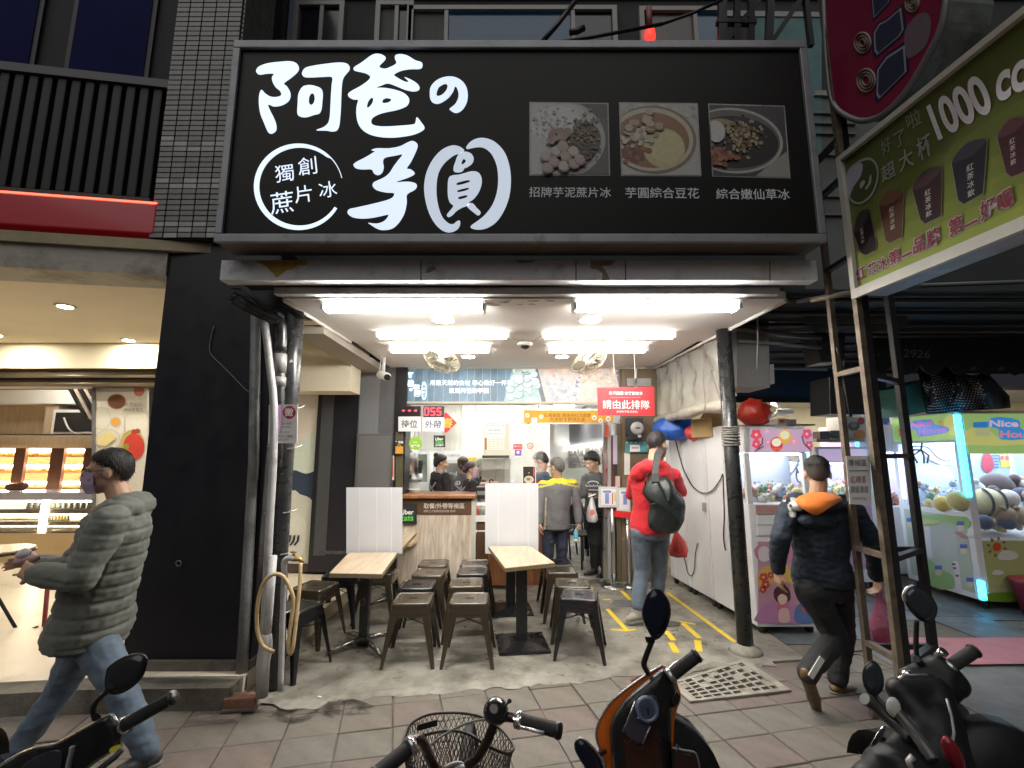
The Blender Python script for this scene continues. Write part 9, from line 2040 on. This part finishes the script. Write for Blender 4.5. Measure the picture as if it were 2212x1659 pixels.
q = P(*C5(783,778),1.31); b = MB(); b.lathe([(.031,-.012),(.033,0),(.030,.013),(.020,.023),(.004,.027)],q,ax=(.3,-.45,.85),n=24); be = b.build('bell',mat('bell_black',(.014,.014,.015),.18,0,coat=.5),bi); b = MB(); b.tube([q+V((.02,-.01,.012)),q+V((.034,-.01,.028))],.003,5); b.ell(q+V((.035,-.01,.029)),.006); b.build('bell_lever',BLACKM,be); b = MB(); b.tube([q+V((0,0,-.012)),P(*C5(800,825),1.32)],.009,8); b.build('bell_mount',BLACKM,be)
b = MB(); b.tube(smooth2([tuple(P(*C5(x,y),yy))for x,y,yy in((330,1060,1.5),(420,960,1.52),(545,880,1.5),(640,840,1.42),(740,822,1.33))],4,False),.0035,6); b.build('brake_cable',mat('cable_grey',(.3,.3,.3),.35,.4),bi)
b = MB(); b.tube(smooth2([tuple(P(*C5(x,y),yy))for x,y,yy in((480,1110,1.33),(560,1080,1.35),(620,1100,1.36),(660,1085,1.36))],4,False),.006,6); b.ell(P(*C5(565,1110),1.35),(.022,.016,.012)); b.build('stem_clamp',GREYM,bi)
hx = P(*C5(520,1190),1.36); b = MB(); b.tube([hx,hx+V((.005,.1,-.32))],.018,10); b.build('head_tube',BRN,bi)
wc = V((hx.x+.01,1.72,.33)); b = MB(); b.tube([wc+V((0,.315*math.cos(a_),.315*math.sin(a_)))for a_ in[k*PI/20 for k in range(40)]],.018,8,True); wh = b.build('wheel',RUBBER,bi); b = MB(); b.tube([wc+V((0,.295*math.cos(a_),.295*math.sin(a_)))for a_ in[k*PI/20 for k in range(40)]],.01,6,True); b.build('rim',SILV,wh)
b = MB()
for k in range(28):a_ = k*2*PI/28; b.tube([wc+V((.02*(-1)**k,0,0)),wc+V((0,.29*math.cos(a_),.29*math.sin(a_)))],.0012,4)
b.build('spokes',SILV,wh,kind='stuff')
b = MB()
for s in(-.05,.05):b.tube([hx+V((.005,.1,-.32)),hx+V((s,.14,-.4)),wc+V((s,0,0))],.011,8)
b.build('fork',BRN,bi); bb_,sd_,ra = V((hx.x,.93,.28)),V((hx.x,.78,.80)),V((hx.x,.55,.33))
b = MB(); b.tube([hx+V((.005,.08,-.25)),bb_],.017,8); b.tube([bb_,sd_],.015,8); b.tube([hx+V((.005,.06,-.16)),bb_.lerp(sd_,.45)],.015,8)
for s in(-.06,.06):b.tube([bb_,ra+V((s,0,0))],.009,6); b.tube([bb_.lerp(sd_,.75),ra+V((s,0,0))],.008,6)
b.build('frame',BRN,bi)
b = MB(); b.rings([[sd_+V((w*math.cos(a_),dy,.04+.03*math.sin(a_)))for a_ in[k*PI/8 for k in range(16)]]for dy,w in((.13,.02),(.05,.035),(-.06,.09),(-.12,.08),(-.14,.03))]); b.build('saddle',RUBBER,bi)
b = MB(); b.tube([ra+V((0,.315*math.cos(a_),.315*math.sin(a_)))for a_ in[k*PI/20 for k in range(40)]],.018,8,True); wr_ = b.build('wheel',RUBBER,bi); b = MB(); b.tube([ra+V((0,.295*math.cos(a_),.295*math.sin(a_)))for a_ in[k*PI/20 for k in range(40)]],.01,6,True); b.build('rim',SILV,wr_)
b = MB(); b.cyl(bb_+V((.04,0,0)),.08,.006,ax=(1,0,0)); b.tube([bb_+V((.06,0,0)),bb_+V((.07,.1,-.13))],.009,6); b.obox(bb_+V((.11,.1,-.13)),(.09,.06,.02)); b.tube([bb_-V((.06,0,0)),bb_+V((-.07,-.1,.13))],.009,6); b.obox(bb_+V((-.11,-.1,.13)),(.09,.06,.02)); b.build('crank',GREYM,bi)

# ---- black scooter at the lower left corner
ls = thing('scooter','black scooter with silver trimmed cowl at the lower left corner','scooter',(-1.4,1.5,0))
cowl =[(-300,1850),(0,1655),(200,1490),(450,1395),(640,1362),(1000,1165),(1270,1022),(1325,1060),(1400,1185),(1412,1400),(1260,1500),(1030,1660),(800,1900),(200,2100)]
b = MB(); b.rings(ring_loft(smooth2(cowl,3),C6,((.82,1.43),(.95,1.44),(1.0,1.47),(1.0,1.58),(.8,1.66)),(700,1600))); b.build('cowl',PBLK,ls)
b = MB(); b.tube([P(*C6(x,y),1.445)for x,y in smooth2([(-150,1780),(10,1640),(210,1520),(450,1430),(640,1395),(800,1330),(1000,1215),(1270,1065)],4,False)],.0065,8); b.build('trim_strip',SILV,ls)
b = MB(); b.tube([P(*C6(x,y),1.43)for x,y in smooth2([(845,1400),(840,1460),(815,1560),(790,1700),(780,1850)],4,False)],.012,8,squash=.5); b.build('trim_post',mat('grey_trim',(.3,.3,.29),.4),ls)
b = MB(); b.rings(ring_loft(smooth2([(230,1640),(500,1480),(720,1450),(700,1700),(500,1900),(200,1900)],3),C6,((.9,1.425),(1,1.435)))); b.build('visor',mat('smoky_visor',(.03,.033,.04),.12,coat=.5),ls)
p,q = grip(ls,C6,(1430,1165,1.46),(1975,855,1.46),.0175)
b = MB(); b.bar(P(*C6(1255,1260),1.48),p,.05,.05); b.build('bar_cover',PBLK,ls,bevel=.012)
b = MB(); b.tube([P(*C6(1300,1050),1.43),P(*C6(1345,1120),1.43),P(*C6(1370,1180),1.43)],.004,6); b.build('edge_trim',SILV,ls)
b = MB((.62,.55,.08)); b.rings(ring_loft(smooth2([(1262,1440),(1330,1400),(1390,1388),(1390,1420),(1330,1470),(1270,1490)],2),C6,((1,1.424),(1,1.432)))); b.build('sticker',GLOSS,ls)
b = MB(); b.tube([P(*C6(1410,1440),1.43),P(*C6(1330,1530),1.42),P(*C6(1140,1680),1.40)],.008,6); b.build('cable',CABLE,ls)
mirror(ls,C6,[(1250,490),(1400,385),(1590,335),(1685,368),(1702,450),(1645,610),(1500,750),(1350,815),(1235,790),(1203,680),(1218,560)],1.40,((1240,775,1.42),(1150,850,1.44),(1085,940,1.46),(1080,1020,1.48),(1100,1100,1.5)),.008,gl=mat('mirror_dull',(.045,.045,.047),.2,.5))
b = MB(); b.rings(ring_loft(smooth2([(1060,1040),(1130,1030),(1170,1090),(1080,1120)],2),C6,((1,1.46),(1,1.52)))); b.build('mirror_boot',PBLK,ls)
under(ls,-2.15,1.96,PBLK,True,.45)

# ---- black scooter at the lower right
rs_ = thing('scooter','black scooter with two round mirrors beside the steel stand','scooter',(1.65,1.75,0))
Yr = 1.70
b = MB()
def cp(a_,ra,c_,rc):b.cap(P(*C7(a_[0],a_[1]),a_[2]),ra,P(*C7(c_[0],c_[1]),c_[2]),rc,n=14)
cp((740,880,1.72),.035,(1000,830,1.72),.05); cp((1000,820,1.72),.05,(1120,930,1.70),.045); cp((1080,900,1.70),.05,(1160,970,1.68),.03); cp((860,900,1.72),.05,(1010,970,1.70),.055)
PBLD = mat('worn_black',(.008,.008,.009),.5,var=.2,vs=14,spec=.3)
fuse(b,.009,4,PBLD,'handlebar_cover',rs_)
b = MB(); cp((650,990,1.66),.04,(930,1010,1.68),.055); cp((640,1000,1.66),.035,(930,1330,1.60),.055); cp((930,1010,1.68),.06,(1010,1330,1.62),.065); cp((960,1300,1.62),.075,(1010,1650,1.55),.08); cp((880,1380,1.6),.06,(700,1620,1.54),.06); cp((700,1640,1.52),.06,(400,1790,1.45),.05); cp((1020,1600,1.55),.08,(900,1900,1.5),.1); cp((640,1760,1.5),.09,(900,1850,1.5),.1)
fuse(b,.010,5,PBLD,'leg_shield',rs_)
b = MB(); b.tube([P(*C7(x,y),yy)for x,y,yy in smooth2([(600,1130,1.58),(640,1190,1.56),(760,1330,1.52),(860,1470,1.48),(950,1600,1.45)],4,False)],.017,8); b.build('ridge',mat('satin_black',(.05,.05,.05),.22),rs_)
b = MB(); q = P(*C7(600,1135),1.56); b.ell(q,(.022,.012,.03)); b.build('indicator_lens',mat('pale_lens',(.5,.5,.47),.15),rs_)
b = MB(); b.tube([P(*C7(x,y),yy)for x,y,yy in smooth2([(350,1060,1.60),(450,1130,1.60),(560,1230,1.58),(640,1300,1.56),(760,1400,1.52)],4,False)],.018,8); b.build('left_bar',mat('bar_grey',(.045,.045,.045),.35),rs_)
b = MB(); b.rings(ring_loft(smooth2([(500,1300),(540,1320),(450,1460),(400,1470),(420,1420)],2),C7,((.8,1.47),(1,1.475),(1,1.50)))); b.build('chrome_plate',CHROME,rs_)
grip(rs_,C7,(1090,785,1.70),(1290,650,1.70),.0195)
mirror(rs_,C7,[(690,165),(720,105),(780,82),(860,112),(935,180),(983,275),(965,358),(905,402),(825,382),(745,305),(700,230)],1.68,((800,385,1.70),(795,500,1.71),(795,600,1.71),(805,690,1.72),(870,800,1.73)),.0075,gl=mat('mirror_blue',(.06,.07,.08),.15,.5))
b = MB(); b.tube([P(*C7(x,y),1.672)for x,y in smooth2([(700,215),(690,165),(720,105),(780,82)],4,False)],.006,6); b.build('mirror_rim',SILV,rs_)
mirror(rs_,C7,[(395,735),(440,735),(490,790),(520,890),(505,990),(440,1035),(380,1010),(340,940),(328,850),(350,775)],1.62,((440,1020,1.63),(480,1080,1.62),(560,1150,1.6)),.008,gl=mat('mirror_blue',(.06,.07,.08),.15,.5))
b = MB(); b.tube([P(*C7(800,715),1.70),P(*C7(830,750),1.71),P(*C7(880,800),1.72)],.012,8); b.build('mirror_boot',PBLK,rs_)
b = MB(); q = P(*C7(720,845),1.68); b.ell(q,(.018,.012,.012)); q = P(*C7(985,690),1.72); b.cyl(q,.014,.03,ax=(.2,-.5,.6)); b.build('chrome_knob',CHROME,rs_)
b = MB(); b.tube([P(*C7(900,860),1.66),P(*C7(700,860),1.64),P(*C7(640,890),1.62)],.005,6); b.build('brake_lever',SILV,rs_)
b = MB(); b.ell(P(*C7(1115,1540),1.44),(.022,.02,.05),Matrix.Rotation(-.35,3,'Y')); b.build('tail_lens',mat('red_lens',(.16,.012,.02),.2),rs_)
b = MB(); b.tube([P(*C7(1060,1060),1.56),P(*C7(1100,1200),1.54),P(*C7(1125,1350),1.52),P(*C7(1110,1480),1.5)],.004,6); b.build('edge_trim',GREYM,rs_)
b = MB(); b.tube([P(*C7(770,1560),1.38),P(*C7(730,1600),1.38),P(*C7(760,1680),1.37)],.008,6); b.build('cable_loop',mat('cable_grey',(.3,.3,.3),.35,.4),rs_)
under(rs_,1.53,1.96,PBLD,True,-.05)

bpy.data.scenes.remove(SCRATCH)
